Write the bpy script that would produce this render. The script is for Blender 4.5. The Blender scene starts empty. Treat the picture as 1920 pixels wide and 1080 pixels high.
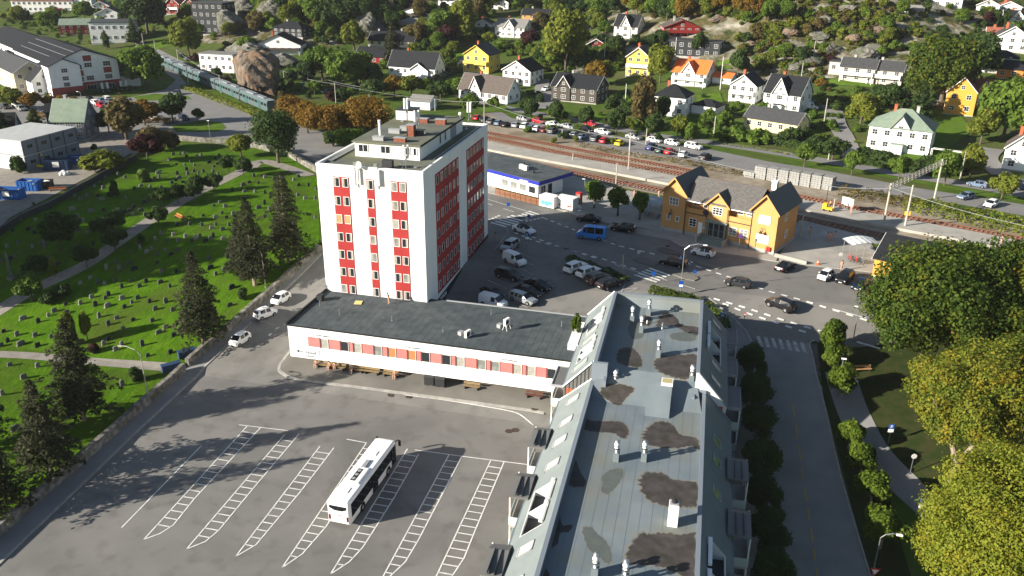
import bpy, bmesh, math, random
import numpy as np
from mathutils import Vector, Matrix
R = math.radians
sc = bpy.context.scene
COL = sc.collection

# ---------------------------------------------------------------- camera, sky, sun, exposure
H_CAM, FPX = 58.3, 1575.7
PITCH, ROLL, YAW = R(23.1405), R(-0.5775), R(-14.290)
def cam_rows():
    cr, sr, cp, sp = math.cos(ROLL), math.sin(ROLL), math.cos(PITCH), math.sin(PITCH)
    m = np.array([[cr, sr, 0], [-sr, cr, 0], [0, 0, 1]]) @ np.array([[1, 0, 0], [0, -sp, -cp], [0, cp, -sp]])
    c, s = math.cos(YAW), math.sin(YAW)
    return m @ np.array([[c, s, 0], [-s, c, 0], [0, 0, 1]]).T
CR = cam_rows()
cd = bpy.data.cameras.new('camera'); cam = bpy.data.objects.new('camera', cd); COL.objects.link(cam)
cd.sensor_width = 36; cd.lens = FPX / 1920 * 36; cd.clip_end = 5000; cd.clip_start = 1
mw = Matrix(((CR[0][0], -CR[1][0], -CR[2][0], 0), (CR[0][1], -CR[1][1], -CR[2][1], 0), (CR[0][2], -CR[1][2], -CR[2][2], H_CAM), (0, 0, 0, 1)))
cam.matrix_world = mw
sc.camera = cam
SUN_EL, SHADOW_AZ = R(19.6), R(56.0)            # elevation; direction the shadows fall, clockwise from +Y
w = bpy.data.worlds.new('World'); sc.world = w; w.use_nodes = True
nt = w.node_tree; sky = nt.nodes.new('ShaderNodeTexSky'); sky.sky_type = 'NISHITA'; sky.sun_disc = False
sky.sun_elevation = SUN_EL; sky.sun_rotation = SHADOW_AZ + math.pi; sky.air_density = 1.0; sky.dust_density = 0.6
bg = nt.nodes['Background']; nt.links.new(sky.outputs[0], bg.inputs[0]); bg.inputs[1].default_value = 0.05
sl = bpy.data.lights.new('sun', 'SUN'); sl.energy = 5.0; sl.angle = R(0.5); sl.color = (1, 0.915, 0.79)
so = bpy.data.objects.new('sun', sl); COL.objects.link(so)
sdir = Vector((math.sin(SHADOW_AZ) * math.cos(SUN_EL), math.cos(SHADOW_AZ) * math.cos(SUN_EL), -math.sin(SUN_EL)))
so.rotation_euler = sdir.to_track_quat('-Z', 'Y').to_euler(); so.location = (0, 0, 200)
sc.view_settings.view_transform = 'Standard'; sc.view_settings.look = 'None'
sc.view_settings.exposure = 1.4; sc.view_settings.gamma = 1
sc.render.engine = 'CYCLES'
sc.cycles.max_bounces = 5; sc.cycles.transparent_max_bounces = 6; sc.cycles.caustics_reflective = False; sc.cycles.caustics_refractive = False

# ---------------------------------------------------------------- the lie of the land
Y0, Y1, ZP = 90.0, 125.0, 6.4
RA = R(-27); RE = (math.cos(RA), math.sin(RA)); RN = (-math.sin(RA), math.cos(RA))   # along / across the railway
def hill(X, Y):
    X = np.asarray(X, float); Y = np.asarray(Y, float)
    p = X * RE[0] + Y * RE[1]; q = X * RN[0] + Y * RN[1]
    foot = np.interp(p, [-600, -420, -330, -250, -200, 0, 100], [130, 130, 165, 190, 205, 205, 202])
    d = q - foot
    z = np.interp(d, [0, 20, 60, 100, 135, 200, 400, 900], [0, 0.8, 3.6, 10.0, 14.0, 22, 60, 200])
    k = np.clip(d / 40, 0, 1); k = k * k * (3 - 2 * k)
    def gauss(cx, cy, s, h): return h * np.exp(-((X - cx) ** 2 + (Y - cy) ** 2) / (2 * s * s))
    z = z + k * (gauss(22, 385, 42, 26) + gauss(-195, 385, 34, 16) + gauss(60, 420, 50, 8))
    rough = np.sin(X * .21 + 1.3 * np.sin(Y * .13)) * np.cos(Y * .17 + X * .05) * 1.1 + .6 * np.sin(X * .5 + Y * .37) * np.sin(Y * .45 - X * .2)
    rk = gauss(22, 370, 42, 1) + gauss(-195, 380, 30, 1)
    return z + k * rough * np.clip(rk, 0, 1) * 1.6
def zt(X, Y):
    X = np.asarray(X, float); Y = np.asarray(Y, float)
    b = ZP * np.clip((Y - Y0) / (Y1 - Y0), 0, 1)
    return b + hill(X, Y) + dip(X, Y)
def dip(X, Y):
    """the street runs lower than the bus yard"""
    X = np.asarray(X, float); Y = np.asarray(Y, float); a = np.clip((X - 3.5) / 8, 0, 1); c = np.clip((104 - Y) / 26, 0, 1)
    return -2.2 * a * a * (3 - 2 * a) * c * c * (3 - 2 * c)
def ray(px, py):
    d = CR.T @ np.array([(px - 960) / FPX, (py - 540) / FPX, 1.0]); return d / math.hypot(d[0], d[1])
def at(px, py, z=None):
    """photo pixel -> point on the land (or on the level z)"""
    d = ray(px, py)
    if z is not None:
        t = (z - H_CAM) / d[2]; return Vector((d[0] * t, d[1] * t, z))
    ts = np.arange(30, 1500, 0.5); hs = H_CAM + d[2] * ts - zt(d[0] * ts, d[1] * ts)
    i = int(np.argmax(hs < 0)) if (hs < 0).any() else len(ts) - 1
    a, b = ts[max(i - 1, 0)], ts[i]
    for _ in range(20):
        m = .5 * (a + b)
        if H_CAM + d[2] * m - float(zt(d[0] * m, d[1] * m)) < 0: b = m
        else: a = m
    return Vector((d[0] * b, d[1] * b, float(zt(d[0] * b, d[1] * b))))
def mpp(p, py_is_vertical=True):
    """metres per photo pixel at point p (across the view)"""
    return float((CR @ (np.array(p) - np.array((0, 0, H_CAM))))[2]) / FPX
def span(px, base, top):
    """height in metres of something standing at pixel (px,base) whose top is at pixel row top"""
    p = at(px, base); D = math.hypot(p.x, p.y); return H_CAM + ray(px, top)[2] * D - p.z

# ---------------------------------------------------------------- materials
MATS = {}
def mat(name, c, c2=None, scale=1.0, rough=0.8, bump=0.0, bscale=None, metal=0.0, spec=0.14, world=False, contrast=(0.35, 0.65), detail=6, dist=0.0, c3=None, s3=0.1, c4=None, s4=1.0, stretch=None):
    if name in MATS: return MATS[name]
    m = bpy.data.materials.new(name); m.use_nodes = True; n = m.node_tree.nodes; l = m.node_tree.links
    b = n['Principled BSDF']; b.inputs['Roughness'].default_value = rough; b.inputs['Metallic'].default_value = metal
    b.inputs['Specular IOR Level'].default_value = spec; b.inputs['Base Color'].default_value = (*c, 1)
    m.diffuse_color = (*c, 1)
    co = None
    if c2 or bump or c3:
        co = n.new('ShaderNodeNewGeometry').outputs['Position'] if world else n.new('ShaderNodeTexCoord').outputs['Object']
        if stretch:
            mp = n.new('ShaderNodeMapping'); mp.inputs['Scale'].default_value = stretch; l.new(co, mp.inputs['Vector']); co = mp.outputs['Vector']
    def noise(s, d=detail, ds=dist):
        t = n.new('ShaderNodeTexNoise'); t.inputs['Scale'].default_value = s; t.inputs['Detail'].default_value = d; t.inputs['Distortion'].default_value = ds; l.new(co, t.inputs['Vector']); return t.outputs['Fac']
    def ramp(fac, lo, hi):
        r = n.new('ShaderNodeMapRange'); r.inputs['From Min'].default_value = lo; r.inputs['From Max'].default_value = hi; l.new(fac, r.inputs['Value']); return r.outputs['Result']
    col = None
    def mix(fac, a, bcol):
        x = n.new('ShaderNodeMix'); x.data_type = 'RGBA'; l.new(fac, x.inputs['Factor'])
        if isinstance(a, tuple): x.inputs['A'].default_value = (*a, 1)
        else: l.new(a, x.inputs['A'])
        x.inputs['B'].default_value = (*bcol, 1); return x.outputs['Result']
    if c2: col = mix(ramp(noise(scale), *contrast), c, c2)
    if c3: col = mix(ramp(noise(s3, 4), 0.45, 0.7), col or c, c3)
    if c4: col = mix(ramp(noise(s4, 5, 0.0), 0.52, 0.85), col or c, c4)
    if col: l.new(col, b.inputs['Base Color'])
    if bump:
        bp = n.new('ShaderNodeBump'); bp.inputs['Strength'].default_value = 1; bp.inputs['Distance'].default_value = bump
        l.new(noise(bscale or scale * 4), bp.inputs['Height']); l.new(bp.outputs['Normal'], b.inputs['Normal'])
    MATS[name] = m; return m
def leafmat(name, cols, trans=0.35, rough=0.6):
    """leaf clumps: every leaf takes one of the tree's own leaf colours"""
    if name in MATS: return MATS[name]
    m = bpy.data.materials.new(name); m.use_nodes = True; n = m.node_tree.nodes; l = m.node_tree.links
    b = n['Principled BSDF']; g = n.new('ShaderNodeNewGeometry'); r = n.new('ShaderNodeValToRGB')
    oi = n.new('ShaderNodeObjectInfo'); ad = n.new('ShaderNodeMath'); ad.operation = 'MULTIPLY_ADD'; ad.inputs[1].default_value = 0.5
    om = n.new('ShaderNodeMath'); om.operation = 'MULTIPLY'; om.inputs[1].default_value = 0.15; l.new(oi.outputs['Random'], om.inputs[0])
    nz = n.new('ShaderNodeTexNoise'); nz.inputs['Scale'].default_value = 0.42; nz.inputs['Detail'].default_value = 3; l.new(g.outputs['Position'], nz.inputs['Vector'])
    mr = n.new('ShaderNodeMapRange'); mr.inputs['From Min'].default_value = 0.35; mr.inputs['From Max'].default_value = 0.72; mr.inputs['To Max'].default_value = 0.42; l.new(nz.outputs['Fac'], mr.inputs['Value'])
    a2 = n.new('ShaderNodeMath'); a2.operation = 'ADD'; l.new(mr.outputs['Result'], a2.inputs[0])
    l.new(g.outputs['Random Per Island'], ad.inputs[0]); l.new(om.outputs[0], ad.inputs[2])
    el = r.color_ramp.elements
    while len(el) < len(cols): el.new(0.5)
    for i, c in enumerate(cols): el[i].position = i / max(1, len(cols) - 1); el[i].color = (*c, 1)
    l.new(ad.outputs[0], a2.inputs[1]); l.new(a2.outputs[0], r.inputs[0])
    l.new(r.outputs[0], b.inputs['Base Color']); b.inputs['Roughness'].default_value = rough; b.inputs['Specular IOR Level'].default_value = 0.10
    t = n.new('ShaderNodeBsdfTranslucent'); l.new(r.outputs[0], t.inputs['Color']); mx = n.new('ShaderNodeMixShader'); mx.inputs[0].default_value = trans
    l.new(b.outputs[0], mx.inputs[1]); l.new(t.outputs[0], mx.inputs[2]); l.new(mx.outputs[0], n['Material Output'].inputs[0])
    MATS[name] = m; return m

# ---------------------------------------------------------------- mesh building
class MB:
    def __init__(s): s.v = []; s.f = []; s.m = []; s.T = None
    def poly(s, pts, mi=0):
        i = len(s.v); s.v += [tuple(s.T @ Vector(p)) if s.T else tuple(p) for p in pts]; s.f.append(tuple(range(i, i + len(pts)))); s.m.append(mi); return s
    def mesh(s, vs, fs, mi=0):
        i = len(s.v); s.v += [tuple(s.T @ Vector(p)) if s.T else tuple(p) for p in vs]
        for k, f in enumerate(fs): s.f.append(tuple(i + j for j in f)); s.m.append(mi[k] if isinstance(mi, (list, tuple)) else mi)
        return s
    def box(s, x0, y0, z0, x1, y1, z1, mi=0, bottom=True):
        vs = [(x0, y0, z0), (x1, y0, z0), (x1, y1, z0), (x0, y1, z0), (x0, y0, z1), (x1, y0, z1), (x1, y1, z1), (x0, y1, z1)]
        fs = [(0, 1, 5, 4), (1, 2, 6, 5), (2, 3, 7, 6), (3, 0, 4, 7), (4, 5, 6, 7)] + ([(3, 2, 1, 0)] if bottom else [])
        return s.mesh(vs, fs, mi)
    def cbox(s, cx, cy, cz, sx, sy, sz, mi=0): return s.box(cx - sx / 2, cy - sy / 2, cz - sz / 2, cx + sx / 2, cy + sy / 2, cz + sz / 2, mi)
    def prism(s, pl, z0, z1, mi=0, top=None, cap=True):
        """pl: counter-clockwise outline; z0/z1 numbers or lists"""
        n = len(pl); a = z0 if isinstance(z0, (list, tuple)) else [z0] * n; b = z1 if isinstance(z1, (list, tuple)) else [z1] * n
        vs = [(x, y, a[i]) for i, (x, y) in enumerate(pl)] + [(x, y, b[i]) for i, (x, y) in enumerate(pl)]
        fs = [(i, (i + 1) % n, n + (i + 1) % n, n + i) for i in range(n)]; ms = [mi] * n
        if cap: fs += [tuple(range(n, 2 * n)), tuple(range(n - 1, -1, -1))]; ms += [mi if top is None else top, mi]
        return s.mesh(vs, fs, ms)
    def tube(s, p0, p1, r0, r1=None, n=8, mi=0, cap=True):
        p0, p1 = Vector(p0), Vector(p1); r1 = r0 if r1 is None else r1; d = (p1 - p0)
        if d.length < 1e-6: return s
        q = d.to_track_quat('Z', 'Y'); vs = []
        for p, r in ((p0, r0), (p1, r1)):
            for i in range(n):
                a = 2 * math.pi * i / n; vs.append(tuple(p + q @ Vector((math.cos(a) * r, math.sin(a) * r, 0))))
        fs = [(i, (i + 1) % n, n + (i + 1) % n, n + i) for i in range(n)]
        if cap: fs += [tuple(range(n - 1, -1, -1)), tuple(range(n, 2 * n))]
        return s.mesh(vs, fs, mi)
    def path(s, pts, r, n=6, mi=0):
        for a, b in zip(pts[:-1], pts[1:]): s.tube(a, b, r, r, n, mi)
        return s
    def lathe(s, prof, n=12, mi=0, c=(0, 0, 0)):
        vs = []; m = len(prof)
        for r, z in prof:
            for i in range(n):
                a = 2 * math.pi * i / n; vs.append((c[0] + r * math.cos(a), c[1] + r * math.sin(a), c[2] + z))
        fs = [(k * n + i, k * n + (i + 1) % n, (k + 1) * n + (i + 1) % n, (k + 1) * n + i) for k in range(m - 1) for i in range(n)]
        return s.mesh(vs, fs, mi)
    def data(s, name, mats):
        me = bpy.data.meshes.new(name); me.from_pydata(s.v, [], s.f)
        for x in (mats if isinstance(mats, (list, tuple)) else [mats]): me.materials.append(x)
        me.polygons.foreach_set('material_index', s.m); me.update(); return me
    def build(s, name, mats, parent=None, loc=None, rot=0, smooth=False, bevel=0):
        me = s.data(name, mats)
        if smooth: me.polygons.foreach_set('use_smooth', [True] * len(me.polygons))
        return link(name, me, parent, loc, rot, bevel)
def link(name, me, parent=None, loc=None, rot=0, bevel=0):
    o = bpy.data.objects.new(name, me); COL.objects.link(o)
    if parent: o.parent = parent
    if loc is not None: o.location = loc
    o.rotation_euler = (0, 0, rot)
    if bevel:
        b = o.modifiers.new('bevel', 'BEVEL'); b.width = bevel; b.segments = 2; b.limit_method = 'ANGLE'
    return o
def text(name, body, size, m, parent, loc, rot, ext=.012, shear=0.0, align='LEFT', spacing=1.0):
    cu = bpy.data.curves.new(name, 'FONT'); cu.body = body; cu.size = size; cu.extrude = ext; cu.shear = shear; cu.align_x = align; cu.space_line = spacing
    o = bpy.data.objects.new(name, cu); COL.objects.link(o); dg = bpy.context.evaluated_depsgraph_get()
    me = bpy.data.meshes.new_from_object(o.evaluated_get(dg)); bpy.data.objects.remove(o); bpy.data.curves.remove(cu)
    me.materials.clear(); me.materials.append(m)
    q = link(name, me, parent, loc); q.rotation_euler = rot; return q
def tag(o, label=None, cat=None, group=None, kind=None):
    if label: o['label'] = label
    if cat: o['category'] = cat
    if group: o['group'] = group
    if kind: o['kind'] = kind
    return o
def thing(name, label, cat, loc=(0, 0, 0), rot=0, group=None):
    o = bpy.data.objects.new(name, None); COL.objects.link(o); o.empty_display_size = .3
    o.location = loc; o.rotation_euler = (0, 0, rot); return tag(o, label, cat, group)
def copy_tree(o, parent=None):
    c = o.copy(); COL.objects.link(c); c.parent = parent
    for ch in o.children: copy_tree(ch, c)
    return c
def dup(o, loc, rot=0, label=None, scale=None, group=None):
    c = copy_tree(o); c.location = loc; c.rotation_euler = (0, 0, rot)
    if label: c['label'] = label
    if group: c['group'] = group
    if scale: c.scale = scale if isinstance(scale, tuple) else (scale,) * 3
    return c
def park(o):
    """take a finished prototype out of the scene: only its copies stay"""
    for ch in list(o.children): park(ch)
    bpy.data.objects.remove(o)

# ---------------------------------------------------------------- sheets that lie on the land
GRID = 5.0
def drape(name, outlines, m, off, kind='structure', thick=0.0, world=False, grid=None):
    """flat areas (photo-pixel outlines, or world x,y when world) laid on the land; thick adds a kerb face"""
    bm = bmesh.new(); hilly = False
    for ol in outlines:
        pts = [(p[0], p[1]) for p in ol] if world else [tuple(at(*p)[:2]) for p in ol]
        vs = [bm.verts.new((x, y, 0)) for x, y in pts]
        try: fc = bm.faces.new(vs)
        except ValueError: continue
        if any(abs(float(hill(x, y) + dip(x, y))) > .02 for x, y in pts): hilly = True
    bmesh.ops.triangulate(bm, faces=bm.faces[:])
    xs = [v.co.x for v in bm.verts]; ys = [v.co.y for v in bm.verts]
    cuts = [((0, c, 0), (0, 1, 0)) for c in (Y0, Y1) if min(ys) < c < max(ys)]
    if hilly:
        g = grid or GRID
        cuts += [((0, k * g, 0), (0, 1, 0)) for k in range(int(min(ys) // g), int(max(ys) // g) + 1)]
        cuts += [((k * g, 0, 0), (1, 0, 0)) for k in range(int(min(xs) // g), int(max(xs) // g) + 1)]
    for co, no in cuts:
        bmesh.ops.bisect_plane(bm, geom=bm.verts[:] + bm.edges[:] + bm.faces[:], plane_co=co, plane_no=no, dist=1e-4)
    X = np.array([v.co.x for v in bm.verts]); Y = np.array([v.co.y for v in bm.verts]); Z = zt(X, Y)
    for v, z in zip(bm.verts, Z): v.co.z = float(z) + off
    bm.normal_update()
    for f in bm.faces:
        if f.normal.z < 0: f.normal_flip()
    if thick:
        ed = [e for e in bm.edges if e.is_boundary]
        r = bmesh.ops.extrude_edge_only(bm, edges=ed)
        for v in r['geom']:
            if isinstance(v, bmesh.types.BMVert): v.co.z -= thick
    me = bpy.data.meshes.new(name); bm.to_mesh(me); bm.free(); me.materials.append(m)
    o = link(name, me); tag(o, kind=kind); return o
def ribbon(pts, width, world=False):
    """centre line (pixels) -> outline of a band of that width in metres"""
    P = [Vector((p[0], p[1])) for p in pts] if world else [Vector(at(*p)[:2]) for p in pts]
    L, Rr = [], []
    for i, p in enumerate(P):
        d = (P[min(i + 1, len(P) - 1)] - P[max(i - 1, 0)]).normalized(); nrm = Vector((-d.y, d.x)) * width / 2
        L.append(p + nrm); Rr.append(p - nrm)
    return [tuple(x) for x in L] + [tuple(x) for x in reversed(Rr)]
def ribbons(pts, width, world=False):
    """the same band as separate quads, safe for bends"""
    P = [Vector((p[0], p[1])) for p in pts] if world else [Vector(at(*p)[:2]) for p in pts]
    L, Rr = [], []
    for i, p in enumerate(P):
        d = (P[min(i + 1, len(P) - 1)] - P[max(i - 1, 0)]).normalized(); nrm = Vector((-d.y, d.x)) * width / 2
        L.append(p + nrm); Rr.append(p - nrm)
    return [[tuple(L[i]), tuple(Rr[i]), tuple(Rr[i + 1]), tuple(L[i + 1])] for i in range(len(P) - 1)]
def smooth_line(pts, n=6):
    """Catmull-Rom through pixel points"""
    out = []
    P = [pts[0]] + list(pts) + [pts[-1]]
    for i in range(1, len(P) - 2):
        p0, p1, p2, p3 = (np.array(P[k], float) for k in (i - 1, i, i + 1, i + 2))
        for k in range(n):
            t = k / n; out.append(tuple(.5 * (2 * p1 + (p2 - p0) * t + (2 * p0 - 5 * p1 + 4 * p2 - p3) * t * t + (3 * p1 - p0 - 3 * p2 + p3) * t ** 3)))
    out.append(tuple(pts[-1])); return out
# ---------------------------------------------------------------- ground, roads, paint
M_GRASS = mat('meadow_grass', (.048, .088, .012), (.075, .115, .022), .35, .9, .05, 6, spec=.02, world=True, c3=(.075, .075, .03), s3=.06)
M_SCRUB = mat('hill_scrub', (.040, .078, .012), (.075, .105, .024), .3, .95, .25, 1.2, spec=.02, world=True, c3=(.075, .075, .035), s3=.11)
M_ROCKY = mat('rocky_scrub', (.04, .05, .016), (.10, .085, .04), .22, .95, .6, .7, spec=.02, world=True, c3=(.30, .28, .24), s3=.16)
M_LAWN = mat('churchyard_lawn', (.040, .100, .004), (.075, .150, .008), .9, .9, .12, 3, spec=.02, world=True, c3=(.055, .085, .012), s3=.22, contrast=(.3, .7), stretch=(1, .45, 1))
M_LAWN2 = mat('garden_lawn', (.060, .115, .012), (.085, .14, .02), .4, .9, .05, 5, spec=.02, world=True)
M_PARK = mat('park_grass', (.022, .036, .010), (.04, .042, .016), .8, .95, .05, 5, spec=.02, world=True)  # darker than other grass: tree and block shade put into the colour
M_ASPH = mat('asphalt_old', (0.158, 0.154, 0.145), (0.198, 0.193, 0.181), .11, .85, .012, 9, world=True, c3=(0.128, 0.1248, 0.12), s3=.05, contrast=(.3, .7), dist=1.2, c4=(.105, .10, .092), s4=.45)
M_ASPH2 = mat('asphalt_plaza', (0.1634, 0.1565, 0.1462), (0.1978, 0.1909, 0.1772), .15, .85, .012, 9, world=True, c3=(0.1376, 0.1342, 0.129), s3=.08, c4=(.11, .106, .10), s4=.6)
M_ASPH3 = mat('asphalt_street', (0.187, 0.187, 0.1848), (0.2255, 0.2233, 0.22), .3, .85, .012, 9, world=True)
M_FAR = mat('asphalt_far', (.17, .168, .165), (.20, .195, .19), .2, .85, world=True)
M_PAVE = mat('pavement', (0.14, 0.133, 0.119), (0.175, 0.1666, 0.147), .4, .85, .01, 8, world=True, c3=(0.112, 0.1085, 0.098), s3=.2)
M_FORE = mat('forecourt_paving', (.30, .288, .262), (.36, .345, .31), .35, .85, .01, 8, world=True, c3=(.25, .24, .22), s3=.15)
M_KERB = mat('kerb_stone', (.24, .235, .22), (.33, .32, .295), 1.2, .85, world=True)
M_PATH = mat('path_gravel', (.20, .185, .165), (.26, .24, .21), .8, .9, .01, 8, world=True)
M_BALL = mat('ballast', (.15, .095, .065), (.24, .17, .12), 2.2, .95, .08, 5, world=True)
M_BALL2 = mat('ballast_dark', (.10, .08, .065), (.17, .14, .115), 2.2, .95, .08, 5, world=True)
M_GRAV = mat('yard_gravel', (.22, .185, .14), (.30, .26, .20), .5, .95, .03, 5, world=True, c3=(.13, .105, .06), s3=.1)
M_PLAT = mat('platform', (.28, .265, .235), (.35, .335, .30), .4, .85, world=True)
M_PAINT = mat('road_paint', (.72, .72, .69), (.55, .55, .52), 1.5, .7, world=True)
M_PAINTW = mat('road_paint_worn', (.50, .50, .48), (.28, .275, .26), 1.8, .8, world=True)
M_YEL = mat('road_paint_yellow', (.55, .33, .05), (.38, .25, .06), 1.5, .8, world=True)
M_TERR = mat('stone_edging', (.3, .28, .25), (.2, .19, .17), 2, .9, world=True)

def make_ground():
    xs = np.concatenate([np.arange(-885, -5, GRID), np.arange(-5, 45, 1.25), np.arange(45, 486, GRID)]); ys = np.concatenate([np.arange(-50, 30, GRID), np.arange(30, 125, 1.25), np.arange(125, 986, GRID)]); nx, ny = len(xs), len(ys)
    X, Y = np.meshgrid(xs, ys); Z = zt(X, Y)
    vs = np.stack([X, Y, Z], -1).reshape(-1, 3); me = bpy.data.meshes.new('ground')
    idx = np.arange(nx * ny).reshape(ny, nx)
    fs = np.stack([idx[:-1, :-1], idx[:-1, 1:], idx[1:, 1:], idx[1:, :-1]], -1).reshape(-1, 4)
    me.from_pydata(vs.tolist(), [], fs.tolist())
    for m in (M_GRASS, M_SCRUB, M_ROCKY): me.materials.append(m)
    cx = vs[fs].mean(1); h = hill(cx[:, 0], cx[:, 1])
    g = np.exp(-((cx[:, 0] - 22) ** 2 + (cx[:, 1] - 370) ** 2) / (2 * 46 ** 2)) + np.exp(-((cx[:, 0] + 195) ** 2 + (cx[:, 1] - 385) ** 2) / (2 * 36 ** 2))
    mi = np.where(h > 1.5, 1, 0); mi = np.where((g > .25) & (h > 3), 2, mi)
    me.polygons.foreach_set('material_index', mi.astype(np.int32)); me.polygons.foreach_set('use_smooth', [True] * len(fs))
    o = link('ground', me); tag(o, kind='structure')
make_ground()
drape('plaza_asphalt', [[(-60, 1110), (-60, 1075), (345, 700), (388, 660), (606, 466), (640, 400), (640, 330), (592, 318), (545, 290), (480, 255), (420, 240), (500, 225), (640, 255), (915, 330),
    (1050, 370), (1110, 410), (1240, 440), (1470, 485), (1640, 505), (1720, 560), (1720, 640), (1640, 655), (1535, 640), (1530, 700), (1640, 1120), (1640, 1300), (300, 1300)]], M_ASPH, .03, grid=2.5)
drape('station_road_asphalt', [[(905, 360), (1060, 372), (1140, 432), (1250, 456), (1275, 468), (1390, 482), (1530, 510), (1700, 545), (1720, 650), (1560, 640), (1420, 640), (1340, 575), (1230, 545), (1060, 545), (830, 548), (880, 470)]], M_ASPH2, .045)
drape('street', [[(1395, 640), (1532, 645), (1545, 760), (1580, 900), (1640, 1120), (1430, 1120), (1420, 900)]], M_ASPH3, .10, grid=2.5)
drape('left_road_asphalt', [[(600, 300), (540, 285), (480, 270), (425, 262), (330, 262), (250, 290), (170, 250), (-30, 262), (-30, 190), (60, 195), (200, 200), (235, 185), (310, 168), (330, 150), (300, 128), (318, 118), (352, 160), (420, 185), (520, 222), (640, 262), (640, 300)]], M_FAR, .05)
drape('side_parking_asphalt', [[(250, 95), (270, 80), (350, 118), (385, 140), (330, 135), (300, 118)], [(10, 160), (60, 175), (330, 190), (345, 238), (300, 232), (200, 215), (0, 240), (-20, 200)], [(238, 40), (255, 40), (275, 85), (255, 95)]], M_FAR, .07)
drape('yard_gravel_left', [[(-40, 450), (0, 425), (170, 330), (250, 285), (300, 265), (220, 240), (100, 260), (-40, 300)]], M_PATH, .065)
drape('churchyard_lawn', [[(-60, 1060), (345, 692), (600, 462), (596, 335), (545, 296), (490, 280), (330, 268), (255, 302), (180, 345), (0, 445), (-80, 490)]], M_LAWN, .04)
drape('churchyard_path', ribbons(smooth_line([(-30, 600), (60, 545), (160, 497), (230, 448), (300, 402), (370, 362), (430, 333), (485, 303)]), 3.0, ) and ribbons(smooth_line([(-30, 600), (60, 545), (160, 497), (230, 448), (300, 402), (370, 362), (430, 333), (485, 303)]), 3.0), M_PATH, .07, world=True)
drape('churchyard_side_path', ribbons(smooth_line([(-30, 664), (60, 668), (200, 681), (320, 690), (352, 692)]), 2.0) + ribbons(smooth_line([(470, 315), (490, 303), (530, 312), (580, 330)]), 3.2), M_PATH, .085, world=True)
drape('wing_pavement', [[(547, 655), (524, 688), (531, 702), (556, 712), (620, 721), (700, 731), (960, 766), (1045, 779), (1045, 735), (600, 680)]], M_PAVE, .15, thick=.13)
drape('wing_kerb', ribbons(smooth_line([(552, 650), (524, 688), (531, 702), (556, 712), (620, 721), (700, 731), (960, 766), (1020, 776)], 4), .42), M_KERB, .165, world=True, thick=.1)
drape('left_pavement', [[(-60, 1110), (0, 1057), (257, 810), (385, 687), (480, 597), (560, 520), (606, 474), (606, 466), (388, 655), (345, 697), (-60, 1065)]], M_ASPH3, .12, thick=.1)
drape('left_kerb', ribbons([(-60, 1110), (0, 1057), (257, 810), (385, 687), (480, 597), (560, 520), (606, 474)], .3), M_KERB, .135, world=True, thick=.12)
drape('station_forecourt', [[(915, 338), (1075, 330), (1150, 352), (1240, 372), (1240, 436), (1110, 414), (1085, 406), (1040, 392), (915, 362)], [(1455, 490), (1500, 412), (1625, 445), (1660, 500), (1640, 512), (1530, 500)],
    [(1240, 436), (1240, 425), (1460, 478), (1460, 492), (1385, 480), (1330, 472), (1275, 462), (1255, 450), (1135, 428), (1150, 418)]], M_FORE, .13, thick=.1)
drape('street_pavement', [[(1340, 575), (1385, 610), (1415, 650), (1425, 700), (1425, 900), (1435, 1120), (1370, 1120), (1365, 640)]], M_ASPH3, .14, thick=.1)
drape('street_kerb', ribbons(smooth_line([(1330, 560), (1368, 592), (1398, 622), (1413, 652)], 5), .3), M_KERB, .16, world=True, thick=.12)
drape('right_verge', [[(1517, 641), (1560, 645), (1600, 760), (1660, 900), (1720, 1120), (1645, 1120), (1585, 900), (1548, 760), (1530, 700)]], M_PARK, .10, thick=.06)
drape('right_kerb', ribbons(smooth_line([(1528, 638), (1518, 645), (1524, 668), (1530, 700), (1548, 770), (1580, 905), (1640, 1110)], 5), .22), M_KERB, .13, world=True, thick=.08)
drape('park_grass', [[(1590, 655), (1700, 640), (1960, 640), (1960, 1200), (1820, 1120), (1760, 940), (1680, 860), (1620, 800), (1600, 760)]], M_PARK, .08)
drape('park_footpath', ribbons(smooth_line([(1575, 700), (1600, 775), (1640, 850), (1700, 915), (1760, 970), (1840, 1060)]), 4.0), M_ASPH3, .115, world=True)
drape('gravel_yard', [[(905, 208), (960, 237), (1060, 262), (1185, 285), (1300, 302), (1440, 326), (1570, 352), (1750, 392), (1960, 440), (1960, 520), (1600, 445), (1240, 366), (1080, 336), (905, 292)]], M_GRAV, .03)
drape('rear_car_park', [[(905, 188), (960, 222), (1080, 240), (1190, 262), (1310, 276), (1440, 303), (1552, 321), (1715, 352), (1960, 390), (1960, 412), (1790, 382), (1570, 352), (1440, 326), (1300, 302), (1185, 285), (1060, 262), (960, 237), (905, 208)]], M_FAR, .05)
drape('rear_road', ribbons(smooth_line([(860, 178), (960, 205), (1060, 222), (1200, 250), (1320, 266), (1440, 284), (1522, 298), (1600, 311), (1690, 327), (1790, 343), (1980, 375)]), 5.0), M_FAR, .06, world=True)
drape('island_platform', ribbons(smooth_line([(900, 272), (960, 285), (1110, 312), (1235, 336), (1380, 364), (1515, 390), (1590, 406), (1690, 424), (1815, 447), (1960, 476)]), 6.5), M_PLAT, .55, world=True, thick=.55)
drape('track_bed', ribbons(smooth_line([(880, 252), (960, 268), (1085, 294), (1260, 324), (1347, 341), (1435, 358), (1505, 371), (1600, 390), (1690, 407), (1815, 431), (1960, 458)]), 4.2), M_BALL, .10, world=True, thick=.1)
drape('near_track_bed', ribbons(smooth_line([(900, 288), (960, 301), (1080, 326), (1160, 342), (1235, 357), (1380, 386), (1497, 410), (1565, 425), (1640, 441), (1760, 466), (1960, 508)]), 4.6), M_BALL2, .12, world=True, thick=.1)
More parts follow.
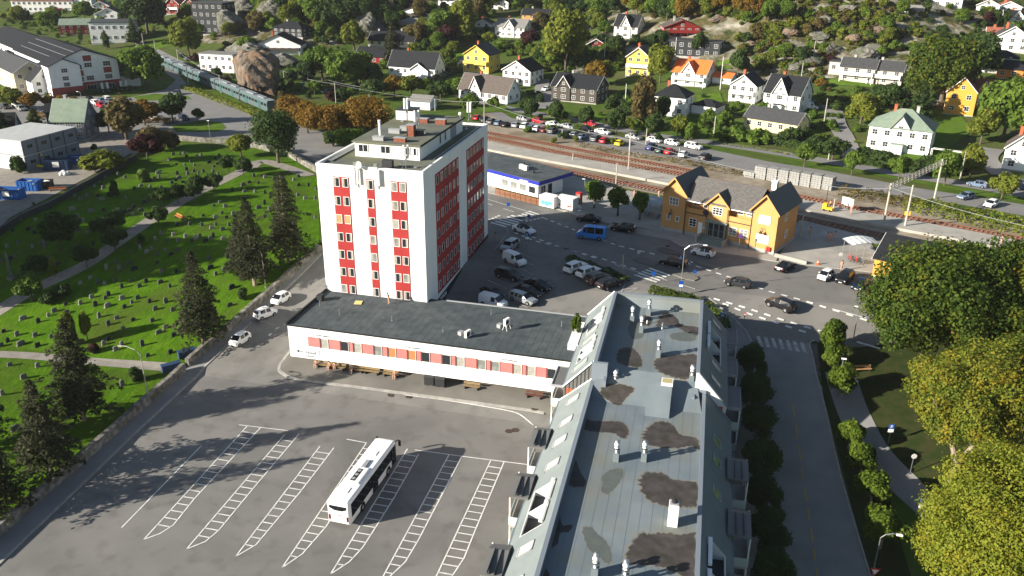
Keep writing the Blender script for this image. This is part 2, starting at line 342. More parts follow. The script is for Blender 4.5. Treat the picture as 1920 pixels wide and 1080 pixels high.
# little hillside lanes and the gardens' lawns
drape('hill_lane', ribbons(smooth_line([(712, 0), (716, 30), (722, 58), (740, 75)]), 6) + ribbons(smooth_line([(1010, 175), (1020, 150), (1012, 205)]), 4) + ribbons(smooth_line([(1600, 300), (1585, 262), (1570, 235), (1560, 205), (1530, 195), (1480, 190)]), 5)
      + ribbons(smooth_line([(790, 168), (830, 142), (852, 122), (880, 105)]), 4) + ribbons(smooth_line([(1880, 330), (1850, 300), (1862, 280)]), 5) + ribbons(smooth_line([(1050, 215), (1035, 195), (1020, 170)]), 4), M_FAR, .25, world=True, grid=2.5)
drape('garden_lawns', [[(835, 95), (870, 88), (875, 112), (840, 116)], [(1120, 50), (1150, 48), (1150, 62), (1120, 60)], [(1345, 118), (1368, 112), (1372, 130), (1345, 130)], [(1305, 180), (1350, 175), (1360, 200), (1310, 200)], [(1740, 220), (1800, 215), (1825, 245), (1760, 290), (1735, 300)],
     [(1310, 240), (1370, 238), (1420, 255), (1340, 262)], [(1545, 210), (1600, 250), (1580, 260), (1545, 235)], [(1690, 290), (1800, 285), (1820, 310), (1720, 305)], [(940, 195), (960, 210), (905, 212), (890, 200)], [(1080, 215), (1130, 212), (1200, 232), (1160, 240)], [(1370, 195), (1440, 215), (1420, 222), (1370, 212)], [(1550, 150), (1640, 156), (1640, 166), (1560, 160)]], M_LAWN2, .2, grid=2.5)
drape('verge_grass', [[(1310, 272), (1440, 292), (1600, 322), (1800, 358), (1960, 386), (1960, 380), (1800, 352), (1600, 318), (1440, 290)], [(250, 182), (290, 176), (350, 180), (360, 186), (260, 190)], [(322, 236), (380, 226), (415, 230), (425, 240), (410, 247), (330, 248)],
     [(340, 165), (420, 190), (490, 222), (520, 222), (440, 186), (352, 160)], [(1620, 505), (1645, 492), (1660, 500), (1650, 512)], [(250, 90), (300, 75), (330, 80), (290, 95)]], M_LAWN2, .09)

# ---- painted markings
class Paint:
    def __init__(s, m, name): s.q = []; s.m = m; s.name = name
    def strip(s, pts, wd, world=False): s.q += ribbons(pts, wd, world); return s
    def quad(s, pts): s.q.append([tuple(at(*p)[:2]) for p in pts]); return s
    def dashes(s, pts, dash, gap, wd):
        P = [Vector(at(*p)[:2]) for p in pts]; t = 0.0; L = [0.0]
        for a, b in zip(P[:-1], P[1:]): L.append(L[-1] + (b - a).length)
        def pos(d):
            for i in range(len(P) - 1):
                if d <= L[i + 1]: return P[i].lerp(P[i + 1], (d - L[i]) / (L[i + 1] - L[i]))
            return P[-1]
        while t + dash < L[-1]:
            s.q += ribbons([tuple(pos(t)), tuple(pos(t + dash))], wd, True); t += dash + gap
        return s
    def zebra(s, a, b, c, d, n, fill=.5):
        """zebra crossing with corners a,b (one side) and d,c (other side); n bars run from side ab to side dc"""
        A, B, C, D = (Vector(at(*p)[:2]) for p in (a, b, c, d))
        for i in range(n):
            t0, t1 = (i) / (n - 1 + fill), (i + fill) / (n - 1 + fill)
            s.q.append([tuple(A.lerp(B, t0)), tuple(A.lerp(B, t1)), tuple(D.lerp(C, t1)), tuple(D.lerp(C, t0))])
        return s
    def ladder(s, left, right, top=True, step=1.22):
        Lf = [Vector(at(*p)[:2]) for p in left]; Rt = [Vector(at(*p)[:2]) for p in right]
        s.q += ribbons([tuple(p) for p in Lf], .14, True) + ribbons([tuple(p) for p in Rt], .14, True)
        d = (Lf[-1] - Lf[0]); n = int(d.length / step); ex = Vector((1, 0.02))
        for i in range(1, n):
            p = Lf[0] + d * (i * step / d.length); best = None
            for a, b in zip(Rt[:-1], Rt[1:]):
                e = b - a; den = ex.x * e.y - ex.y * e.x
                if abs(den) < 1e-6: continue
                u = ((a.x - p.x) * e.y - (a.y - p.y) * e.x) / den; v = ((a.x - p.x) * ex.y - (a.y - p.y) * ex.x) / den
                if 0 <= v <= 1 and u > .15: best = u
            if best: s.q += ribbons([tuple(p), tuple(p + ex * best)], .14, True)
    def done(s, off): return drape(s.name, s.q, s.m, off, world=True)
pt = Paint(M_PAINT, 'bay_markings')
pt.strip([(378, 836), (228, 990)], .14)
pt.ladder([(463, 800), (270, 1012)], [(488, 803), (365, 935), (325, 985), (300, 1001), (270, 1012)])
pt.ladder([(534, 815), (350, 1030)], [(561, 814), (480, 910), (410, 995), (385, 1016), (350, 1030)])
pt.ladder([(600, 837), (442, 1044)], [(626, 840), (596, 880), (562, 924), (480, 1022), (442, 1044)])
pt.ladder([(687, 831), (529, 1065)], [(706, 836), (612, 987), (567, 1039), (529, 1065)])
pt.ladder([(764, 842), (620, 1077)], [(785, 852), (740, 932), (707, 985), (680, 1027), (655, 1054), (620, 1077)])
pt.ladder([(842, 853), (705, 1106)], [(866, 856), (850, 887), (785, 1012), (760, 1054), (705, 1106)])
pt.ladder([(920, 864), (795, 1130)], [(945, 867), (892, 992), (870, 1047), (840, 1092), (795, 1130)])
pt.strip([(650, 824), (688, 831)], .14).strip([(448, 797), (540, 808)], .12).strip([(778, 844), (866, 856), (992, 872)], .14)
pt.strip(smooth_line([(760, 741), (830, 750), (905, 762), (950, 770), (975, 778), (1000, 798)]), .14)
pt.done(.05)
pr = Paint(M_PAINT, 'road_markings')
pr.dashes([(965, 437), (1000, 452), (1060, 467), (1131, 487), (1210, 512)], 1.0, 1.0, .42)
pr.dashes([(983, 440), (1047, 463), (1110, 483), (1128, 489)], 1.0, 1.0, .42)
pr.dashes([(1020, 410), (1090, 437), (1160, 462), (1245, 482)], 1.0, 1.0, .42)
pr.dashes([(1305, 500), (1365, 520), (1440, 547), (1510, 566), (1600, 594), (1680, 620)], 1.0, 1.0, .42)
pr.dashes([(1338, 561), (1400, 579), (1470, 602), (1520, 617), (1600, 640)], 1.0, 1.0, .42)
pr.dashes([(1355, 570), (1405, 590), (1445, 603), (1500, 621), (1525, 628)], 1.0, 1.0, .42)
pr.dashes([(985, 416), (1000, 413), (1022, 408)], .6, .35, .55)
pr.dashes([(905, 418), (940, 404)], .6, .35, .55)
pr.zebra((919, 419), (960, 404), (990, 412), (948, 427), 6)
pr.zebra((963, 408), (993, 396), (1012, 403), (985, 412), 5)
pr.zebra((1188, 517), (1219, 503), (1257, 517), (1230, 531), 5)
pr.zebra((1285, 490), (1296, 484), (1305, 490), (1292, 498), 3)
pr.strip([(906, 372), (985, 396), (1010, 404)], .15).dashes([(905, 380), (985, 405)], 3, 3, .15)
pr.strip([(1152, 497), (1210, 516)], .13).dashes([(1222, 518), (1345, 560)], 3, 2, .13)
pr.strip([(1560, 580), (1625, 598)], .15).strip([(1606, 642), (1650, 655)], .4)
pr.done(.12)
pw = Paint(M_PAINTW, 'worn_markings')
pw.zebra((1418, 631), (1506, 643), (1513, 663), (1424, 650), 7)
for a, b in (((941, 490), (1000, 517)), ((924, 514), (983, 540)), ((958, 470), (1005, 488)), ((914, 526), (950, 543)), ((950, 560), (990, 578)), ((985, 493), (1005, 500)), ((962, 530), (982, 523)), ((1053, 512), (1064, 493)), ((1072, 519), (1084, 515)), ((1093, 528), (1104, 524)), ((1138, 546), (1171, 533)), ((1165, 548), (1171, 535)), ((1180, 548), (1197, 541)), ((1152, 545), (1197, 541)), ((927, 470), (953, 437)), ((953, 437), (951, 430)), ((951, 430), (935, 423))):
    pw.strip([a, b], .11)
for k in range(16): pw.strip([(1215 + k * 22, 286 + k * 4.4), (1226 + k * 22, 280 + k * 4.4)], .12)
for k in range(12): pw.strip([(1590 + k * 23, 357 + k * 4.9), (1600 + k * 23, 347 + k * 4.9)], .12)
pw.done(.125)
py_ = Paint(M_YEL, 'yellow_centre_line')
py_.dashes([(1486, 760), (1493, 805), (1503, 880), (1514, 950), (1524, 1020), (1536, 1110)], 2.3, 1.0, .13); drape('yellow_centre_line', py_.q, M_YEL, .14, world=True, grid=2.5)
for ol in ([(1232, 466), (1245, 465), (1275, 475), (1272, 480), (1238, 474)], [(1187, 487), (1193, 482), (1235, 496), (1225, 501), (1193, 492)], [(1238, 494), (1250, 496), (1307, 520), (1310, 524), (1302, 528), (1285, 525), (1227, 503)], [(1293, 482), (1308, 490), (1350, 500), (1352, 504), (1345, 506), (1315, 498), (1290, 489)]):
    drape('traffic_island', [ol], M_PAVE, .2, thick=.14)
# ---------------------------------------------------------------- windows and walls
M_WHITE = mat('white_paint', (.78, .78, .76), (.72, .72, .70), .6, .7)
M_FRAME = mat('frame_white', (.74, .73, .70), rough=.5)
M_GLASS = mat('window_glass', (.02, .024, .028), rough=.08, spec=.7)
M_GLASS2 = mat('window_glass_pale', (.12, .135, .13), (.24, .245, .22), .9, .25, spec=.6)
M_CURT = mat('curtain', (.34, .335, .30), (.25, .24, .21), 3, .9)
M_CURTO = mat('curtain_ochre', (.42, .26, .12), rough=.9)
M_BLACK = mat('black_trim', (.018, .018, .02), rough=.6)
M_RED = mat('tower_red', (.29, .030, .030), (.325, .037, .035), .5, .75)
M_REDP = mat('wing_red', (.42, .15, .14), (.47, .18, .165), .5, .8)
M_BRICK = mat('brick', (.32, .085, .04), (.40, .12, .06), 6, .9, .01, 20)
M_TWHITE = mat('tower_render', (.74, .75, .73), (.64, .65, .63), .55, .8, c3=(.68, .69, .67), s3=.3, contrast=(.5, .85), stretch=(1, 1, .1))
M_FELT = mat('roof_felt', (.060, .074, .080), (.085, .099, .104), .3, .9, .01, 8, c3=(.05, .06, .064), s3=.7)
M_FELTG = mat('roof_felt_green', (.10, .11, .105), (.15, .155, .11), .25, .9, .01, 8, c3=(.12, .125, .07), s3=.18)
M_METAL = mat('galvanised', (.42, .44, .45), rough=.35, metal=.8)
M_GREYP = mat('grey_paint', (.28, .29, .30), rough=.6)
M_DARKM = mat('dark_metal', (.05, .052, .055), rough=.5, metal=.4)
M_CONC = mat('concrete', (.30, .29, .27), (.38, .37, .34), .8, .9)
M_WOOD = mat('bench_wood', (.32, .19, .08), (.42, .26, .12), 2, .8, stretch=(1, 8, 8))
WINC = {}
def win_mesh(w, h, nx=2, ny=1, fr=.07, glass=M_GLASS, frame=M_FRAME, d=.06):
    """one window: frame, bars and panes; stands in the plane y=0 looking to -y, centred"""
    key = (round(w, 2), round(h, 2), nx, ny, fr, glass.name, frame.name)
    if key in WINC: return WINC[key]
    b = MB()
    b.box(-w / 2, -d, -h / 2, -w / 2 + fr, 0, h / 2, 0); b.box(w / 2 - fr, -d, -h / 2, w / 2, 0, h / 2, 0)
    b.box(-w / 2 + fr, -d, -h / 2, w / 2 - fr, 0, -h / 2 + fr, 0); b.box(-w / 2 + fr, -d, h / 2 - fr, w / 2 - fr, 0, h / 2, 0)
    for i in range(1, nx):
        x = -w / 2 + w * i / nx; b.box(x - fr * .35, -d * .9, -h / 2 + fr, x + fr * .35, 0, h / 2 - fr, 0)
    for j in range(1, ny):
        z = -h / 2 + h * j / ny; b.box(-w / 2 + fr, -d * .8, z - fr * .3, w / 2 - fr, 0, z + fr * .3, 0)
    b.poly([(-w / 2 + fr, -d * .4, -h / 2 + fr), (w / 2 - fr, -d * .4, -h / 2 + fr), (w / 2 - fr, -d * .4, h / 2 - fr), (-w / 2 + fr, -d * .4, h / 2 - fr)], 1)
    me = b.data('window', [frame, glass]); WINC[key] = me; return me
def window(parent, x, y, z, ang, w, h, nx=2, ny=1, glass=M_GLASS, frame=M_FRAME, fr=.07, name='window'):
    """ang: direction the window looks, degrees, 0 = -y"""
    return link(name, win_mesh(w, h, nx, ny, fr, glass, frame), parent, (x, y, z), R(ang))
rnd = random.Random(7)

# ---------------------------------------------------------------- the tower
TX0, TX1, TY0, TY1, TZ = -56.45, -40.2, 107.0, 139.5, 27.2
def tower():
    t = thing('tower_block', 'white eight storey tower block with red window bands and rooftop penthouse', 'building', (TX0, TY0, 0))
    W, D = TX1 - TX0, TY1 - TY0
    b = MB(); b.prism([(0, 0), (W, 0), (W, D), (0, D)], 0.0, TZ - .35, 0, cap=False)
    b.poly([(0, 0, TZ - .35), (W, 0, TZ - .35), (W, D, TZ - .35), (0, D, TZ - .35)], 1)
    b.build('wall', [M_TWHITE, M_FELTG], t)
    p = MB()                                             # parapet, metal capped
    for (x0, y0, x1, y1) in ((-.05, -.05, W + .05, .3), (-.05, D - .3, W + .05, D + .05), (-.05, .3, .3, D - .3), (W - .3, .3, W + .05, D - .3)): p.box(x0, y0, TZ - .36, x1, y1, TZ, 0)
    p.build('parapet', [M_TWHITE], t)
    # the front: three red columns of seven storeys
    RZ = 7.3; st = (TZ - 1.75 - RZ) / 6.55
    cols = [(2.45, 5.35, 2), (7.75, 9.3, 1), (12.65, 15.5, 2)] if False else [(2.5, 5.0, 2), (7.65, 8.85, 1), (11.35, 13.75, 2)]
    top = TZ - 1.75
    for x0, x1, n in cols:
        b = MB(); b.box(x0, -.04, RZ - .15, x1, 0, top, 0); b.build('red_panel', [M_RED], t)
        for k in range(7):
            z1 = top - .1 - k * st
            for j in range(n):
                ww = .92; cx = (x0 + x1) / 2 if n == 1 else (x0 + .58 if j == 0 else x1 - .58)
                g = rnd.choice([M_GLASS, M_GLASS, M_GLASS, M_GLASS, M_GLASS2, M_GLASS, M_CURT])
                if k == 2 and x0 < 5: g = M_CURTO
                o = window(t, cx, -.05, z1 - .7, 0, ww, 1.35, 1, 1, g, M_FRAME, .06)
                if g in (M_GLASS, M_GLASS2):
                    c = MB(); s = rnd.choice((-1, 1)); c.box(-.12 + s * .25, -.032, -.6, .12 + s * .25, -.027, .6); c.build('curtain', [M_CURT], o)
    # the right side: two deep red fields of eight storeys
    many = MB(); cnt = 0; st2 = 2.78
    for fi, (y0, y1) in enumerate(((4.9, 15.9), (20.1, 30.0))):
        zt_, zb = TZ - (1.75 if fi == 0 else 1.75), 6.6
        b = MB(); b.box(W, y0, zb, W + .05, y1, zt_, 0); b.build('red_panel', [M_RED], t)
        for k in range(7 if fi == 0 else 7):
            for j in range(6):
                yc = y0 + .7 + j * (y1 - y0 - 1.2) / 5 * .98 + .1; zc = zt_ - .95 - k * st2; g = rnd.choice([M_GLASS, M_GLASS, M_GLASS, M_GLASS2])
                if zc < zb + .6: continue
                cnt += 1
                if cnt <= 65 : window(t, W + .06, yc, zc, 90, .95, 1.4, 1, 1, g, M_FRAME, .03)
                else:
                    me = win_mesh(.95, 1.4, 1, 1, .03); T = Matrix.Translation((W + .06, yc, zc)) @ Matrix.Rotation(R(90), 4, 'Z')
                    many.T = T; many.mesh([tuple(v.co) for v in me.vertices], [tuple(q.vertices) for q in me.polygons], [q.material_index for q in me.polygons])
    if many.v: tag(many.build('window_rows', [M_FRAME, M_GLASS], t), kind='stuff')
    b = MB()                                             # black shop front along the base
    b.prism([(W, .2), (W + .12, .2), (W + .12, D - .1), (W, D - .1)], 2, [5.6, 5.6, 7.0, 7.0], 0); b.build('shop_front', [M_BLACK], t)
    for y, s, c, txt in ((7.0, .95, M_WHITE, 'RIMOR'), (19.2, .85, mat('sign_yellow', (.75, .42, .03)), 'PIZZA GRILL'), (25.6, .9, mat('sign_orange', (.8, .3, .03)), 'KEBAB')):
        text('sign_lettering', txt, s, c, t, (W + .15, y, 5.1 if y < 10 else 5.75), (R(90), 0, R(90)), .02, 0, 'CENTER')
    # penthouse
    PX0, PX1, PY0, PY1, PZ = -53.3 - TX0, -43.1 - TX0, 113.6 - TY0, 134.4 - TY0, 29.2
    b = MB(); b.box(PX0, PY0, TZ - .4, PX1, PY1, PZ - .2, 0); ph = b.build('penthouse', [M_TWHITE], t)
    b = MB(); b.box(PX0 - .35, PY0 - .35, PZ - .2, PX1 + .3, PY1 + .3, PZ, 0); b.box(PX1 + .3, PY0 - .35, PZ - .28, PX1 + .36, PY1 + .3, PZ + .03, 1); b.build('roof', [M_FELTG, M_BLACK], ph)
    for x, w_ in ((1.35, 1.6), (4.9, 1.6), (8.4, .8), (9.5, .6)): window(ph, PX0 + x, PY0 - .02, PZ - 1.05, 0, w_, 1.2, 2 if w_ > 1 else 1, 1, M_GLASS, M_FRAME, .1)
    for y in (9.2, 11.6): window(ph, PX1 + .02, PY0 + y, PZ - 1.15, 90, .7, 1.5, 1, 1)
    b = MB(); b.box(PX1, PY0 + 14.3, TZ - .4, PX1 + .04, PY0 + 17.2, PZ - .3, 0); b.build('doorway', [M_GREYP], ph)
    M_RUST = mat('rusty_brick', (.17, .06, .04), (.23, .09, .06), 3, .9)
    for x, y, sx, sy, h, m in ((3.4, 1.2, 1.7, .8, .55, M_GREYP), (6.8, 1.2, 1.8, .8, .6, M_RUST), (3.9, 6.3, 1.8, .8, .6, M_GREYP), (5.0, 8.6, 2.0, .8, .6, M_GREYP), (7.0, 5.3, 1.1, 1.1, 1.7, M_RUST), (8.0, 6.0, 1.2, .8, .8, M_DARKM), (5.4, 14.6, 1.9, .9, .7, M_RUST), (8.6, 14.4, 1.7, .9, .8, M_RUST)):
        b = MB(); b.box(PX0 + x - sx / 2, PY0 + y - sy / 2, PZ, PX0 + x + sx / 2, PY0 + y + sy / 2, PZ + h, 0); b.box(PX0 + x - sx / 2 - .06, PY0 + y - sy / 2 - .06, PZ + h, PX0 + x + sx / 2 + .06, PY0 + y + sy / 2 + .06, PZ + h + .08, 1)
        b.build('chimney', [m, M_GREYP], ph)
    b = MB(); b.box(PX0 + .3, PY1 - 5, PZ, PX0 + 3.4, PY1 - 2, PZ + 1.5, 0); b.box(PX0 + .2, PY1 - 5.1, PZ + 1.5, PX0 + 3.5, PY1 - 1.9, PZ + 1.62, 1); b.build('lift_housing', [M_WHITE, M_DARKM], ph)
    b = MB(); b.tube((PX0 + 3.1, PY0 + 2.6, PZ), (PX0 + 3.0, PY0 + 2.6, PZ + 2.7), .22, .22, 10, 0); b.build('flue_pipe', [M_WHITE], ph, smooth=False)
    # roof-edge railing pipes
    b = MB()
    for k in range(3): b.tube((.7 + k * .25, 2.5, TZ - .2), (.7 + k * .25, 22, TZ - .2), .05, .05, 6, 0)
    b.tube((W - .9, 1.5, TZ - .1), (W - .9, D - 2, TZ - .1), .05, .05, 6, 0); b.build('cable_run', [M_METAL], t)
    b = MB(); b.box(9.7, 1.1, TZ - .35, 11.2, 1.9, TZ + .85, 0); b.build('vent_box', [M_DARKM], t)
    return t
tower()
def antenna(x, y, z, n, lab, tall=2.6, spread=1.4, gr='antenna masts on the tower roof'):
    a = thing('antenna_mast', lab, 'antenna', (x, y, z), 0, gr); b = MB()
    b.tube((0, 0, 0), (0, 0, tall), .05, .05, 8)
    for k in range(3):
        an = k * 2.1 + .4; b.tube((math.cos(an) * spread, math.sin(an) * spread, .08), (0, 0, tall * .45), .035, .035, 6)
        b.cbox(math.cos(an) * spread, math.sin(an) * spread, .1, .5, .35, .2)
    b.build('mast', [M_METAL], a)
    for k in range(n):
        an = -1.9 + k * (3.8 / max(1, n)); d = MB(); d.cbox(math.cos(an) * .38, math.sin(an) * .38, tall - .55, .22, .26, 1.7); d.build('panel_antenna', [M_WHITE], a)
    d = MB(); d.cbox(.2, .2, tall * .5, .3, .25, .45); d.build('radio_unit', [M_GREYP], a)
    return a
antenna(TX0 + 12.9, TY0 + 2.2, TZ - .35, 2, 'tripod antenna mast with two panels in front of the penthouse windows', 3.1)
antenna(TX0 + 10.4, TY0 + 13.5, 29.2, 2, 'two panel antenna mast on the penthouse roof, left of the white globe', 3.3)
antenna(TX0 + 5.3, TY0 + 22.3, 29.2, 3, 'antenna mast with three panels beside the white lift housing', 3.3)
antenna(TX0 + 13.8, TY0 + 29.6, TZ - .35, 3, 'antenna mast with three panels at the far right corner of the tower roof', 4.2, 1.2)
def facade_antenna(x, lab, two):
    a = thing('panel_antenna_set', lab, 'antenna', (x, TY0, TZ - 2), 0, 'antennas on the tower front'); b = MB()
    for dx in (-.4, .4) if two else (0, .5): b.cbox(dx, -.35, .7, .28, .16, 2.4)
    b.build('panel_antenna', [M_WHITE], a); b = MB(); b.tube((0, -.25, -.9), (0, -.25, 2.6), .05, .05, 6); b.tube((.3, -.1, -1.2), (.3, -.1, 2), .03, .03, 6); b.cbox(.1, -.2, 2.4, .5, .3, .5); b.build('bracket', [M_METAL], a)
facade_antenna(TX0 + 6.1, 'panel antennas bracketed to the tower front under the white dish', True)
facade_antenna(TX0 + 9.2, 'panel antennas on the tower front between the dish and the black box', False)
d = thing('satellite_dish', 'small round white dish on the front parapet of the tower', 'dish', (TX0 + 6.8, TY0 - .1, TZ)); b = MB()
b.T = Matrix.Translation((0, -.3, .35)) @ Matrix.Rotation(R(80), 4, 'X'); b.lathe([(0, 0), (.3, .06), (.5, .18)], 14, 0); b.build('reflector', [M_WHITE], d); b = MB(); b.tube((0, 0, -.6), (0, -.25, .35), .05, .05, 6); b.build('bracket', [M_METAL], d)
d = thing('roof_globe', 'white globe vent on a short pipe at the right end of the penthouse roof', 'vent', (TX0 + 13.1, TY0 + 27.0, 29.2)); b = MB(); b.lathe([(.0, 0), (.1, 0), (.1, .3), (.28, .4), (.34, .6), (.25, .82), (0, .9)], 12); b.build('cowl', [M_WHITE], d, smooth=True)

# ---------------------------------------------------------------- the low wing (bus terminal)
WX0, WX1, WY0, WY1, WZ = -56.35, -15.6, 94.6, 108.4, 7.3
def wing():
    t = thing('terminal_building', 'long low white building with a pink window band at the foot of the tower', 'building', (WX0, WY0, 0))
    L, D = WX1 - WX0, WY1 - WY0; zb = 2.35
    ext = [(0, 0), (L, 0), (L, D), (TX1 - WX0 + .01, D), (TX1 - WX0 + .01, TY0 - WY0 - .01), (0, TY0 - WY0 - .01)]
    b = MB(); b.prism(ext, zb, WZ - .1, 0); b.build('wall', [M_WHITE], t)
    b = MB(); b.prism([(x + (.0 if x else -.02), y - (.03 if y == 0 else 0)) for x, y in ext], WZ - .1, WZ, 0); b.box(-.06, -.07, WZ - .16, L, -.03, WZ + .06, 1); b.box(-.25, -.06, WZ - .05, 0.05, TY0 - WY0, WZ + .3, 1); b.box(L - 22, D - .2, WZ, L, D + .05, WZ + .12, 2)
    rf = b.build('roof', [M_FELT, M_BLACK, M_GREYP], t)
    sm = MB()
    for k in range(38): sm.box(1 + k * 1.04, .2, WZ + .004, 1.03 + k * 1.04, 12.2, WZ + .012)
    sm.build('felt_seam', [mat('felt_seam', (.072, .084, .088), rough=.9)], rf)
    b = MB(); b.box(1.6, 1.9, -.2, L - .3, 7, zb, 0); b.build('brick_base', [M_BRICK], t)
    b = MB(); b.box(1.5, 7, -.2, L - .3, D - .6, zb + .0, 0); b.build('plinth', [M_CONC], t)
    x0, x1 = 2.95, L - .6; zs0, zs1 = 4.35, 5.85
    b = MB(); b.box(x0, -.03, zs0, x1, 0, zs1, 0); b.build('pink_band', [M_REDP], t)
    xw = [(577, 600), ]                                   # windows along the band, at their places in the photograph
    for pxl, kind in ((609.5, 2), (647, 0), (671, 2), (709, 1), (735, 3), (772, 3), (798, 0), (837, 0), (863, 2), (903, 1), (929, 1), (971, 2), (997, 2), (1036, 0)):
        d = ray(pxl, 650); tt = (WY0) / d[1]; x = d[0] * tt - WX0
        g = (M_GLASS, M_GLASS2, M_CURT, mat('orange_board', (.45, .17, .07), rough=.8))[kind]
        o = window(t, x, -.04, (zs0 + zs1) / 2, 0, 1.15, zs1 - zs0 + .02, 1, 1, g, M_FRAME, .05)
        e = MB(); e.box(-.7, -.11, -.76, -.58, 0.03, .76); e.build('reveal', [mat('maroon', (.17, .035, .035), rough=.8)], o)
    # signs and wall lamps
    s = thing('wall_sign', 'grey lettered sign with an arrow on the white wall by the corner', 'sign', (WX0 + 1.5, WY0 - .06, 2.9)); 
    M_SIGN = mat('sign_panel', (.62, .66, .67), rough=.5); b = MB(); b.box(.85, .0, -.35, 3.05, .05, .95); b.build('panel', [M_SIGN], s)
    for txt, sz, x, z in (('Hotell', .62, .95, .25), ('Velkommen', .32, .95, -.2)):
        text('lettering', txt, sz, M_DARKM, s, (x, -.012, z), (R(90), 0, 0), .008, .2)
    b = MB(); b.box(-.2, -.01, .42, .55, .02, .52); b.poly([(-.45, -.012, .47), (-.1, -.012, .2), (-.1, -.012, .32), (-.25, -.012, .47), (-.1, -.012, .62), (-.1, -.012, .74)]); b.build('arrow', [M_DARKM], s)
    return t
wing()
def flood(pxl, lab):
    d = ray(pxl, 625); x = d[0] * WY0 / d[1]
    t = thing('wall_floodlight', lab, 'lamp', (x, WY0, WZ - .75), 0, 'floodlights along the white wing'); b = MB(); b.tube((0, 0, .7), (0, -.3, .9), .03, .03, 5); b.tube((0, -.3, .9), (0, -.6, .1), .03, .03, 5); b.build('arm', [M_GREYP], t)
    b = MB(); b.T = Matrix.Translation((0, -.65, .05)) @ Matrix.Rotation(R(-35), 4, 'X'); b.cbox(0, 0, 0, .75, .5, .14); b.build('lamp_head', [M_GREYP], t)
for p, l in ((600, 'floodlight at the left end of the white wing roof edge'), (766, 'floodlight in the middle of the white wing roof edge'), (948, 'floodlight near the right end of the white wing roof edge')): flood(p, l)
def on_roof(px, py, z=WZ): return at(px, py, z)
def hvac(px, py, lab, legs):
    p = on_roof(px, py); t = thing('heat_pump', lab, 'heat pump', p, R(70), 'heat pumps on the wing roof'); z = .75 if legs else .05; b = MB()
    b.box(-.55, -.2, z, .55, .2, z + .95); b.build('casing', [M_WHITE], t, bevel=.03); b = MB(); b.T = Matrix.Translation((-.12, -.21, z + .47)) @ Matrix.Rotation(R(90), 4, 'X'); b.lathe([(0, .02), (.33, .02), (.36, 0)], 16); b.build('fan_grille', [M_DARKM], t)
    if legs:
        b = MB()
        for x in (-.45, .45):
            for y in (-.3, .3): b.tube((x, y * 1.3, 0), (x, y * .4, z), .04, .04, 5)
        b.build('stand', [M_WHITE], t)
    b = MB(); b.box(-.3, .9, 0, .35, 1.5, .55); b.build('junction_box', [M_GREYP], t)
hvac(877, 632, 'white heat pump low on the wing roof, nearer the front edge', False); hvac(950, 618, 'white heat pump on a tall stand towards the back of the wing roof', True)
for i, (px, py) in enumerate(((637, 590), (735, 602), (831, 622), (921, 590), (1053, 612), (600, 573))):
    t = thing('vent_pipe', 'thin grey vent pipe on the wing roof', 'vent', on_roof(px, py), 0, 'thin vent pipes on the wing roof'); b = MB(); b.tube((0, 0, 0), (0, 0, .8), .06, .06, 8); b.lathe([(.13, .0), (.13, .05), (.06, .07)], 10); b.build('pipe', [M_METAL], t)
t = thing('roof_hatch_board', 'pale yellow board lying on the wing roof in front of the tower', 'board', on_roof(672, 568), R(12)); b = MB(); b.box(-.55, -.6, .02, .55, .6, .1); b.box(-.5, -.05, .1, .5, .05, .14); b.build('board', [mat('yellow_board', (.6, .48, .2), rough=.8)], t)
t = thing('roof_box', 'dark roof box by the back left corner of the wing roof', 'box', on_roof(601, 563), 0); b = MB(); b.box(-.4, -.4, 0, .4, .5, .8); b.box(-.45, -.45, .8, .45, .55, .88); b.build('casing', [M_DARKM], t)
# ---------------------------------------------------------------- the near apartment block with the flat-topped mansard
M_MANS = mat('mansard_membrane', (.145, .172, .175), (.17, .198, .20), .5, .6, spec=.2)
M_FLAT = mat('flat_roof_membrane', (.125, .158, .18), (.175, .205, .218), .22, .6, .004, 6, spec=.2, c3=(.16, .168, .145), s3=.16, detail=8)
M_CAP = mat('parapet_cap', (.17, .20, .235), rough=.5, spec=.4)
M_SEAM = mat('standing_seam', (.145, .145, .142), (.17, .17, .165), .4, .55, metal=.2)
M_PLAST = mat('block_render', (.62, .64, .64), (.68, .69, .68), .5, .8)
M_STAIN = mat('ponding_stain', (.046, .040, .038), (.078, .068, .065), 1.1, .55, c3=(.035, .034, .026), s3=.7, contrast=(.3, .7))
M_STAIN2 = mat('ponding_stain_green', (.085, .10, .098), (.10, .115, .105), 1.2, .6)
M_RIM = mat('ponding_rim', (.165, .165, .14), (.195, .19, .165), .8, .7)
M_GLASSG = mat('balcony_glass', (.42, .52, .50), rough=.15, spec=.6)
M_SKYG = mat('skylight_glass', (.30, .36, .33), (.50, .53, .46), .9, .12, spec=.8)
M_SKYD = mat('skylight_glass_dim', (.12, .17, .11), (.28, .33, .14), 1.6, .12, spec=.8)
def curve_closed(pts, n=4):
    P = [np.array(p, float) for p in pts]; k = len(P); out = []
    for i in range(k):
        p0, p1, p2, p3 = P[i - 1], P[i], P[(i + 1) % k], P[(i + 2) % k]
        for j in range(n):
            t = j / n; out.append(tuple(.5 * (2 * p1 + (p2 - p0) * t + (2 * p0 - 5 * p1 + 4 * p2 - p3) * t * t + (3 * p1 - p0 - 3 * p2 + p3) * t ** 3)))
    return out
M_MID = mat('ponding_edge', (.098, .098, .090), (.125, .125, .112), .8, .6)
BO, BTH = Vector((-12.05, 86.6, 0)), R(1.6)
BM = Matrix.Translation(BO) @ Matrix.Rotation(BTH, 4, 'Z'); BMI = BM.inverted()
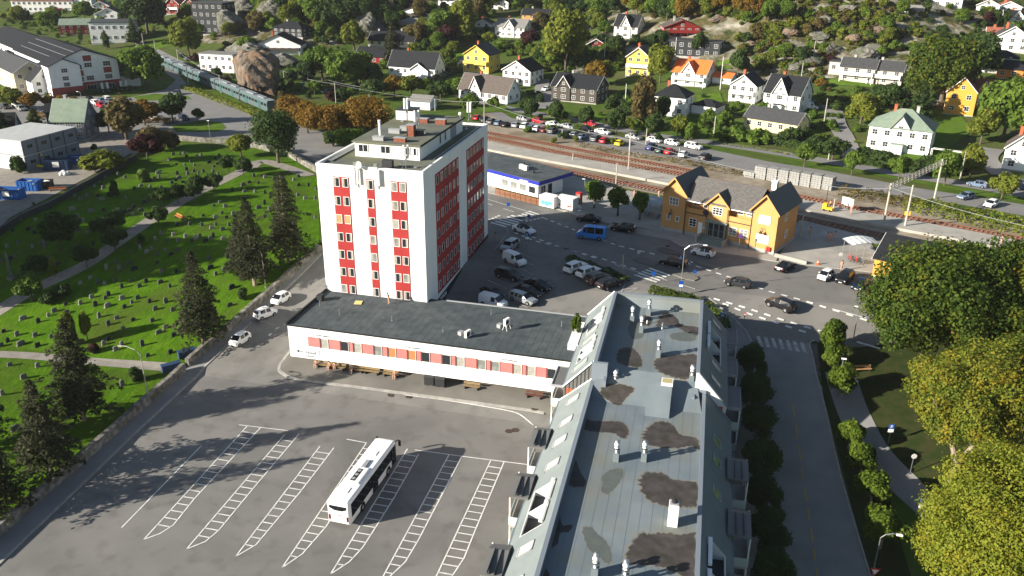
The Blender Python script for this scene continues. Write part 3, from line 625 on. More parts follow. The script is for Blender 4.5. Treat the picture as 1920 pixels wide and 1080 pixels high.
def block():
    t = thing('apartment_block', 'long grey mansard apartment block with a stained flat roof in the foreground', 'building', BO, BTH)
    YB, YF, YN = 21.0, 0.0, -46.0
    segs = dict(far=(YF, YB, 0.0, 12.05, -3.6, 15.5, 12.0, 8.0, 10.6), near=(YN, YF, -.2, 12.95, -3.95, 16.05, 9.55, 6.1, 8.8))
    # walls
    b = MB(); b.box(-3.25, .0, -2.6, 15.1, YB - .3, 8.05); b.box(-3.55, YN, -2.6, 15.6, -.01, 6.15); b.build('wall', [M_PLAST], t)
    b = MB()
    for y in (2, 8.5, 15): b.box(-3.31, y, .3, -3.2, y + 2.2, 7.6); b.box(15.05, y, .3, 15.16, y + 2.2, 7.6)
    for y in (-6, -14.5, -24, -33): b.box(-3.61, y, .3, -3.5, y + 2.2, 5.8); b.box(15.55, y, .3, 15.66, y + 2.2, 5.8)
    b.box(-3.2, -.06, 2.5, -.9, .0, 8.0); b.box(13.2, -.06, 2.5, 15.05, .0, 8.0); b.build('brick_panel', [M_BRICK], t)
    # mansard slopes, with the openings of the sunken terraces left out
    rec = dict(farL=[(13.2, 17.2), (4.4, 8.2)], farR=[(8.2, 16.2)], nearL=[(-26.2, -19.2)], nearR=[(-32.6, -24.4)])
    for sn, (y0, y1, xl, xr, el, er, zt_, ze, zf) in segs.items():
        for side in 'LR':
            xt, xe = (xl, el) if side == 'L' else (xr, er); b = MB(); sg = -1 if side == 'L' else 1
            def P(y, k): return (xt + (xe - xt) * k, y, zt_ + (ze - zt_) * k)
            cuts = sorted(rec[sn + side]); yy = y0; T0, T1 = .22, .78
            for a, c in cuts + [(y1, y1)]:
                b.poly([P(yy, 0), P(a, 0), P(a, 1), P(yy, 1)])
                if c > a:
                    b.poly([P(a, 0), P(c, 0), P(c, T0), P(a, T0)]); b.poly([P(a, T1), P(c, T1), P(c, 1), P(a, 1)])
                yy = c
            b.box(min(xe, xe + sg * .12), y0, ze - .28, max(xe, xe + sg * .12), y1, ze + .02, 1)
            sl = b.build('mansard_slope', [M_MANS, M_CAP], t)
            for a, c in cuts:                          # the sunken terrace itself
                r = MB(); pb, pf = P(a, T0), P(a, T1); fl = ze + .35
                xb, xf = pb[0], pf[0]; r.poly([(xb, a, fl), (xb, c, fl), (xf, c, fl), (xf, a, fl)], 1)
                r.poly([(xb, a, fl), (xb, c, fl), (xb, c, pb[2]), (xb, a, pb[2])], 0)
                for y in (a, (a + c) / 2, c): r.box(min(xb, xf), y - .06, fl, max(xb, xf), y + .06, pf[2], 0); r.prism([(min(xb, xf), y - .06), (max(xb, xf), y - .06), (max(xb, xf), y + .06), (min(xb, xf), y + .06)], pf[2], [pf[2] if (q[0] == xf) else pb[2] for q in ((min(xb, xf),), (max(xb, xf),), (max(xb, xf),), (min(xb, xf),))], 0)
                r.box(min(xf, xf - sg * .12), a, fl, max(xf, xf - sg * .12), c, pf[2] + .05, 0)
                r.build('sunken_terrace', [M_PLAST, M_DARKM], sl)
                for q in range(2):
                    m = MB(); ya = a + (c - a) * (.08 + q * .5); yb = a + (c - a) * (.42 + q * .5); m.box(xb + sg * .02, ya, fl + .1, xb + sg * .08, yb, pb[2] - .3); m.build('terrace_door', [M_GLASS], sl)
                    m = MB(); m.cbox(xb + sg * .22, (ya + yb) / 2, pb[2] + .12, .34, yb - ya + .7, .26); m.build('awning_box', [M_WHITE], sl)
            # parapet: inner wall and cap
            b = MB(); x0, x1 = (xt, xt + .32) if side == 'L' else (xt - .32, xt); b.box(x0, y0, zf - .2, x1, y1, zt_ + .0, 0); b.box(x0 - .04, y0, zt_, x1 + .04, y1, zt_ + .06, 1); b.build('parapet', [M_CAP, M_CAP], t)
    b = MB(); y0 = YB - .35; b.box(.32, y0, 10.4, 11.73, YB, 12.0, 0); b.box(.3, y0 - .04, 12.0, 11.75, YB + .05, 12.06, 1); b.poly([(.32, y0, 11.6), (.32, y0 - 1.0, 10.6), (11.73, y0 - 1.0, 10.6), (11.73, y0, 11.6)], 0); b.build('parapet', [M_FLAT, M_CAP], t)
    # flat roof, stepping down gently to the near part
    b = MB(); b.poly([(.3, 1.5, 10.6), (11.75, 1.5, 10.6), (11.75, YB - .3, 10.6), (.3, YB - .3, 10.6)]); b.poly([(.1, -3.5, 8.8), (12.65, -3.5, 8.8), (11.75, 1.5, 10.6), (.3, 1.5, 10.6)]); b.poly([(.1, YN, 8.8), (12.65, YN, 8.8), (12.65, -3.5, 8.8), (.1, -3.5, 8.8)])
    b.poly([(.1, -3.5, 8.8), (.3, 1.5, 10.6), (.3, 1.5, 8.8)]); b.poly([(12.65, -3.5, 8.8), (11.75, 1.5, 8.8), (11.75, 1.5, 10.6)]); b.build('flat_roof', [M_FLAT], t)
    b = MB()
    for k in range(11): x = 1.2 + k * 1.05; b.box(x, YN, 8.803, x + .035, -3.5, 8.807); b.box(x, 1.6, 10.603, x + .035, YB - 1.4, 10.607) if x < 11.6 else None
    b.build('membrane_seams', [mat('membrane_seam', (.115, .145, .163), rough=.6)], t)
    # gable ends where the roof steps
    b = MB(); b.poly([(-3.6, -.02, 8.0), (.3, -.02, 8.0), (.3, -.02, 12.0), (0, -.02, 12.0)][::1], 0); b.poly([(-3.6, -.02, 8.0), (-3.25, -.02, 5.0), (1.6, -.02, 5.0), (.3, -.02, 8.0)], 0)
    for k in range(9):
        x = -3.3 + k * .45; zz = 8.0 + (x + 3.6) * 4.0 / 3.6; b.box(x - .02, -.07, 6.3, x + .02, -.02, min(zz, 11.9), 1)
    b.build('seamed_gable', [M_SEAM, M_DARKM], t)
    b = MB(); b.poly([(11.7, -.02, 8.0), (15.5, -.02, 8.0), (12.05, -.02, 12.0), (11.7, -.02, 12.0)], 0); b.poly([(11.7, -.02, 6.2), (15.3, -.02, 6.2), (15.5, -.02, 8.0), (11.7, -.02, 8.0)], 0); b.build('white_gable', [M_PLAST], t)
    for x0, x1, xa in ((-3.95, -.2, -3.6), (12.95, 16.05, 15.5)):
        pass
    b = MB(); b.box(-.2, -.35, 9.5, 1.6, -.05, 11.9, 0); b.box(-.25, -.4, 11.9, 1.65, 0.0, 12.02, 0); b.box(1.3, -1.5, 8.8, 1.62, -.3, 10.4, 0); b.build('step_upstand', [M_CAP], t)
    b = MB(); b.box(11.5, -.35, 8.8, 13.0, -.06, 9.9, 0); b.box(11.45, -1.7, 8.8, 11.75, -.05, 9.75, 0); b.build('step_upstand', [M_CAP], t)
    # verge boards (white) on the sloping gable edges
    for (p, q) in (((-3.6, -.06, 8.1), (0, -.06, 12.05)), ((-3.95, -.04, 6.2), (-.2, -.04, 9.6)), ((15.5, -.06, 8.1), (12.05, -.06, 12.05)), ((16.05, -.04, 6.2), (12.95, -.04, 9.6)), ((-3.6, YB, 8.1), (0, YB, 12.05))):
        b = MB(); b.tube(p, q, .10, .10, 4); b.build('verge_board', [M_WHITE if q[0] < 5 else M_CAP], t)
    # roof windows
    def skylight(seg, side, y, k0, k1, wdt, g):
        y0, y1, xl, xr, el, er, zt_, ze, zf = segs[seg]; xt, xe = (xl, el) if side == 'L' else (xr, er); sg = -1 if side == 'L' else 1
        nx, nz = (zt_ - ze), abs(xe - xt); nl = math.hypot(nx, nz); n = Vector((sg * nx / nl, 0, nz / nl))
        def P(k, yy, o): return Vector((xt + (xe - xt) * k, yy, zt_ + (ze - zt_) * k)) + n * o
        b = MB(); f = .1
        for (a, c, ya, yb) in ((k0, k0 + .04, y, y + wdt), (k1 - .03, k1, y, y + wdt), (k0, k1, y, y + f), (k0, k1, y + wdt - f, y + wdt)):
            lo = [P(a, ya, 0), P(a, yb, 0), P(c, yb, 0), P(c, ya, 0)]; hi = [P(a, ya, .1), P(a, yb, .1), P(c, yb, .1), P(c, ya, .1)]
            b.mesh(lo + hi, [(4, 5, 6, 7), (0, 1, 5, 4), (1, 2, 6, 5), (2, 3, 7, 6), (3, 0, 4, 7)], 0)
        b.poly([P(k0 + .04, y + f, .05), P(k0 + .04, y + wdt - f, .05), P(k1 - .03, y + wdt - f, .05), P(k1 - .03, y + f, .05)], 1); b.build('roof_window', [M_GREYP, g], t)
    for y in (11.2, 8.9, 1.9): skylight('far', 'L', y, .30, .78, 1.15, M_SKYG)
    for y in (-3.2, -8.0, -12.0, -16.4, -29.5, -34): skylight('near', 'L', y, .28, .66, 1.35, M_SKYG)
    for y in (18.0, 6.0, 2.2): skylight('far', 'R', y, .38, .78, 1.2, M_SKYG)
    for y in (-8.3, -12.0, -17.5, -34.5): skylight('near', 'R', y, .32, .62, 1.6, M_SKYD)
    # stains where rain stands, each with a pale rim
    S = [([(1232, 610), (1240, 592), (1255, 588), (1270, 598), (1277, 609), (1310, 614), (1311, 626), (1290, 624), (1262, 611), (1240, 612)], 1), ([(1258, 628), (1270, 624), (1300, 624), (1303, 636), (1290, 640), (1262, 636)], 2), ([(1182, 608), (1195, 605), (1205, 622), (1203, 632), (1186, 635), (1178, 618)], 2),
         ([(1202, 595), (1215, 591), (1222, 600), (1218, 610), (1206, 608)], 1), ([(1163, 655), (1185, 653), (1200, 668), (1203, 685), (1190, 688), (1160, 680), (1157, 668)], 1), ([(1227, 680), (1240, 670), (1280, 666), (1308, 668), (1307, 700), (1285, 711), (1260, 706), (1235, 695)], 1),
         ([(1132, 725), (1160, 722), (1188, 730), (1175, 745), (1160, 760), (1140, 750), (1127, 740)], 1), ([(1095, 785), (1115, 790), (1150, 790), (1166, 792), (1175, 800), (1178, 812), (1168, 822), (1150, 812), (1120, 810), (1096, 804)], 1), ([(1210, 810), (1225, 795), (1245, 791), (1262, 798), (1275, 815), (1305, 822), (1310, 843), (1295, 836), (1265, 840), (1220, 835), (1207, 825)], 1),
         ([(1068, 870), (1080, 866), (1088, 885), (1098, 903), (1090, 913), (1062, 905)], 1), ([(1128, 895), (1140, 884), (1160, 879), (1168, 885), (1160, 905), (1140, 925), (1128, 920), (1130, 905)], 2), ([(1200, 905), (1210, 888), (1245, 889), (1262, 900), (1306, 907), (1306, 945), (1285, 950), (1250, 948), (1215, 935)], 1),
         ([(1042, 975), (1050, 970), (1055, 985), (1072, 985), (1066, 997), (1050, 1000), (1045, 1020), (1030, 1024), (1028, 1005)], 1), ([(1093, 992), (1108, 990), (1120, 1002), (1135, 1015), (1145, 1040), (1140, 1055), (1110, 1035), (1100, 1020)], 2), ([(1175, 1050), (1185, 1020), (1205, 1000), (1215, 1003), (1240, 1000), (1275, 1003), (1304, 1005), (1303, 1078), (1270, 1075), (1240, 1062), (1200, 1058)], 1), ([(1010, 1068), (1025, 1068), (1030, 1085), (1008, 1090)], 1)]
    for pl, k in S:
        z = 10.6 if max(p[1] for p in pl) < 675 else 8.8
        L = []
        pp = curve_closed(pl, 8); cx_, cy_ = np.mean(pp, 0); ph = cx_ * .7 + cy_
        pp = [(cx_ + (x - cx_) * (1 + .05 * math.sin(i * 1.9 + ph) + .035 * math.sin(i * 4.3 + ph) + .02 * math.sin(i * 7.7)), cy_ + (y - cy_) * (1 + .05 * math.sin(i * 2.3 + ph) + .03 * math.sin(i * 5.1))) for i, (x, y) in enumerate(pp)]
        for p in pp:
            q = BMI @ at(p[0], p[1], z); yy = q.y
            if z > 10 and yy < 1.5 or z < 9 and yy > -3.5:          # on the ramp
                for _ in range(6): zz = 8.8 + (min(1.5, max(-3.5, yy)) + 3.5) / 5 * 1.8; q = BMI @ at(p[0], p[1], zz); yy = q.y
            else: zz = z
            L.append(Vector((min(12.6, max(.34, q.x)), q.y, zz)))
        c = sum(L, Vector()) / len(L)
        a = [c + (p - c) * (1.12 + .05 * math.sin(3 * i)) for i, p in enumerate(L)]
        for p in a: p.x = min(12.62, max(.34, p.x))
        def hz(y): return 8.8 + (min(1.5, max(-3.5, y)) + 3.5) / 5 * 1.8
        mid = [c + (p - c) * 1.045 for p in L]
        for p in mid: p.x = min(12.61, max(.34, p.x))
        for poly, m, o in ((a, M_RIM, .006), (mid, M_MID, .010), (L, M_STAIN if k == 1 else M_STAIN2, .014)):
            bm = bmesh.new(); f = bm.faces.new([bm.verts.new((p.x, p.y, 0)) for p in poly]); bmesh.ops.triangulate(bm, faces=[f])
            for yc in (-3.5, 1.5): bmesh.ops.bisect_plane(bm, geom=bm.verts[:] + bm.edges[:] + bm.faces[:], plane_co=(0, yc, 0), plane_no=(0, 1, 0))
            for v in bm.verts: v.co.z = hz(v.co.y) + o
            bm.normal_update()
            for g in bm.faces:
                if g.normal.z < 0: g.normal_flip()
            me = bpy.data.meshes.new('water_stain'); bm.to_mesh(me); bm.free(); me.materials.append(m); link('water_stain', me, t)
    # hatch house and its skylight
    b = MB(); b.prism([(6.5, -5.4), (9.15, -5.4), (9.15, -1.6), (6.5, -1.6)], 8.7, [8.95, 8.95, 10.7, 10.7], 0); h = b.build('roof_hatch_house', [M_FLAT], t)
    b = MB(); b.box(7.9, -1.5, 9.0, 9.2, -.2, 11.0, 0); b.poly([(8.0, -1.4, 11.01), (9.1, -1.4, 11.01), (9.1, -.3, 11.01), (8.0, -.3, 11.01)], 1); b.build('skylight_box', [M_WHITE, mat('sky_amber', (.42, .36, .18), rough=.3)], t)
    # balconies hung on the eaves
    def balcony(side, y0, y1, xo, xi, zr, zf, seamed):
        sg = -1 if side == 'L' else 1; bt = MB(); xa, xb = min(xo, xi), max(xo, xi); bx = t
        if seamed:
            k = y1 - (y1 - y0) * .28; ins = .35
            bt.prism([(xa, y0), (xb, y0), (xb, k), (xa, k)], zr - .25, [zr - .12, zr + .0, zr + .25, zr + .12] if side == 'L' else [zr, zr - .12, zr + .12, zr + .25], 0)
            bt.prism([(xa, k), (xb, k), (xb, y1), (xa, y1)], zr - .35, [zr + .12, zr + .25, zr - .25, zr - .35] if side == 'L' else [zr + .25, zr + .12, zr - .35, zr - .25], 0)
            for j in (1, 2): xx = xa + (xb - xa) * j / 3; bt.box(xx - .025, y0 + .1, zr, xx + .025, k, zr + .3, 1)
        else:
            bt.box(xa, y0, zr - .2, xb, y1, zr, 0)
            for (a0, c0, a1, c1) in ((xa - .06, y0 - .06, xb + .06, y0 + .06), (xa - .06, y1 - .06, xb + .06, y1 + .06), (xa - .06, y0, xa + .06, y1), (xb - .06, y0, xb + .06, y1)): bt.box(a0, c0, zr - .24, a1, c1, zr + .1, 1)
        r = bt.build('balcony_roof', [M_SEAM, M_DARKM if seamed else M_GREYP], bx)
        b = MB()
        for z in (zf, zf - 2.9): b.box(xa, y0, z - .2, xb, y1, z, 0)
        b.build('balcony_floor', [M_CONC], bx); b = MB(); xe = xo - sg * .08
        for y in (y0 + .1, y1 - .1): b.box(xe - .06, y - .06, -2.2 if sg > 0 else .05, xe + .06, y + .06, zr - .2, 0)
        b.build('balcony_post', [M_WHITE], bx)
        for z in (zf, zf - 2.9):
            g = MB(); g.box(xo - .03, y0, z + .05, xo + .03, y1, z + 1.05); g.box(xa + .03, y0 - .02, z + .05, xb, y0 + .04, z + 1.05); g.build('balcony_glass', [M_GLASSG], bx)
        g = MB(); g.box(xi + sg * .02 - .04, y0 + .6, zf, xi + sg * .02 + .04, y1 - .6, zf + 2.1); g.build('balcony_door', [M_GLASS], bx)
    balcony('L', -11.2, -6.9, -5.5, -3.56, 6.75, 3.1, True); balcony('L', -20.2, -15.8, -5.5, -3.56, 6.75, 3.1, True); balcony('L', 2.2, 7.0, -5.35, -3.3, 6.9, 4.0, False); balcony('L', -31.5, -27, -5.5, -3.56, 6.75, 3.1, True)
    balcony('R', -12.3, -8.1, 17.75, 15.61, 6.9, 3.3, True); balcony('R', -21.2, -16.9, 17.75, 15.61, 6.9, 3.3, True); balcony('R', 1.3, 6.4, 17.2, 15.12, 7.2, 4.3, False); balcony('R', 17.6, 22.0, 17.0, 15.12, 7.6, 4.6, False); balcony('R', -30.5, -26.2, 17.75, 15.61, 6.9, 3.3, True)
    balcony('R', 9.0, 13.4, 16.9, 15.12, 7.4, 4.5, False)
    return t
block()
def roof_pt(px, py, z): return at(px, py, z)
def vent(px, py, z, lab, n=2, h=1.0):
    t = thing('chimney_vent', lab, 'vent', roof_pt(px, py, z), BTH, 'double flue vents on the stained flat roof'); b = MB(); b.box(-.28, -.3, 0, .28, .75, h); b.build('base', [M_FLAT], t, bevel=.02)
    for k in range(n):
        b = MB(); c = (0, -.02 + k * .48, h); b.lathe([(.13, 0), (.13, .45), (.22, .46), (.24, .62), (.13, .64), (.13, .8), (.25, .86), (.28, .98), (.2, 1.12), (.02, 1.18)], 12, 0, c); b.lathe([(.245, .47), (.245, .6)], 12, 1, c); b.build('flue', [M_METAL if k else M_WHITE, M_DARKM], t, smooth=True)
for px, py, z, l in ((1185, 604, 10.6, 'left one of the three vents at the far end of the stained roof'), (1216, 591, 10.6, 'farthest vent on the stained roof, nearest the far parapet'), (1202, 623, 10.6, 'vent on the stained roof beside the green blotch'), (1234, 669, 10.6, 'vent at the edge of the large brown stain on the far roof half'),
                     (1153, 726, 8.9, 'vent on the stained roof near the left parapet step'), (1155, 864, 8.8, 'left vent of the pair in the middle of the near roof'), (1207, 864, 8.8, 'right vent of the pair in the middle of the near roof'), (1115, 1082, 8.8, 'vent at the bottom edge of the near roof, left of another'), (1171, 1095, 8.8, 'vent cut off by the bottom edge of the picture'), (1296, 718, 10.0, 'small vent against the right parapet step')): vent(px, py, z, l)
for px, py, l in ((1241, 618, 'slim white vent pipe near the round dark stain'), (1213, 607, 'short vent pipe in the small dark stain')):
    t = thing('vent_pipe', l, 'vent', roof_pt(px, py, 10.6)); b = MB(); b.tube((0, 0, 0), (0, 0, 1.0 if px > 1230 else .5), .07, .07, 10); b.lathe([(.0, 1.04), (.14, 1.0), (.12, .9), (.07, .88)], 10) if px > 1230 else None; b.build('pipe', [M_WHITE], t)
t = thing('white_chimney', 'tall white box chimney with a fan top on the near flat roof', 'chimney', roof_pt(1260, 987, 8.8), BTH); b = MB(); b.box(-.45, -.1, 0, .45, .8, 2.3); b.build('shaft', [M_WHITE], t); b = MB(); b.box(-.38, -.03, 2.3, .38, .73, 2.42, 0); b.lathe([(.25, 2.42), (.25, 2.6), (.1, 2.66), (0, 2.66)], 12, 1, (0, .35, 0)); b.build('fan_cowl', [M_GREYP, M_DARKM], t)
# planter with an evergreen on the far left terrace comes with the plants

# ---------------------------------------------------------------- the yellow station
M_YELW = mat('station_yellow', (.46, .25, .09), (.50, .275, .105), .4, .8)
M_SLATE = mat('black_slate', (.028, .03, .034), (.04, .043, .048), 2, .5, .01, 5, spec=.4)
M_OLDTILE = mat('weathered_tile', (.085, .082, .078), (.125, .12, .115), 2.5, .85, .02, 6)
M_GGREEN = mat('grey_green_trim', (.20, .24, .22), rough=.7)
M_PALEW = mat('pale_shutter', (.62, .62, .58), (.5, .5, .47), 4, .6)
M_RED2 = mat('sign_red', (.55, .03, .025), rough=.5)
M_BLUE = mat('sign_blue', (.012, .075, .32), rough=.5)
def gable_roof(b, x0, x1, y0, y1, ze, zr, oh, th=.22, mi=0, axis='y', ohe=.35):
    """ridge along axis; slabs with thickness"""
    if axis == 'y':
        c = (x0 + x1) / 2; sl = (zr - ze) / (c - x0)
        for s in (-1, 1):
            xe = c + s * (c - x0 + ohe); zz = ze - sl * ohe
            P = [(xe, y0 - oh, zz), (c, y0 - oh, zr), (c, y1 + oh, zr), (xe, y1 + oh, zz)]
            if s > 0: P = P[::-1]
            b.mesh([(*p[:2], p[2] + th) for p in P] + P, [(0, 1, 2, 3)[::-1], (4, 5, 6, 7), (0, 1, 5, 4), (1, 2, 6, 5), (2, 3, 7, 6), (3, 0, 4, 7)], mi)
    else:
        c = (y0 + y1) / 2; sl = (zr - ze) / (c - y0)
        for s in (-1, 1):
            ye = c + s * (c - y0 + ohe); zz = ze - sl * ohe
            P = [(x0 - oh, ye, zz), (x1 + oh, ye, zz), (x1 + oh, c, zr), (x0 - oh, c, zr)]
            if s > 0: P = P[::-1]
            b.mesh([(*p[:2], p[2] + th) for p in P] + P, [(0, 1, 2, 3), (4, 5, 6, 7)[::-1], (0, 1, 5, 4)[::-1], (1, 2, 6, 5)[::-1], (2, 3, 7, 6)[::-1], (3, 0, 4, 7)[::-1]], mi)
def gable_wall(b, x0, x1, y, ze, zr, z0=0, mi=0, axis='y'):
    c = (x0 + x1) / 2
    P = [(x0, z0), (x1, z0), (x1, ze), (c, zr), (x0, ze)]
    b.poly([(p[0], y, p[1]) if axis == 'y' else (y, p[0], p[1]) for p in P], mi)
def bargeboard(par, x0, x1, y, ze, zr, m, oh=.35, axis='y', wd=.28, name='bargeboard'):
    c = (x0 + x1) / 2; sl = (zr - ze) / (c - x0); b = MB()
    for s in (-1, 1):
        xe = c + s * (c - x0 + oh); zz = ze - sl * oh
        q = [(xe, zz - wd * .4), (c, zr - wd * .4), (c, zr + wd * .9), (xe, zz + wd * .9)]
        for dy in (0,):
            A = [(p[0], y - .05, p[1]) if axis == 'y' else (y - .05, p[0], p[1]) for p in q]; B = [(p[0], y + .04, p[1]) if axis == 'y' else (y + .04, p[0], p[1]) for p in q]
            b.mesh(A + B, [(0, 1, 2, 3), (7, 6, 5, 4), (0, 4, 5, 1), (1, 5, 6, 2), (2, 6, 7, 3), (3, 7, 4, 0)])
    return b.build(name, [m], par)
SO = at(1238, 430); SROT = R(-22.7)
def station():
    t = thing('station_building', 'yellow timber station building with three gables and black slate roofs', 'building', SO, SROT)
    D, ez, rz = 10.0, 7.65, 10.4
    b = MB()
    for x0, x1 in ((0, 4.75), (17.35, 22.0)):
        b.prism([(x0, 0), (x1, 0), (x1, D), (x0, D)], .75, ez, 0, cap=False); gable_wall(b, x0, x1, 0, ez, rz - .1, ez); gable_wall(b, x0, x1, D, ez, rz - .1, ez)
    b.prism([(8.95, .15), (12.95, .15), (12.95, 4), (8.95, 4)], .75, 6.95, 0, cap=False); gable_wall(b, 8.95, 12.95, .15, 6.95, 8.95, 6.95)
    for x0, x1 in ((4.75, 8.95), (12.95, 17.35)):
        b.prism([(x0, .25), (x1, .25), (x1, D - .3), (x0, D - .3)], .75, 4.75, 0, top=1); b.prism([(x0, 1.7), (x1, 1.7), (x1, D - .4), (x0, D - .4)], 4.75, 7.2, 0, cap=False); b.box(x0, .25, 4.75, x1, .42, 5.3, 0)
    b.build('wall', [M_YELW, M_WOOD], t)
    b = MB(); b.box(-.06, -.06, -.3, 4.8, D + .06, .75); b.box(17.3, -.06, -.3, 22.06, D + .06, .75); b.box(4.8, .2, -.3, 17.3, D - .3, .74); b.build('foundation', [M_CONC], t)
    b = MB(); gable_roof(b, 0, 4.75, 0, D, ez, rz, .55, ohe=.4); gable_roof(b, 17.35, 22.0, 0, D, ez, rz, .55, ohe=.4); gable_roof(b, 8.95, 12.95, .15, 4.2, 6.95, 9.0, .5, ohe=.3); r = b.build('roof', [M_SLATE], t)
    b = MB(); zr2 = 9.9
    gable_roof(b, 4.4, 17.7, .25, D - .3, 6.95, zr2, 0, axis='x', ohe=.25); b.build('tile_roof', [M_OLDTILE], t)
    b = MB(); b.box(17.9, 6.2, 9.2, 18.8, 7.2, 11.1); b.box(17.82, 6.12, 11.1, 18.88, 7.28, 11.3); b.build('chimney', [M_WHITE], r)
    for x0, x1, y, e, z in ((0, 4.75, -.53, ez, rz), (17.35, 22.0, -.53, ez, rz), (8.95, 12.95, -.33, 6.95, 9.0), (0, 4.75, D + .53, ez, rz), (17.35, 22, D + .53, ez, rz)): bargeboard(t, x0, x1, y, e, z, M_YELW, .4)
    b = MB()
    for x0, x1 in ((4.75, 8.95), (12.95, 17.35)): b.box(x0, -.1, 6.55, x1, .02, 6.72); b.box(x0, .1, 4.3, x1, .24, 4.42, 1)
    b.build('gutter', [M_WHITE, M_DARKM], t)
    W = lambda x, z, w_, h, nx=3, ny=2, y=0, g=M_GLASS2: window(t, x, y - .02, z, 0, w_, h, nx, ny, g, M_FRAME, .1)
    W(2.35, 6.0, 1.9, 1.5); W(1.5, 2.75, .75, 1.1, 1, 1); W(3.3, 2.75, .75, 1.1, 1, 1); W(6.3, 2.65, 1.45, 1.6, 2, 3, .25, M_GLASS); W(10.9, 5.75, 1.9, 1.45, 3, 3, .15, M_GLASS); W(6.1, 6.1, 1.2, 1.25, 2, 3, 1.7, M_GLASS); W(7.9, 6.0, .9, 1.4, 1, 2, 1.7, M_GLASS); W(14.6, 6.1, 1.2, 1.25, 2, 3, 1.7, M_GLASS); W(16.3, 6.1, 1.2, 1.25, 2, 3, 1.7)
    W(14.1, 2.6, 1.5, 1.6, 2, 3, .25); W(16.2, 2.6, 1.5, 1.6, 2, 3, .25); W(19.7, 6.0, 2.1, 1.55, 4, 1, 0, M_PALEW); W(19.7, 2.5, 2.3, 1.6, 4, 1, 0, M_PALEW)
    for y, z in ((4.0, 6.0), (5.0, 2.6)): window(t, 22.02, y, z, 90, 1.3, 1.5, 2, 3, M_GLASS2, M_FRAME, .12)
    b = MB(); b.box(8.95, -.12, .75, 9.3, .15, 3.9); b.box(12.6, -.12, .75, 12.95, .15, 3.9); b.box(8.85, -.25, 3.55, 13.05, .15, 3.95); b.build('porch_frame', [M_GGREEN], t)
    for k in range(3): window(t, 9.95 + k * 1.05, .12, 2.15, 0, 1.0, 2.6, 1, 2, M_GLASS, M_GGREEN, .1, 'entrance_door')
    b = MB()
    for k in range(5): b.box(8.6 - k * .02, -.4 - (k + 1) * .42, -.1, 13.3 + k * .02, -.1 if k == 0 else -.4 - k * .42, .75 - k * .15)
    b.box(8.2, -2.4, 0, 8.55, -.1, 1.2, 1); b.box(13.35, -2.4, 0, 13.6, -.1, 1.2, 1); b.build('entrance_steps', [M_GGREEN, M_CONC], t)
    b = MB(); b.box(7.45, .1, .75, 8.3, .25, 3.0); b.build('side_door', [M_WHITE], t); b = MB(); b.box(8.45, .12, 1.9, 8.8, .24, 2.4); b.build('letter_box', [M_PALEW], t)
    for x in (4.72, 8.97, 12.93, 17.4): b = MB(); b.tube((x, -.08, .1), (x, -.08, 6.9), .06, .06, 6); b.build('downpipe', [M_DARKM], t)
    for x, z in ((2.1, 3.6), (19.55, 3.75)):
        b = MB(); pts = [(x, -.05, z), (x, -.25, z + .7), (x, -.5, z + .95), (x, -.8, z + .8), (x, -.85, z + .5)]; b.path(pts, .04, 6); b.lathe([(.05, .5), (.2, .25), (.38, 0)], 12, 0, (x, -.85, z)); b.build('gooseneck_lamp', [M_DARKM], t)
    b = MB(); b.box(20.75, -.35, .55, 21.45, 0, 1.35); b.build('post_box', [M_RED2], t, bevel=.08)
    b = MB(); b.T = Matrix.Translation((8.75, -.05, 5.1)) @ Matrix.Rotation(R(90), 4, 'X'); b.lathe([(.05, .1), (.5, .1), (.52, -.05)], 18); b.build('station_clock', [M_DARKM], t)
station()

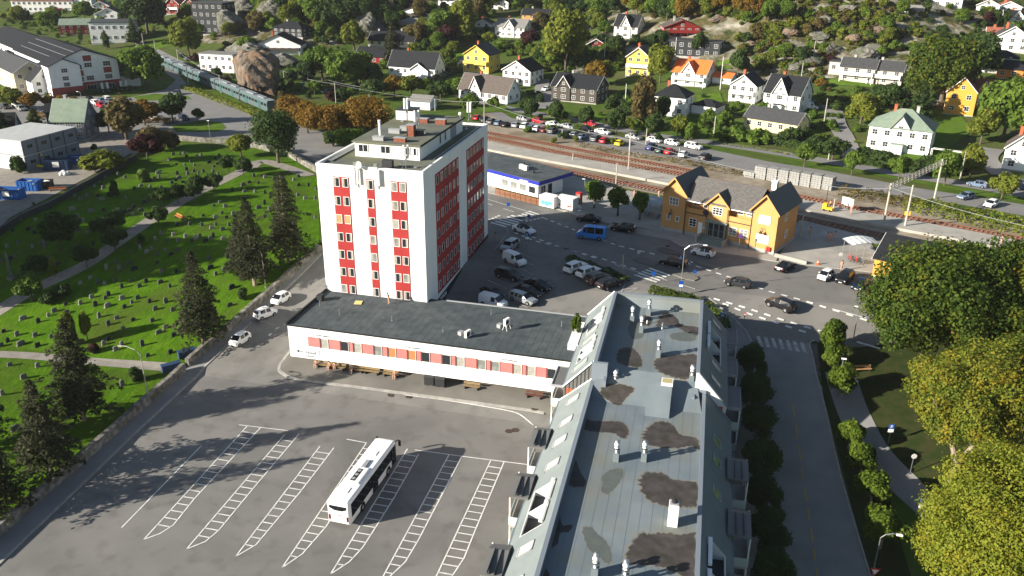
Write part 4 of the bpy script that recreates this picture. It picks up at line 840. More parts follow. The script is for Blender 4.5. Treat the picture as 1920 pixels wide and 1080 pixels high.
# ---------------------------------------------------------------- the kiosk with the blue fascia
def kiosk():
    A, Bp = at(1000, 383), at(1075, 352); z = A.z
    # roof corners in the photo: (915,289) ... (1010,341) front right, (1075,322) back right
    zr = 10.4; fr = at(1011, 341, zr); br = at(1075, 322, zr); d = (br - fr); ang = math.atan2(d.y, d.x) - math.pi / 2
    t = thing('kiosk_building', 'flat roofed white kiosk with a blue fascia beside the railway', 'building', (fr.x, fr.y, ZP), ang)
    Lx, Dy, hh = 24.0, max(8.0, d.length), zr - ZP
    b = MB(); b.box(-Lx, .6, -.2, -.8, Dy - 2.5, hh - .3); b.build('wall', [M_WHITE], t)
    b = MB(); b.box(-Lx - .4, 0, hh - .45, 0, Dy, hh, 0); b.build('roof', [M_FELT], t); b = MB(); b.box(-Lx - .42, -.06, hh - .8, .06, 0, hh - .1); b.box(0, 0, hh - .8, .06, Dy, hh - .1); b.build('blue_fascia', [mat('fascia_blue', (.02, .03, .28), rough=.4)], t)
    for x in (-2.4, -5.0, -7.6, -10.2): window(t, x, .58, 1.7, 0, 1.9, 1.5, 1, 1, M_GLASS2 if x < -4 else M_GLASS, M_FRAME, .06, 'shop_window')
    window(t, -.78, 2.2, 1.6, 90, 1.6, 2.0, 2, 1, M_GLASS, M_FRAME, .08, 'shop_window'); window(t, -.78, 4.4, 1.4, 90, 1.2, 2.3, 1, 1, M_GLASS, M_DARKM, .08, 'door')
    for x, y in ((-9.6, 5.2), (-8.2, 4.9)): b = MB(); b.box(x - .5, y - .35, hh, x + .5, y + .35, hh + .95); b.build('roof_unit', [M_WHITE], t)
    for x, y in ((-11.5, 7.0), (-11.0, 7.4), (-5.4, 4.2)): b = MB(); b.lathe([(.25, hh), (.25, hh + .5), (.32, hh + .55), (.1, hh + .8)], 10, 0, (x, y, 0)); b.build('roof_vent', [M_DARKM], t)
    text('shop_lettering', 'NARVESEN', .5, M_WHITE, t, (-3.0, -.08, hh - .72), (R(90), 0, 0), .01, .1, 'RIGHT')
    b = MB(); b.box(-17.6, -.15, 1.9, -16.2, .58, 2.9); b.build('hanging_sign', [mat('sign_orange', (.8, .3, .03))], t)
    b = MB(); b.box(-19.4, .5, 1.6, -18.2, .58, 2.3); b.build('yellow_sign', [mat('sign_yellow', (.75, .42, .03))], t)
kiosk()
# ---------------------------------------------------------------- vehicles
M_TYRE = mat('tyre', (.012, .012, .012), rough=.9)
M_RIM = mat('rim', (.35, .36, .37), rough=.35, metal=.7)
M_CARG = mat('car_glass', (.008, .010, .012), rough=.1, spec=.4)
M_HEAD = mat('headlight', (.55, .57, .58), rough=.1, spec=.8)
M_TAIL = mat('tail_light', (.14, .008, .008), rough=.2, spec=.6)
M_PLATE = mat('number_plate', (.7, .7, .68), rough=.5)
M_BLACKP = mat('black_plastic', (.015, .015, .016), rough=.6)
def paint(name, c, rough=.3, metal=0.0):
    m = mat('car_' + name, c, rough=rough, spec=.28, metal=metal); b = m.node_tree.nodes['Principled BSDF']; b.inputs['Coat Weight'].default_value = .08; b.inputs['Coat Roughness'].default_value = .1; return m
PC = dict(white=paint('white', (.78, .78, .77)), silver=paint('silver', (.42, .44, .46), .3, .5), grey=paint('grey', (.13, .14, .15), .3, .3), black=paint('black', (.008, .008, .010)), blue=paint('blue', (.012, .03, .13)), navy=paint('navy', (.008, .014, .035)), red=paint('red', (.38, .012, .02)), darkred=paint('darkred', (.12, .01, .02)), green=paint('green', (.01, .05, .045)), yellow=paint('yellow', (.72, .55, .02)), vanblue=paint('vanblue', (.03, .22, .62)), steel=paint('steel', (.16, .22, .32), .3, .3), brown=paint('brown', (.09, .07, .06), .3, .3), black2=paint('graphite', (.03, .032, .036), .3, .2))
# side profiles: length, width, height, wheel radius, then stations from front to rear: x (share of half length), low z, belt z, top z, half width share at belt, share at top, glass to next station (0 none, 1 side+top, 2 side only), r = roof
PROF = {
 'hatch': (4.05, 1.78, 1.48, .32, [(1.0, .35, .55, .60, .80, .70, 0), (.94, .22, .70, .74, .93, .80, 0), (.55, .20, .84, .92, 1, .84, 1), (.16, .20, .90, 1.38, 1, .70, 2), (.10, .20, .90, 1.42, 1, .70, 2), (-.20, .20, .92, 1.48, 1, .70, 0), (-.24, .20, .92, 1.48, 1, .70, 2), (-.66, .20, .96, 1.42, .99, .68, 0), (-.74, .20, .98, 1.36, .98, .66, 1), (-.95, .24, .99, 1.04, .92, .78, 0), (-1.0, .35, .80, .84, .86, .76, 0)]),
 'sedan': (4.7, 1.84, 1.44, .33, [(1.0, .35, .52, .57, .78, .66, 0), (.94, .20, .66, .70, .93, .80, 0), (.48, .18, .84, .90, 1, .84, 1), (.14, .18, .90, 1.36, 1, .68, 2), (.06, .18, .90, 1.41, 1, .68, 2), (-.16, .18, .92, 1.44, 1, .68, 0), (-.20, .18, .92, 1.44, 1, .68, 2), (-.46, .18, .95, 1.36, 1, .66, 1), (-.80, .20, .98, 1.05, .97, .80, 0), (-.96, .24, .94, .98, .90, .80, 0), (-1.0, .36, .74, .78, .84, .74, 0)]),
 'suv': (4.6, 1.88, 1.66, .36, [(1.0, .40, .66, .72, .82, .72, 0), (.95, .28, .86, .90, .94, .84, 0), (.54, .25, 1.00, 1.08, 1, .86, 1), (.26, .25, 1.04, 1.56, 1, .74, 2), (.18, .25, 1.04, 1.61, 1, .74, 2), (-.12, .25, 1.06, 1.66, 1, .74, 0), (-.16, .25, 1.06, 1.66, 1, .74, 2), (-.72, .25, 1.10, 1.61, .99, .72, 0), (-.80, .25, 1.12, 1.56, .98, .70, 1), (-.96, .28, 1.12, 1.18, .93, .82, 0), (-1.0, .40, .90, .95, .88, .80, 0)]),
 'estate': (4.7, 1.82, 1.50, .33, [(1.0, .35, .55, .60, .80, .70, 0), (.94, .20, .70, .74, .93, .82, 0), (.50, .19, .85, .92, 1, .85, 1), (.18, .19, .90, 1.40, 1, .72, 2), (.10, .19, .90, 1.45, 1, .72, 2), (-.14, .19, .92, 1.49, 1, .72, 0), (-.18, .19, .92, 1.49, 1, .72, 2), (-.46, .19, .93, 1.49, 1, .72, 0), (-.50, .19, .93, 1.49, 1, .72, 2), (-.82, .19, .95, 1.45, .98, .70, 0), (-.88, .19, .97, 1.40, .97, .69, 1), (-.97, .24, .96, 1.02, .92, .80, 0), (-1.0, .35, .78, .82, .86, .78, 0)]),
 'city': (3.5, 1.60, 1.58, .29, [(1.0, .36, .62, .68, .76, .66, 0), (.95, .24, .80, .84, .92, .80, 0), (.74, .22, .92, 1.0, 1, .84, 1), (.34, .22, .96, 1.50, 1, .74, 2), (.26, .22, .96, 1.54, 1, .74, 2), (-.10, .22, .98, 1.58, 1, .74, 0), (-.16, .22, .98, 1.58, 1, .74, 2), (-.66, .22, 1.02, 1.50, .99, .70, 0), (-.78, .22, 1.04, 1.40, .97, .66, 1), (-.96, .26, .98, 1.04, .90, .76, 0), (-1.0, .38, .80, .84, .84, .74, 0)]),
 'van': (4.5, 1.84, 1.86, .34, [(1.0, .36, .66, .72, .82, .72, 0), (.95, .24, .88, .92, .94, .84, 0), (.62, .22, 1.02, 1.12, 1, .88, 1), (.34, .22, 1.06, 1.74, 1, .80, 2), (.26, .22, 1.06, 1.80, 1, .82, 2), (.02, .22, 1.08, 1.86, 1, .84, 0), (-.04, .22, 1.08, 1.86, 1, .84, 0), (-.92, .22, 1.08, 1.84, .99, .83, 0), (-.98, .26, 1.08, 1.78, .96, .80, 0), (-1.0, .36, .90, 1.60, .92, .80, 0)]),
 'minibus': (5.3, 1.95, 2.40, .35, [(1.0, .40, .80, .86, .84, .74, 0), (.95, .28, 1.05, 1.10, .95, .84, 0), (.74, .26, 1.22, 1.32, 1, .90, 1), (.52, .26, 1.26, 2.16, 1, .84, 2), (.46, .26, 1.26, 2.26, 1, .84, 2), (.28, .26, 1.26, 2.38, 1, .84, 0), (.24, .26, 1.26, 2.40, 1, .84, 2), (-.26, .26, 1.26, 2.40, 1, .84, 0), (-.30, .26, 1.26, 2.40, 1, .84, 2), (-.86, .26, 1.26, 2.40, .99, .84, 0), (-.97, .28, 1.26, 2.34, .98, .82, 0), (-1.0, .40, 1.0, 2.2, .95, .80, 0)]),
}
CARC = {}
def car_data(kind, roofdark):
    key = (kind, roofdark)
    if key in CARC: return CARC[key]
    L, W, Hh, wr, st = PROF[kind]; hl, hw = L / 2, W / 2
    body, glass = MB(), MB(); ring = []
    for x, zl, zb, ztp, kb, ktp, g in st:
        ring.append([(x * hl, hw * kb * .93, zl), (x * hl, hw * kb, zl + (zb - zl) * .45), (x * hl, hw * kb * .975, zb), (x * hl, hw * ktp, ztp - (.05 if ztp - zb > .2 else .01)), (x * hl, hw * ktp * .86, ztp)])
    for i in range(len(st) - 1):
        A, B = ring[i], ring[i + 1]; g = st[i][6]; cab = st[i][3] - st[i][2] > .2; cab2 = st[i + 1][3] - st[i + 1][2] > .2
        for s in (1, -1):
            m = lambda p: (p[0], p[1] * s, p[2])
            for k in range(4):
                q = [m(A[k]), m(B[k]), m(B[k + 1]), m(A[k + 1])]; q = q if s > 0 else q[::-1]
                tgt, mi = body, 0
                if k == 0 and False: mi = 1
                if k == 2 and g == 2: tgt = glass
                if g == 1 and k == 3: tgt = glass
                if roofdark and k == 3 and cab and cab2 and g != 1: mi = 1
                if k == 2 and g == 1: mi = 0
                tgt.poly(q, mi if tgt is body else 0)
        q = [(A[4][0], A[4][1], A[4][2]), (B[4][0], B[4][1], B[4][2]), (B[4][0], -B[4][1], B[4][2]), (A[4][0], -A[4][1], A[4][2])]
        (glass if g == 1 else body).poly(q, 0 if g == 1 else (1 if (roofdark and cab and cab2) else 0))
        body.poly([(A[0][0], -A[0][1], A[0][2]), (B[0][0], -B[0][1], B[0][2]), (B[0][0], B[0][1], B[0][2]), (A[0][0], A[0][1], A[0][2])], 1)
    for R_, flip in ((ring[0], False), (ring[-1], True)):
        P = [(p[0], p[1], p[2]) for p in R_] + [(p[0], -p[1], p[2]) for p in reversed(R_)]; body.poly(P if not flip else P[::-1], 0)
    # wheel arches shown by dark discs proud of the sills
    wb = hl * .62
    arch = MB()
    for x in (wb + .02 * hl, -wb * .98):
        for s in (1, -1):
            arch.tube((x, s * (hw * .60), wr * .98), (x, s * (hw + .004), wr * 1.0), wr * 1.16, wr * 1.16, 18, 1)
    body.v_arch = arch
    wheel = MB(); wheel.tube((0, -.11, 0), (0, .11, 0), wr, wr, 18, 0, cap=True); wheel.tube((0, .085, 0), (0, .118, 0), wr * .66, wr * .6, 14, 1); wheel.tube((0, -.118, 0), (0, -.085, 0), wr * .6, wr * .66, 14, 1)
    lamp = MB(); lamp.cbox(0, 0, 0, .16, .34, .15); tail = MB(); tail.cbox(0, 0, 0, .10, .22, .26); plate = MB(); plate.cbox(0, 0, 0, .03, .5, .11)
    mirror = MB(); mirror.cbox(0, 0, 0, .14, .2, .13)
    gl = MB(); arch_m = arch
    CARC[key] = dict(body=body, arch=arch.data('wheel_arch', [M_BLACKP, M_BLACKP]), glass=glass.data('window_glass', [M_CARG]), wheel=wheel.data('wheel', [M_TYRE, M_RIM]), lamp=lamp.data('headlight', [M_HEAD]), tail=tail.data('tail_light', [M_TAIL]), plate=plate.data('number_plate', [M_PLATE]), mirror=mirror, st=st, dims=(L, W, Hh, wr, wb), bodies={})
    return CARC[key]
def car(kind, col, pos, ang, label, group=None, roofdark=False, detail=True, nm=None):
    d = car_data(kind, roofdark); L, W, Hh, wr, wb = d['dims']; hl, hw = L / 2, W / 2
    name = nm or {'van': 'delivery_van', 'minibus': 'minibus'}.get(kind, 'parked_car')
    t = thing(name, label, 'van' if kind in ('van', 'minibus') else 'car', pos, ang, group)
    if col not in d['bodies']:
        me = d['body'].data('body', [PC[col], M_BLACKP]); d['bodies'][col] = me
        bm = bmesh.new(); bm.from_mesh(me); bmesh.ops.remove_doubles(bm, verts=bm.verts, dist=.0005); bmesh.ops.recalc_face_normals(bm, faces=bm.faces); bm.to_mesh(me); bm.free()
        me.polygons.foreach_set('use_smooth', [False] * len(me.polygons))
    o = link('body', d['bodies'][col], t)
    link('window_glass', d['glass'], t); link('wheel_arch', d['arch'], t)
    for x in (wb + .02 * hl, -wb * .98):
        for s in (1, -1): link('wheel', d['wheel'], t, (x, s * (hw - .07), wr))
    zf, zr_ = d['st'][1][2], d['st'][-2][2]
    for s in (1, -1):
        q = link('headlight', d['lamp'], t, (hl * .955, s * hw * .66, zf - .10)); q.rotation_euler = (0, 0, -s * .35)
        link('tail_light', d['tail'], t, (-hl * .975, s * hw * .78, zr_ - .14))
        if detail:
            key = 'mir_' + col
            if key not in d: d[key] = d['mirror'].data('mirror', [PC[col]])
            link('mirror', d[key], t, (hl * .36, s * (hw + .09), d['st'][3][2] + .08))
    if detail: link('number_plate', d['plate'], t, (hl * .995, 0, .45)); link('number_plate', d['plate'], t, (-hl * .995, 0, .62))
    return t
def carpx(kind, col, rear, front, label, group=None, roofdark=False, nm=None, dy=4):
    a, b = at(rear[0], rear[1] + dy), at(front[0], front[1] + dy); d = b - a; m = (a + b) / 2
    z = float(zt(m.x, m.y)) + .085
    return car(kind, col, (m.x, m.y, z), math.atan2(d.y, d.x), label, group, roofdark, True, nm)
for a in [
 ('sedan', 'white', (966, 427), (999, 437), 'white saloon with a dark glass roof driving off the zebra crossing', None, True, 'driving_car'),
 ('suv', 'silver', (968, 456), (944, 471), 'silver estate parked nearest the zebra crossing beside the tower'),
 ('van', 'white', (950, 484), (980, 497), 'small white panel van parked by the tower, behind the silver estate'),
 ('suv', 'black2', (936, 512), (972, 524), 'black people carrier alone in its bay in the middle of the shaded lot'),
 ('hatch', 'black2', (906, 543), (940, 561), 'dark hatchback hidden behind the white van at the wing roof'),
 ('van', 'white', (903, 563), (947, 577), 'white crew van half hidden by the edge of the wing roof'),
 ('estate', 'silver', (958, 553), (1003, 571), 'silver estate car parked second from the wing roof'),
 ('sedan', 'black', (968, 541), (1013, 557), 'black saloon parked beside the silver estate'),
 ('sedan', 'black', (988, 528), (1030, 545), 'black saloon at the outer end of the row with the silver estate'),
 ('suv', 'white', (1064, 510), (1094, 498), 'white crossover at the left end of the row by the hedge'),
 ('suv', 'white', (1086, 521), (1120, 507), 'white crossover second in the row by the hedge'),
 ('suv', 'brown', (1103, 533), (1137, 518), 'grey brown off-roader with a spare wheel in the row by the hedge'),
 ('suv', 'black', (1124, 544), (1160, 526), 'black crossover at the right end of the row by the hedge'),
 ('minibus', 'vanblue', (1131, 446), (1086, 441), 'bright blue minibus driving past the trees', None, False, 'minibus'),
 ('sedan', 'black', (1121, 414), (1086, 409), 'black saloon taxi waiting at the kerb under the trees'),
 ('estate', 'black', (1186, 432), (1150, 427), 'black estate car waiting at the kerb left of the station'),
 ('estate', 'black', (1284, 499), (1240, 490), 'black estate car driving between the traffic islands', None, False, 'driving_car'),
 ('hatch', 'white', (1337, 479), (1299, 471), 'white hatchback with a black roof in front of the station steps', None, True, 'driving_car'),
 ('hatch', 'black2', (1405, 537), (1361, 528), 'dark grey hatchback driving in the sun below the station', None, False, 'driving_car'),
 ('suv', 'black', (1480, 583), (1446, 566), 'black crossover driving between the dashed lane lines', None, False, 'driving_car'),
 ('sedan', 'black', (1456, 510), (1486, 494), 'black saloon pulling out beside the station yard', None, False, 'driving_car'),
 ('city', 'white', (1560, 512), (1535, 527), 'white and black small car parked by the orange cone'),
 ('suv', 'black', (1594, 514), (1572, 533), 'black off-roader parked between the white small car and the navy hatchback'),
 ('hatch', 'navy', (1622, 528), (1602, 545), 'navy hatchback parked beside the big tree'),
 ('hatch', 'darkred', (1652, 541), (1630, 556), 'dark red car mostly hidden under the big tree'),
 ('city', 'white', (538, 554), (517, 572), 'white city car farthest up the churchyard lane'),
 ('city', 'white', (484, 598), (512, 583), 'white city car in the middle of three on the churchyard lane'),
 ('city', 'white', (464, 628), (438, 652), 'white city car nearest the camera on the churchyard lane'),
 ('hatch', 'steel', (1846, 349), (1816, 344), 'slate blue hatchback on the rear road at the far right', None, False, 'driving_car'),
 ('suv', 'black', (1906, 345), (1890, 342), 'black car by the round tree at the right edge'),
 ('hatch', 'navy', (1926, 352), (1908, 352), 'dark car cut by the right edge of the picture'),
 ('hatch', 'steel', (1822, 367), (1799, 371), 'pale blue hatchback parked behind the dry shrubs'),
 ('hatch', 'white', (1866, 380), (1849, 387), 'white hatchback parked right of the dry shrubs'),
 ('van', 'white', (1508, 199), (1532, 202), 'white van parked outside the black roofed white house'),
 ('suv', 'silver', (1762, 192), (1745, 200), 'pale car under the big oak left of the mustard house'),
 ('hatch', 'white', (1031, 162), (1016, 170), 'white car parked on the lane beside the brown timber house'),
 ('suv', 'white', (578, 160), (556, 160), 'white car parked above the orange trees'),
 ('hatch', 'navy', (625, 170), (605, 172), 'dark car parked above the orange trees, right of the white one'),
 ('suv', 'black', (1094, 52), (1108, 50), 'dark car on the drive of the white house with two gables'),
 ('hatch', 'grey', (337, 171), (326, 176), 'dark car driving on the main road beside the train', None, False, 'driving_car'),
 ('hatch', 'black', (345, 106), (336, 100), 'black car parked across from the long white house, upper one'),
 ('hatch', 'grey', (355, 112), (346, 107), 'grey car parked across from the long white house, lower one'),
 ('city', 'silver', (380, 127), (370, 122), 'pale car parked at the corner of the long white house'),
]:
    carpx(*a)
G1 = 'cars in the long car park behind the railway'
row = [((971, 225), 'silver', 'hatch'), ((1000, 229), 'red', 'hatch'), ((1028, 235), 'white', 'sedan'), ((1055, 239), 'silver', 'sedan'), ((1090, 244), 'black', 'sedan'), ((1098, 234), 'red', 'hatch'), ((1120, 249), 'white', 'sedan'), ((1178, 259), 'silver', 'sedan'), ((1217, 265), 'white', 'hatch'), ((1250, 270), 'white', 'hatch'), ((1290, 277), 'white', 'suv')]
for i, ((x, y), c, k) in enumerate(row):
    carpx(k, c, (x, y - 2), (x + 20, y + 2), '%s %s, upper row of the rear car park%s' % (c, 'saloon' if k == 'sedan' else 'car', {0: ', leftmost', 5: ', behind a black one', 9: ', towards its right end', 10: ', at its right end', 2: ', next to the red one', 3: ', next to the black one', 6: ', right of the black one', 8: ', right of a silver one', 7: ', alone in the middle'}.get(i, '')), G1, dy=2)
row2 = [((968, 238), 'silver'), ((985, 240), 'white'), ((998, 243), 'steel'), ((1007, 245), 'white'), ((1021, 247), 'darkred'), ((1036, 249), 'grey'), ((1065, 254), 'black2'), ((1077, 256), 'silver'), ((1091, 260), 'steel'), ((1117, 264), 'grey'), ((1134, 267), 'red'), ((1162, 272), 'yellow'), ((895, 224), 'red'), ((909, 228), 'black2'), ((922, 231), 'grey'), ((935, 234), 'steel'), ((948, 237), 'black'), ((1221, 280), 'blue'), ((1239, 285), 'green'), ((1255, 288), 'red'), ((1282, 293), 'white'), ((1322, 299), 'black2')]
for i, ((x, y), c) in enumerate(row2):
    px = row2[i - 1][1] if i else None; nx = row2[i + 1][1] if i + 1 < len(row2) else None
    lab = '%s car, lower row of the rear car park' % c.replace('black2', 'dark grey').replace('steel', 'blue grey').replace('darkred', 'dark red')
    if nx: lab += ', left of the %s one' % nx.replace('black2', 'dark grey').replace('steel', 'blue grey').replace('darkred', 'dark red')
    carpx(['hatch', 'suv', 'estate', 'hatch'][i % 4], c, (x - 7, y + 3), (x + 7, y - 4), lab, G1, dy=1)
G2 = 'cars in the car park by the red and white school building'
lst = [(170, 189, 'black'), (180, 196, 'white'), (190, 201, 'red'), (192, 192, 'steel'), (200, 201, 'grey'), (208, 195, 'grey'), (214, 203, 'silver'), (203, 189, 'white'), (33, 201, 'white'), (40, 207, 'silver'), (11, 203, 'black2'), (52, 206, 'navy'), (81, 209, 'navy'), (88, 211, 'black'), (260, 219, 'black2'), (268, 222, 'black'), (275, 220, 'grey'), (288, 224, 'white'), (248, 217, 'black'), (345, 224, 'navy'), (236, 216, 'grey'), (303, 114, 'white'), (312, 118, 'silver')]
for i, (x, y, c) in enumerate(lst):
    carpx(['hatch', 'estate', 'suv'][i % 3], c, (x - 6, y - 3), (x + 6, y + 2), '%s car %s' % (c.replace('black2', 'dark grey').replace('steel', 'blue grey'), 'at the left end of the car park, by the orange trees' if x < 100 else 'in the row behind the green roofed grey house' if x < 220 else 'half hidden by the trees of the roadside island' if x < 350 and y > 200 else 'by the level crossing'), G2, dy=1)
G3 = 'cars in the high car park in front of the long white hilltop building'
for i, (x, c) in enumerate(((75, 'white'), (88, 'grey'), (98, 'navy'), (109, 'red'), (117, 'red'), (130, 'silver'), (140, 'white'))):
    carpx('hatch', c, (x - 5, 22.5 - i * .4), (x + 5, 21.5 - i * .4), '%s car in the row below the long white hilltop building' % c, G3, dy=1)

# ---------------------------------------------------------------- the coach
def bus():
    a, b = at(633, 990), at(735, 855); d = (b - a).normalized(); L, W, Hh = 12.6, 2.55, 3.15
    mid = Vector(((at(612.4, 985.5) + at(655, 991.5)) / 2)); c = mid + d * (L / 2)
    # heading taken from the lower right edge of the body
    r0, r1 = at(657, 992), at(748, 863); dd = (r1 - r0); ang = math.atan2(dd.y, dd.x); dr = Vector((math.cos(ang), math.sin(ang), 0)); nrm = Vector((-dr.y, dr.x, 0))
    c = r0 + dr * (L / 2) + nrm * (W / 2)
    t = thing('coach', 'white twelve metre bus parked across the painted bays', 'bus', (c.x, c.y, .05), ang)
    def sec(x, k=1.0, zb=.32, top=Hh, tk=1.0):
        h = W / 2 * k; return [(x, h * .97, zb), (x, h, zb + .3), (x, h, 1.25), (x, h * .985, top - .28), (x, h * .93 * tk, top - .09), (x, h * .80 * tk, top)]
    S = [sec(L / 2, .80, .4, Hh - .35), sec(L / 2 - .12, .93, .33, Hh - .12), sec(L / 2 - .5, 1, .32), sec(-L / 2 + .35, 1, .32), sec(-L / 2 + .08, .96, .36, Hh - .08), sec(-L / 2, .90, .5, Hh - .3)]
    bd = MB()
    for A, B in zip(S[:-1], S[1:]):
        for s in (1, -1):
            for k in range(5):
                q = [(*A[k][:1], A[k][1] * s, A[k][2]), (B[k][0], B[k][1] * s, B[k][2]), (B[k + 1][0], B[k + 1][1] * s, B[k + 1][2]), (A[k + 1][0], A[k + 1][1] * s, A[k + 1][2])]
                bd.poly(q if s < 0 else q[::-1], 0)
        bd.poly([(A[5][0], A[5][1], A[5][2]), (A[5][0], -A[5][1], A[5][2]), (B[5][0], -B[5][1], B[5][2]), (B[5][0], B[5][1], B[5][2])][::-1])
    for s_, fl in ((S[0], 0), (S[-1], 1)):
        P = [(p[0], p[1], p[2]) for p in s_] + [(p[0], -p[1], p[2]) for p in reversed(s_)]; bd.poly(P[::-1] if fl else P)
    me = bd.data('body', [PC['white']]); bm = bmesh.new(); bm.from_mesh(me); bmesh.ops.remove_doubles(bm, verts=bm.verts, dist=.001); bmesh.ops.recalc_face_normals(bm, faces=bm.faces); bm.to_mesh(me); bm.free(); link('body', me, t, bevel=.03)
    h = W / 2 + .012
    for s in (-1, 1):
        b = MB(); x0, x1 = -L / 2 + .55, L / 2 - .35; b.poly([(x0, s * h, 1.05), (x1, s * h, 1.32), (x1, s * h * .985, Hh - .42), (x0, s * h * .985, Hh - .42)][::-s]); w_ = b.build('window_band', [M_CARG], t)
        for k in range(1, 8): q = MB(); xx = x0 + (x1 - x0) * k / 8; q.box(xx - .03, s * h - .01, 1.3, xx + .03, s * h + .012, Hh - .45); q.build('pillar', [M_BLACKP], w_)
        for xx, wd in ((L / 2 - 1.05, 1.15), (.1, 1.35)) if s < 0 else ():
            b = MB(); b.box(xx - wd / 2, s * (h + .015) - .01, .36, xx + wd / 2, s * (h + .015) + .01, Hh - .45); dq = b.build('door', [M_CARG], t); e = MB()
            for xx2 in (xx - wd / 2, xx, xx + wd / 2): e.box(xx2 - .035, s * (h + .03) - .012, .36, xx2 + .035, s * (h + .03) + .012, Hh - .45)
            e.build('door_frame', [M_BLACKP], dq)
        for xx in (L / 2 - 2.65, -L / 2 + 3.1):
            b = MB(); b.tube((xx, s * (h - .4), .52), (xx, s * (h + .006), .52), .60, .60, 20); b.build('wheel_arch', [M_BLACKP], t)
            b = MB(); b.tube((xx, s * (h - .3), .48), (xx, s * (h + .02), .48), .48, .48, 20, 0); b.tube((xx, s * (h + .0), .48), (xx, s * (h + .035), .48), .27, .24, 14, 1); b.build('wheel', [M_TYRE, M_RIM], t)
        b = MB(); b.path([(L / 2 - .1, s * 1.1, Hh - .35), (L / 2 + .25, s * 1.3, Hh - .25), (L / 2 + .5, s * 1.42, Hh - .45)], .06, 6); b.cbox(L / 2 + .52, s * 1.42, Hh - .85, .16, .26, .7); b.build('mirror', [M_BLACKP], t)
        b = MB(); b.cbox(-L / 2 + .02, s * 1.02, 1.1, .12, .2, .62); b.build('tail_light', [M_TAIL], t)
        b = MB(); b.cbox(L / 2 - .1, s * .95, .75, .16, .4, .22); b.build('headlight', [M_HEAD], t)
    b = MB(); b.poly([(L / 2 + .01, -.95, 1.1), (L / 2 + .01, .95, 1.1), (L / 2 - .02, 1.0, Hh - .5), (L / 2 - .02, -1.0, Hh - .5)]); b.build('windscreen', [M_CARG], t)
    b = MB(); x = -L / 2 - .012; b.poly([(x, 1.0, 2.62), (x, -1.0, 2.62), (x, -1.02, 2.3), (x, -.45, 2.02), (x, .45, 2.02), (x, 1.02, 2.3)][::1]); b.build('rear_window', [M_CARG], t)
    b = MB(); b.box(-L / 2 - .02, -.42, 1.42, -L / 2 + .02, .42, 1.5); b.build('grille', [M_BLACKP], t); b = MB(); b.box(-L / 2 - .02, -.26, .62, -L / 2 + .02, .26, .75); b.build('number_plate', [M_PLATE], t)
    b = MB(); b.box(-L / 2 + 3.3, -.85, Hh - .02, -L / 2 + 6.2, .85, Hh + .22); r = b.build('air_conditioner', [PC['white']], t, bevel=.08)
    b = MB(); b.box(-L / 2 + 3.6, -.28, Hh + .2, -L / 2 + 5.8, .28, Hh + .235, 0)
    for k in range(3): b.lathe([(.0, .03), (.2, .03), (.22, 0)], 14, 1, (-L / 2 + 4.0 + k * .72, 0, Hh + .235))
    b.build('fan_grille', [M_BLACKP, M_GREYP], r); b = MB(); b.box(-L / 2 + 6.3, -.25, Hh, -L / 2 + 7.7, .25, Hh + .16); b.build('roof_duct', [M_GREYP], t, bevel=.03)
    for xx in (-L / 2 + 2.1, L / 2 - 3.4): b = MB(); b.box(xx - .45, -.35, Hh - .01, xx + .45, .35, Hh + .07); b.build('roof_hatch', [PC['white']], t, bevel=.02)
bus()
# ---------------------------------------------------------------- trees and shrubs
M_BARK = mat('bark', (.075, .06, .045), (.13, .11, .09), 3, .95, .03, 8)
M_BARKP = mat('bark_pale', (.22, .17, .13), (.30, .25, .20), 3, .95, .02, 8)
LC = dict(
 g=[(.045, .088, .012), (.100, .165, .022), (.155, .215, .032)], o=[(.060, .085, .012), (.14, .17, .022), (.22, .23, .032)],
 y=[(.08, .055, .010), (.19, .125, .016), (.28, .15, .018)], d=[(.020, .042, .012), (.046, .080, .020), (.075, .115, .030)],
 r=[(.022, .010, .012), (.055, .020, .020), (.085, .032, .026)], b=[(.065, .055, .018), (.125, .10, .035), (.18, .14, .05)],
 a=[(.065, .04, .010), (.15, .085, .014), (.22, .13, .02), (.10, .085, .015)], s=[(.018, .024, .012), (.045, .052, .026), (.095, .090, .050)],
 k=[(.035, .065, .010), (.09, .13, .016), (.18, .19, .022), (.30, .20, .02)], l=[(.07, .10, .012), (.14, .175, .018), (.20, .225, .025), (.28, .22, .02)],
 n=[(.03, .06, .008), (.075, .12, .012), (.13, .175, .02)], j=[(.018, .040, .007), (.045, .080, .012), (.09, .125, .016), (.19, .14, .016)])
LM = {k: leafmat('leaves_' + n, LC[k], .42) for k, n in dict(g='green', o='olive', y='gold', d='dark', r='copper', b='birch_brown', a='autumn', s='spruce', k='lime', l='yellow', n='linden', j='oak').items()}
KN = dict(g='green', o='olive green', y='golden', d='dark green', r='copper leaved', b='brown leaved', a='orange and olive autumn', s='dark spruce', k='yellow green', l='yellow', n='bright green', j='dark olive')
def quads(C, N, S, rng, asp=1.0):
    """numpy: n leaf quads at C facing N, sizes S -> verts, faces"""
    n = len(C); A = rng.normal(size=(n, 3)); T = np.cross(N, A); T /= np.linalg.norm(T, axis=1, keepdims=True) + 1e-9; B = np.cross(N, T); B /= np.linalg.norm(B, axis=1, keepdims=True) + 1e-9
    T = T * S[:, None] * .5; B = B * S[:, None] * .5 * asp; V = np.stack([C - T - B * .6, C + T * .7 - B, C + T + B * .7, C - T * .6 + B], 1).reshape(-1, 3)
    return V, np.arange(4 * n, dtype=np.int32)
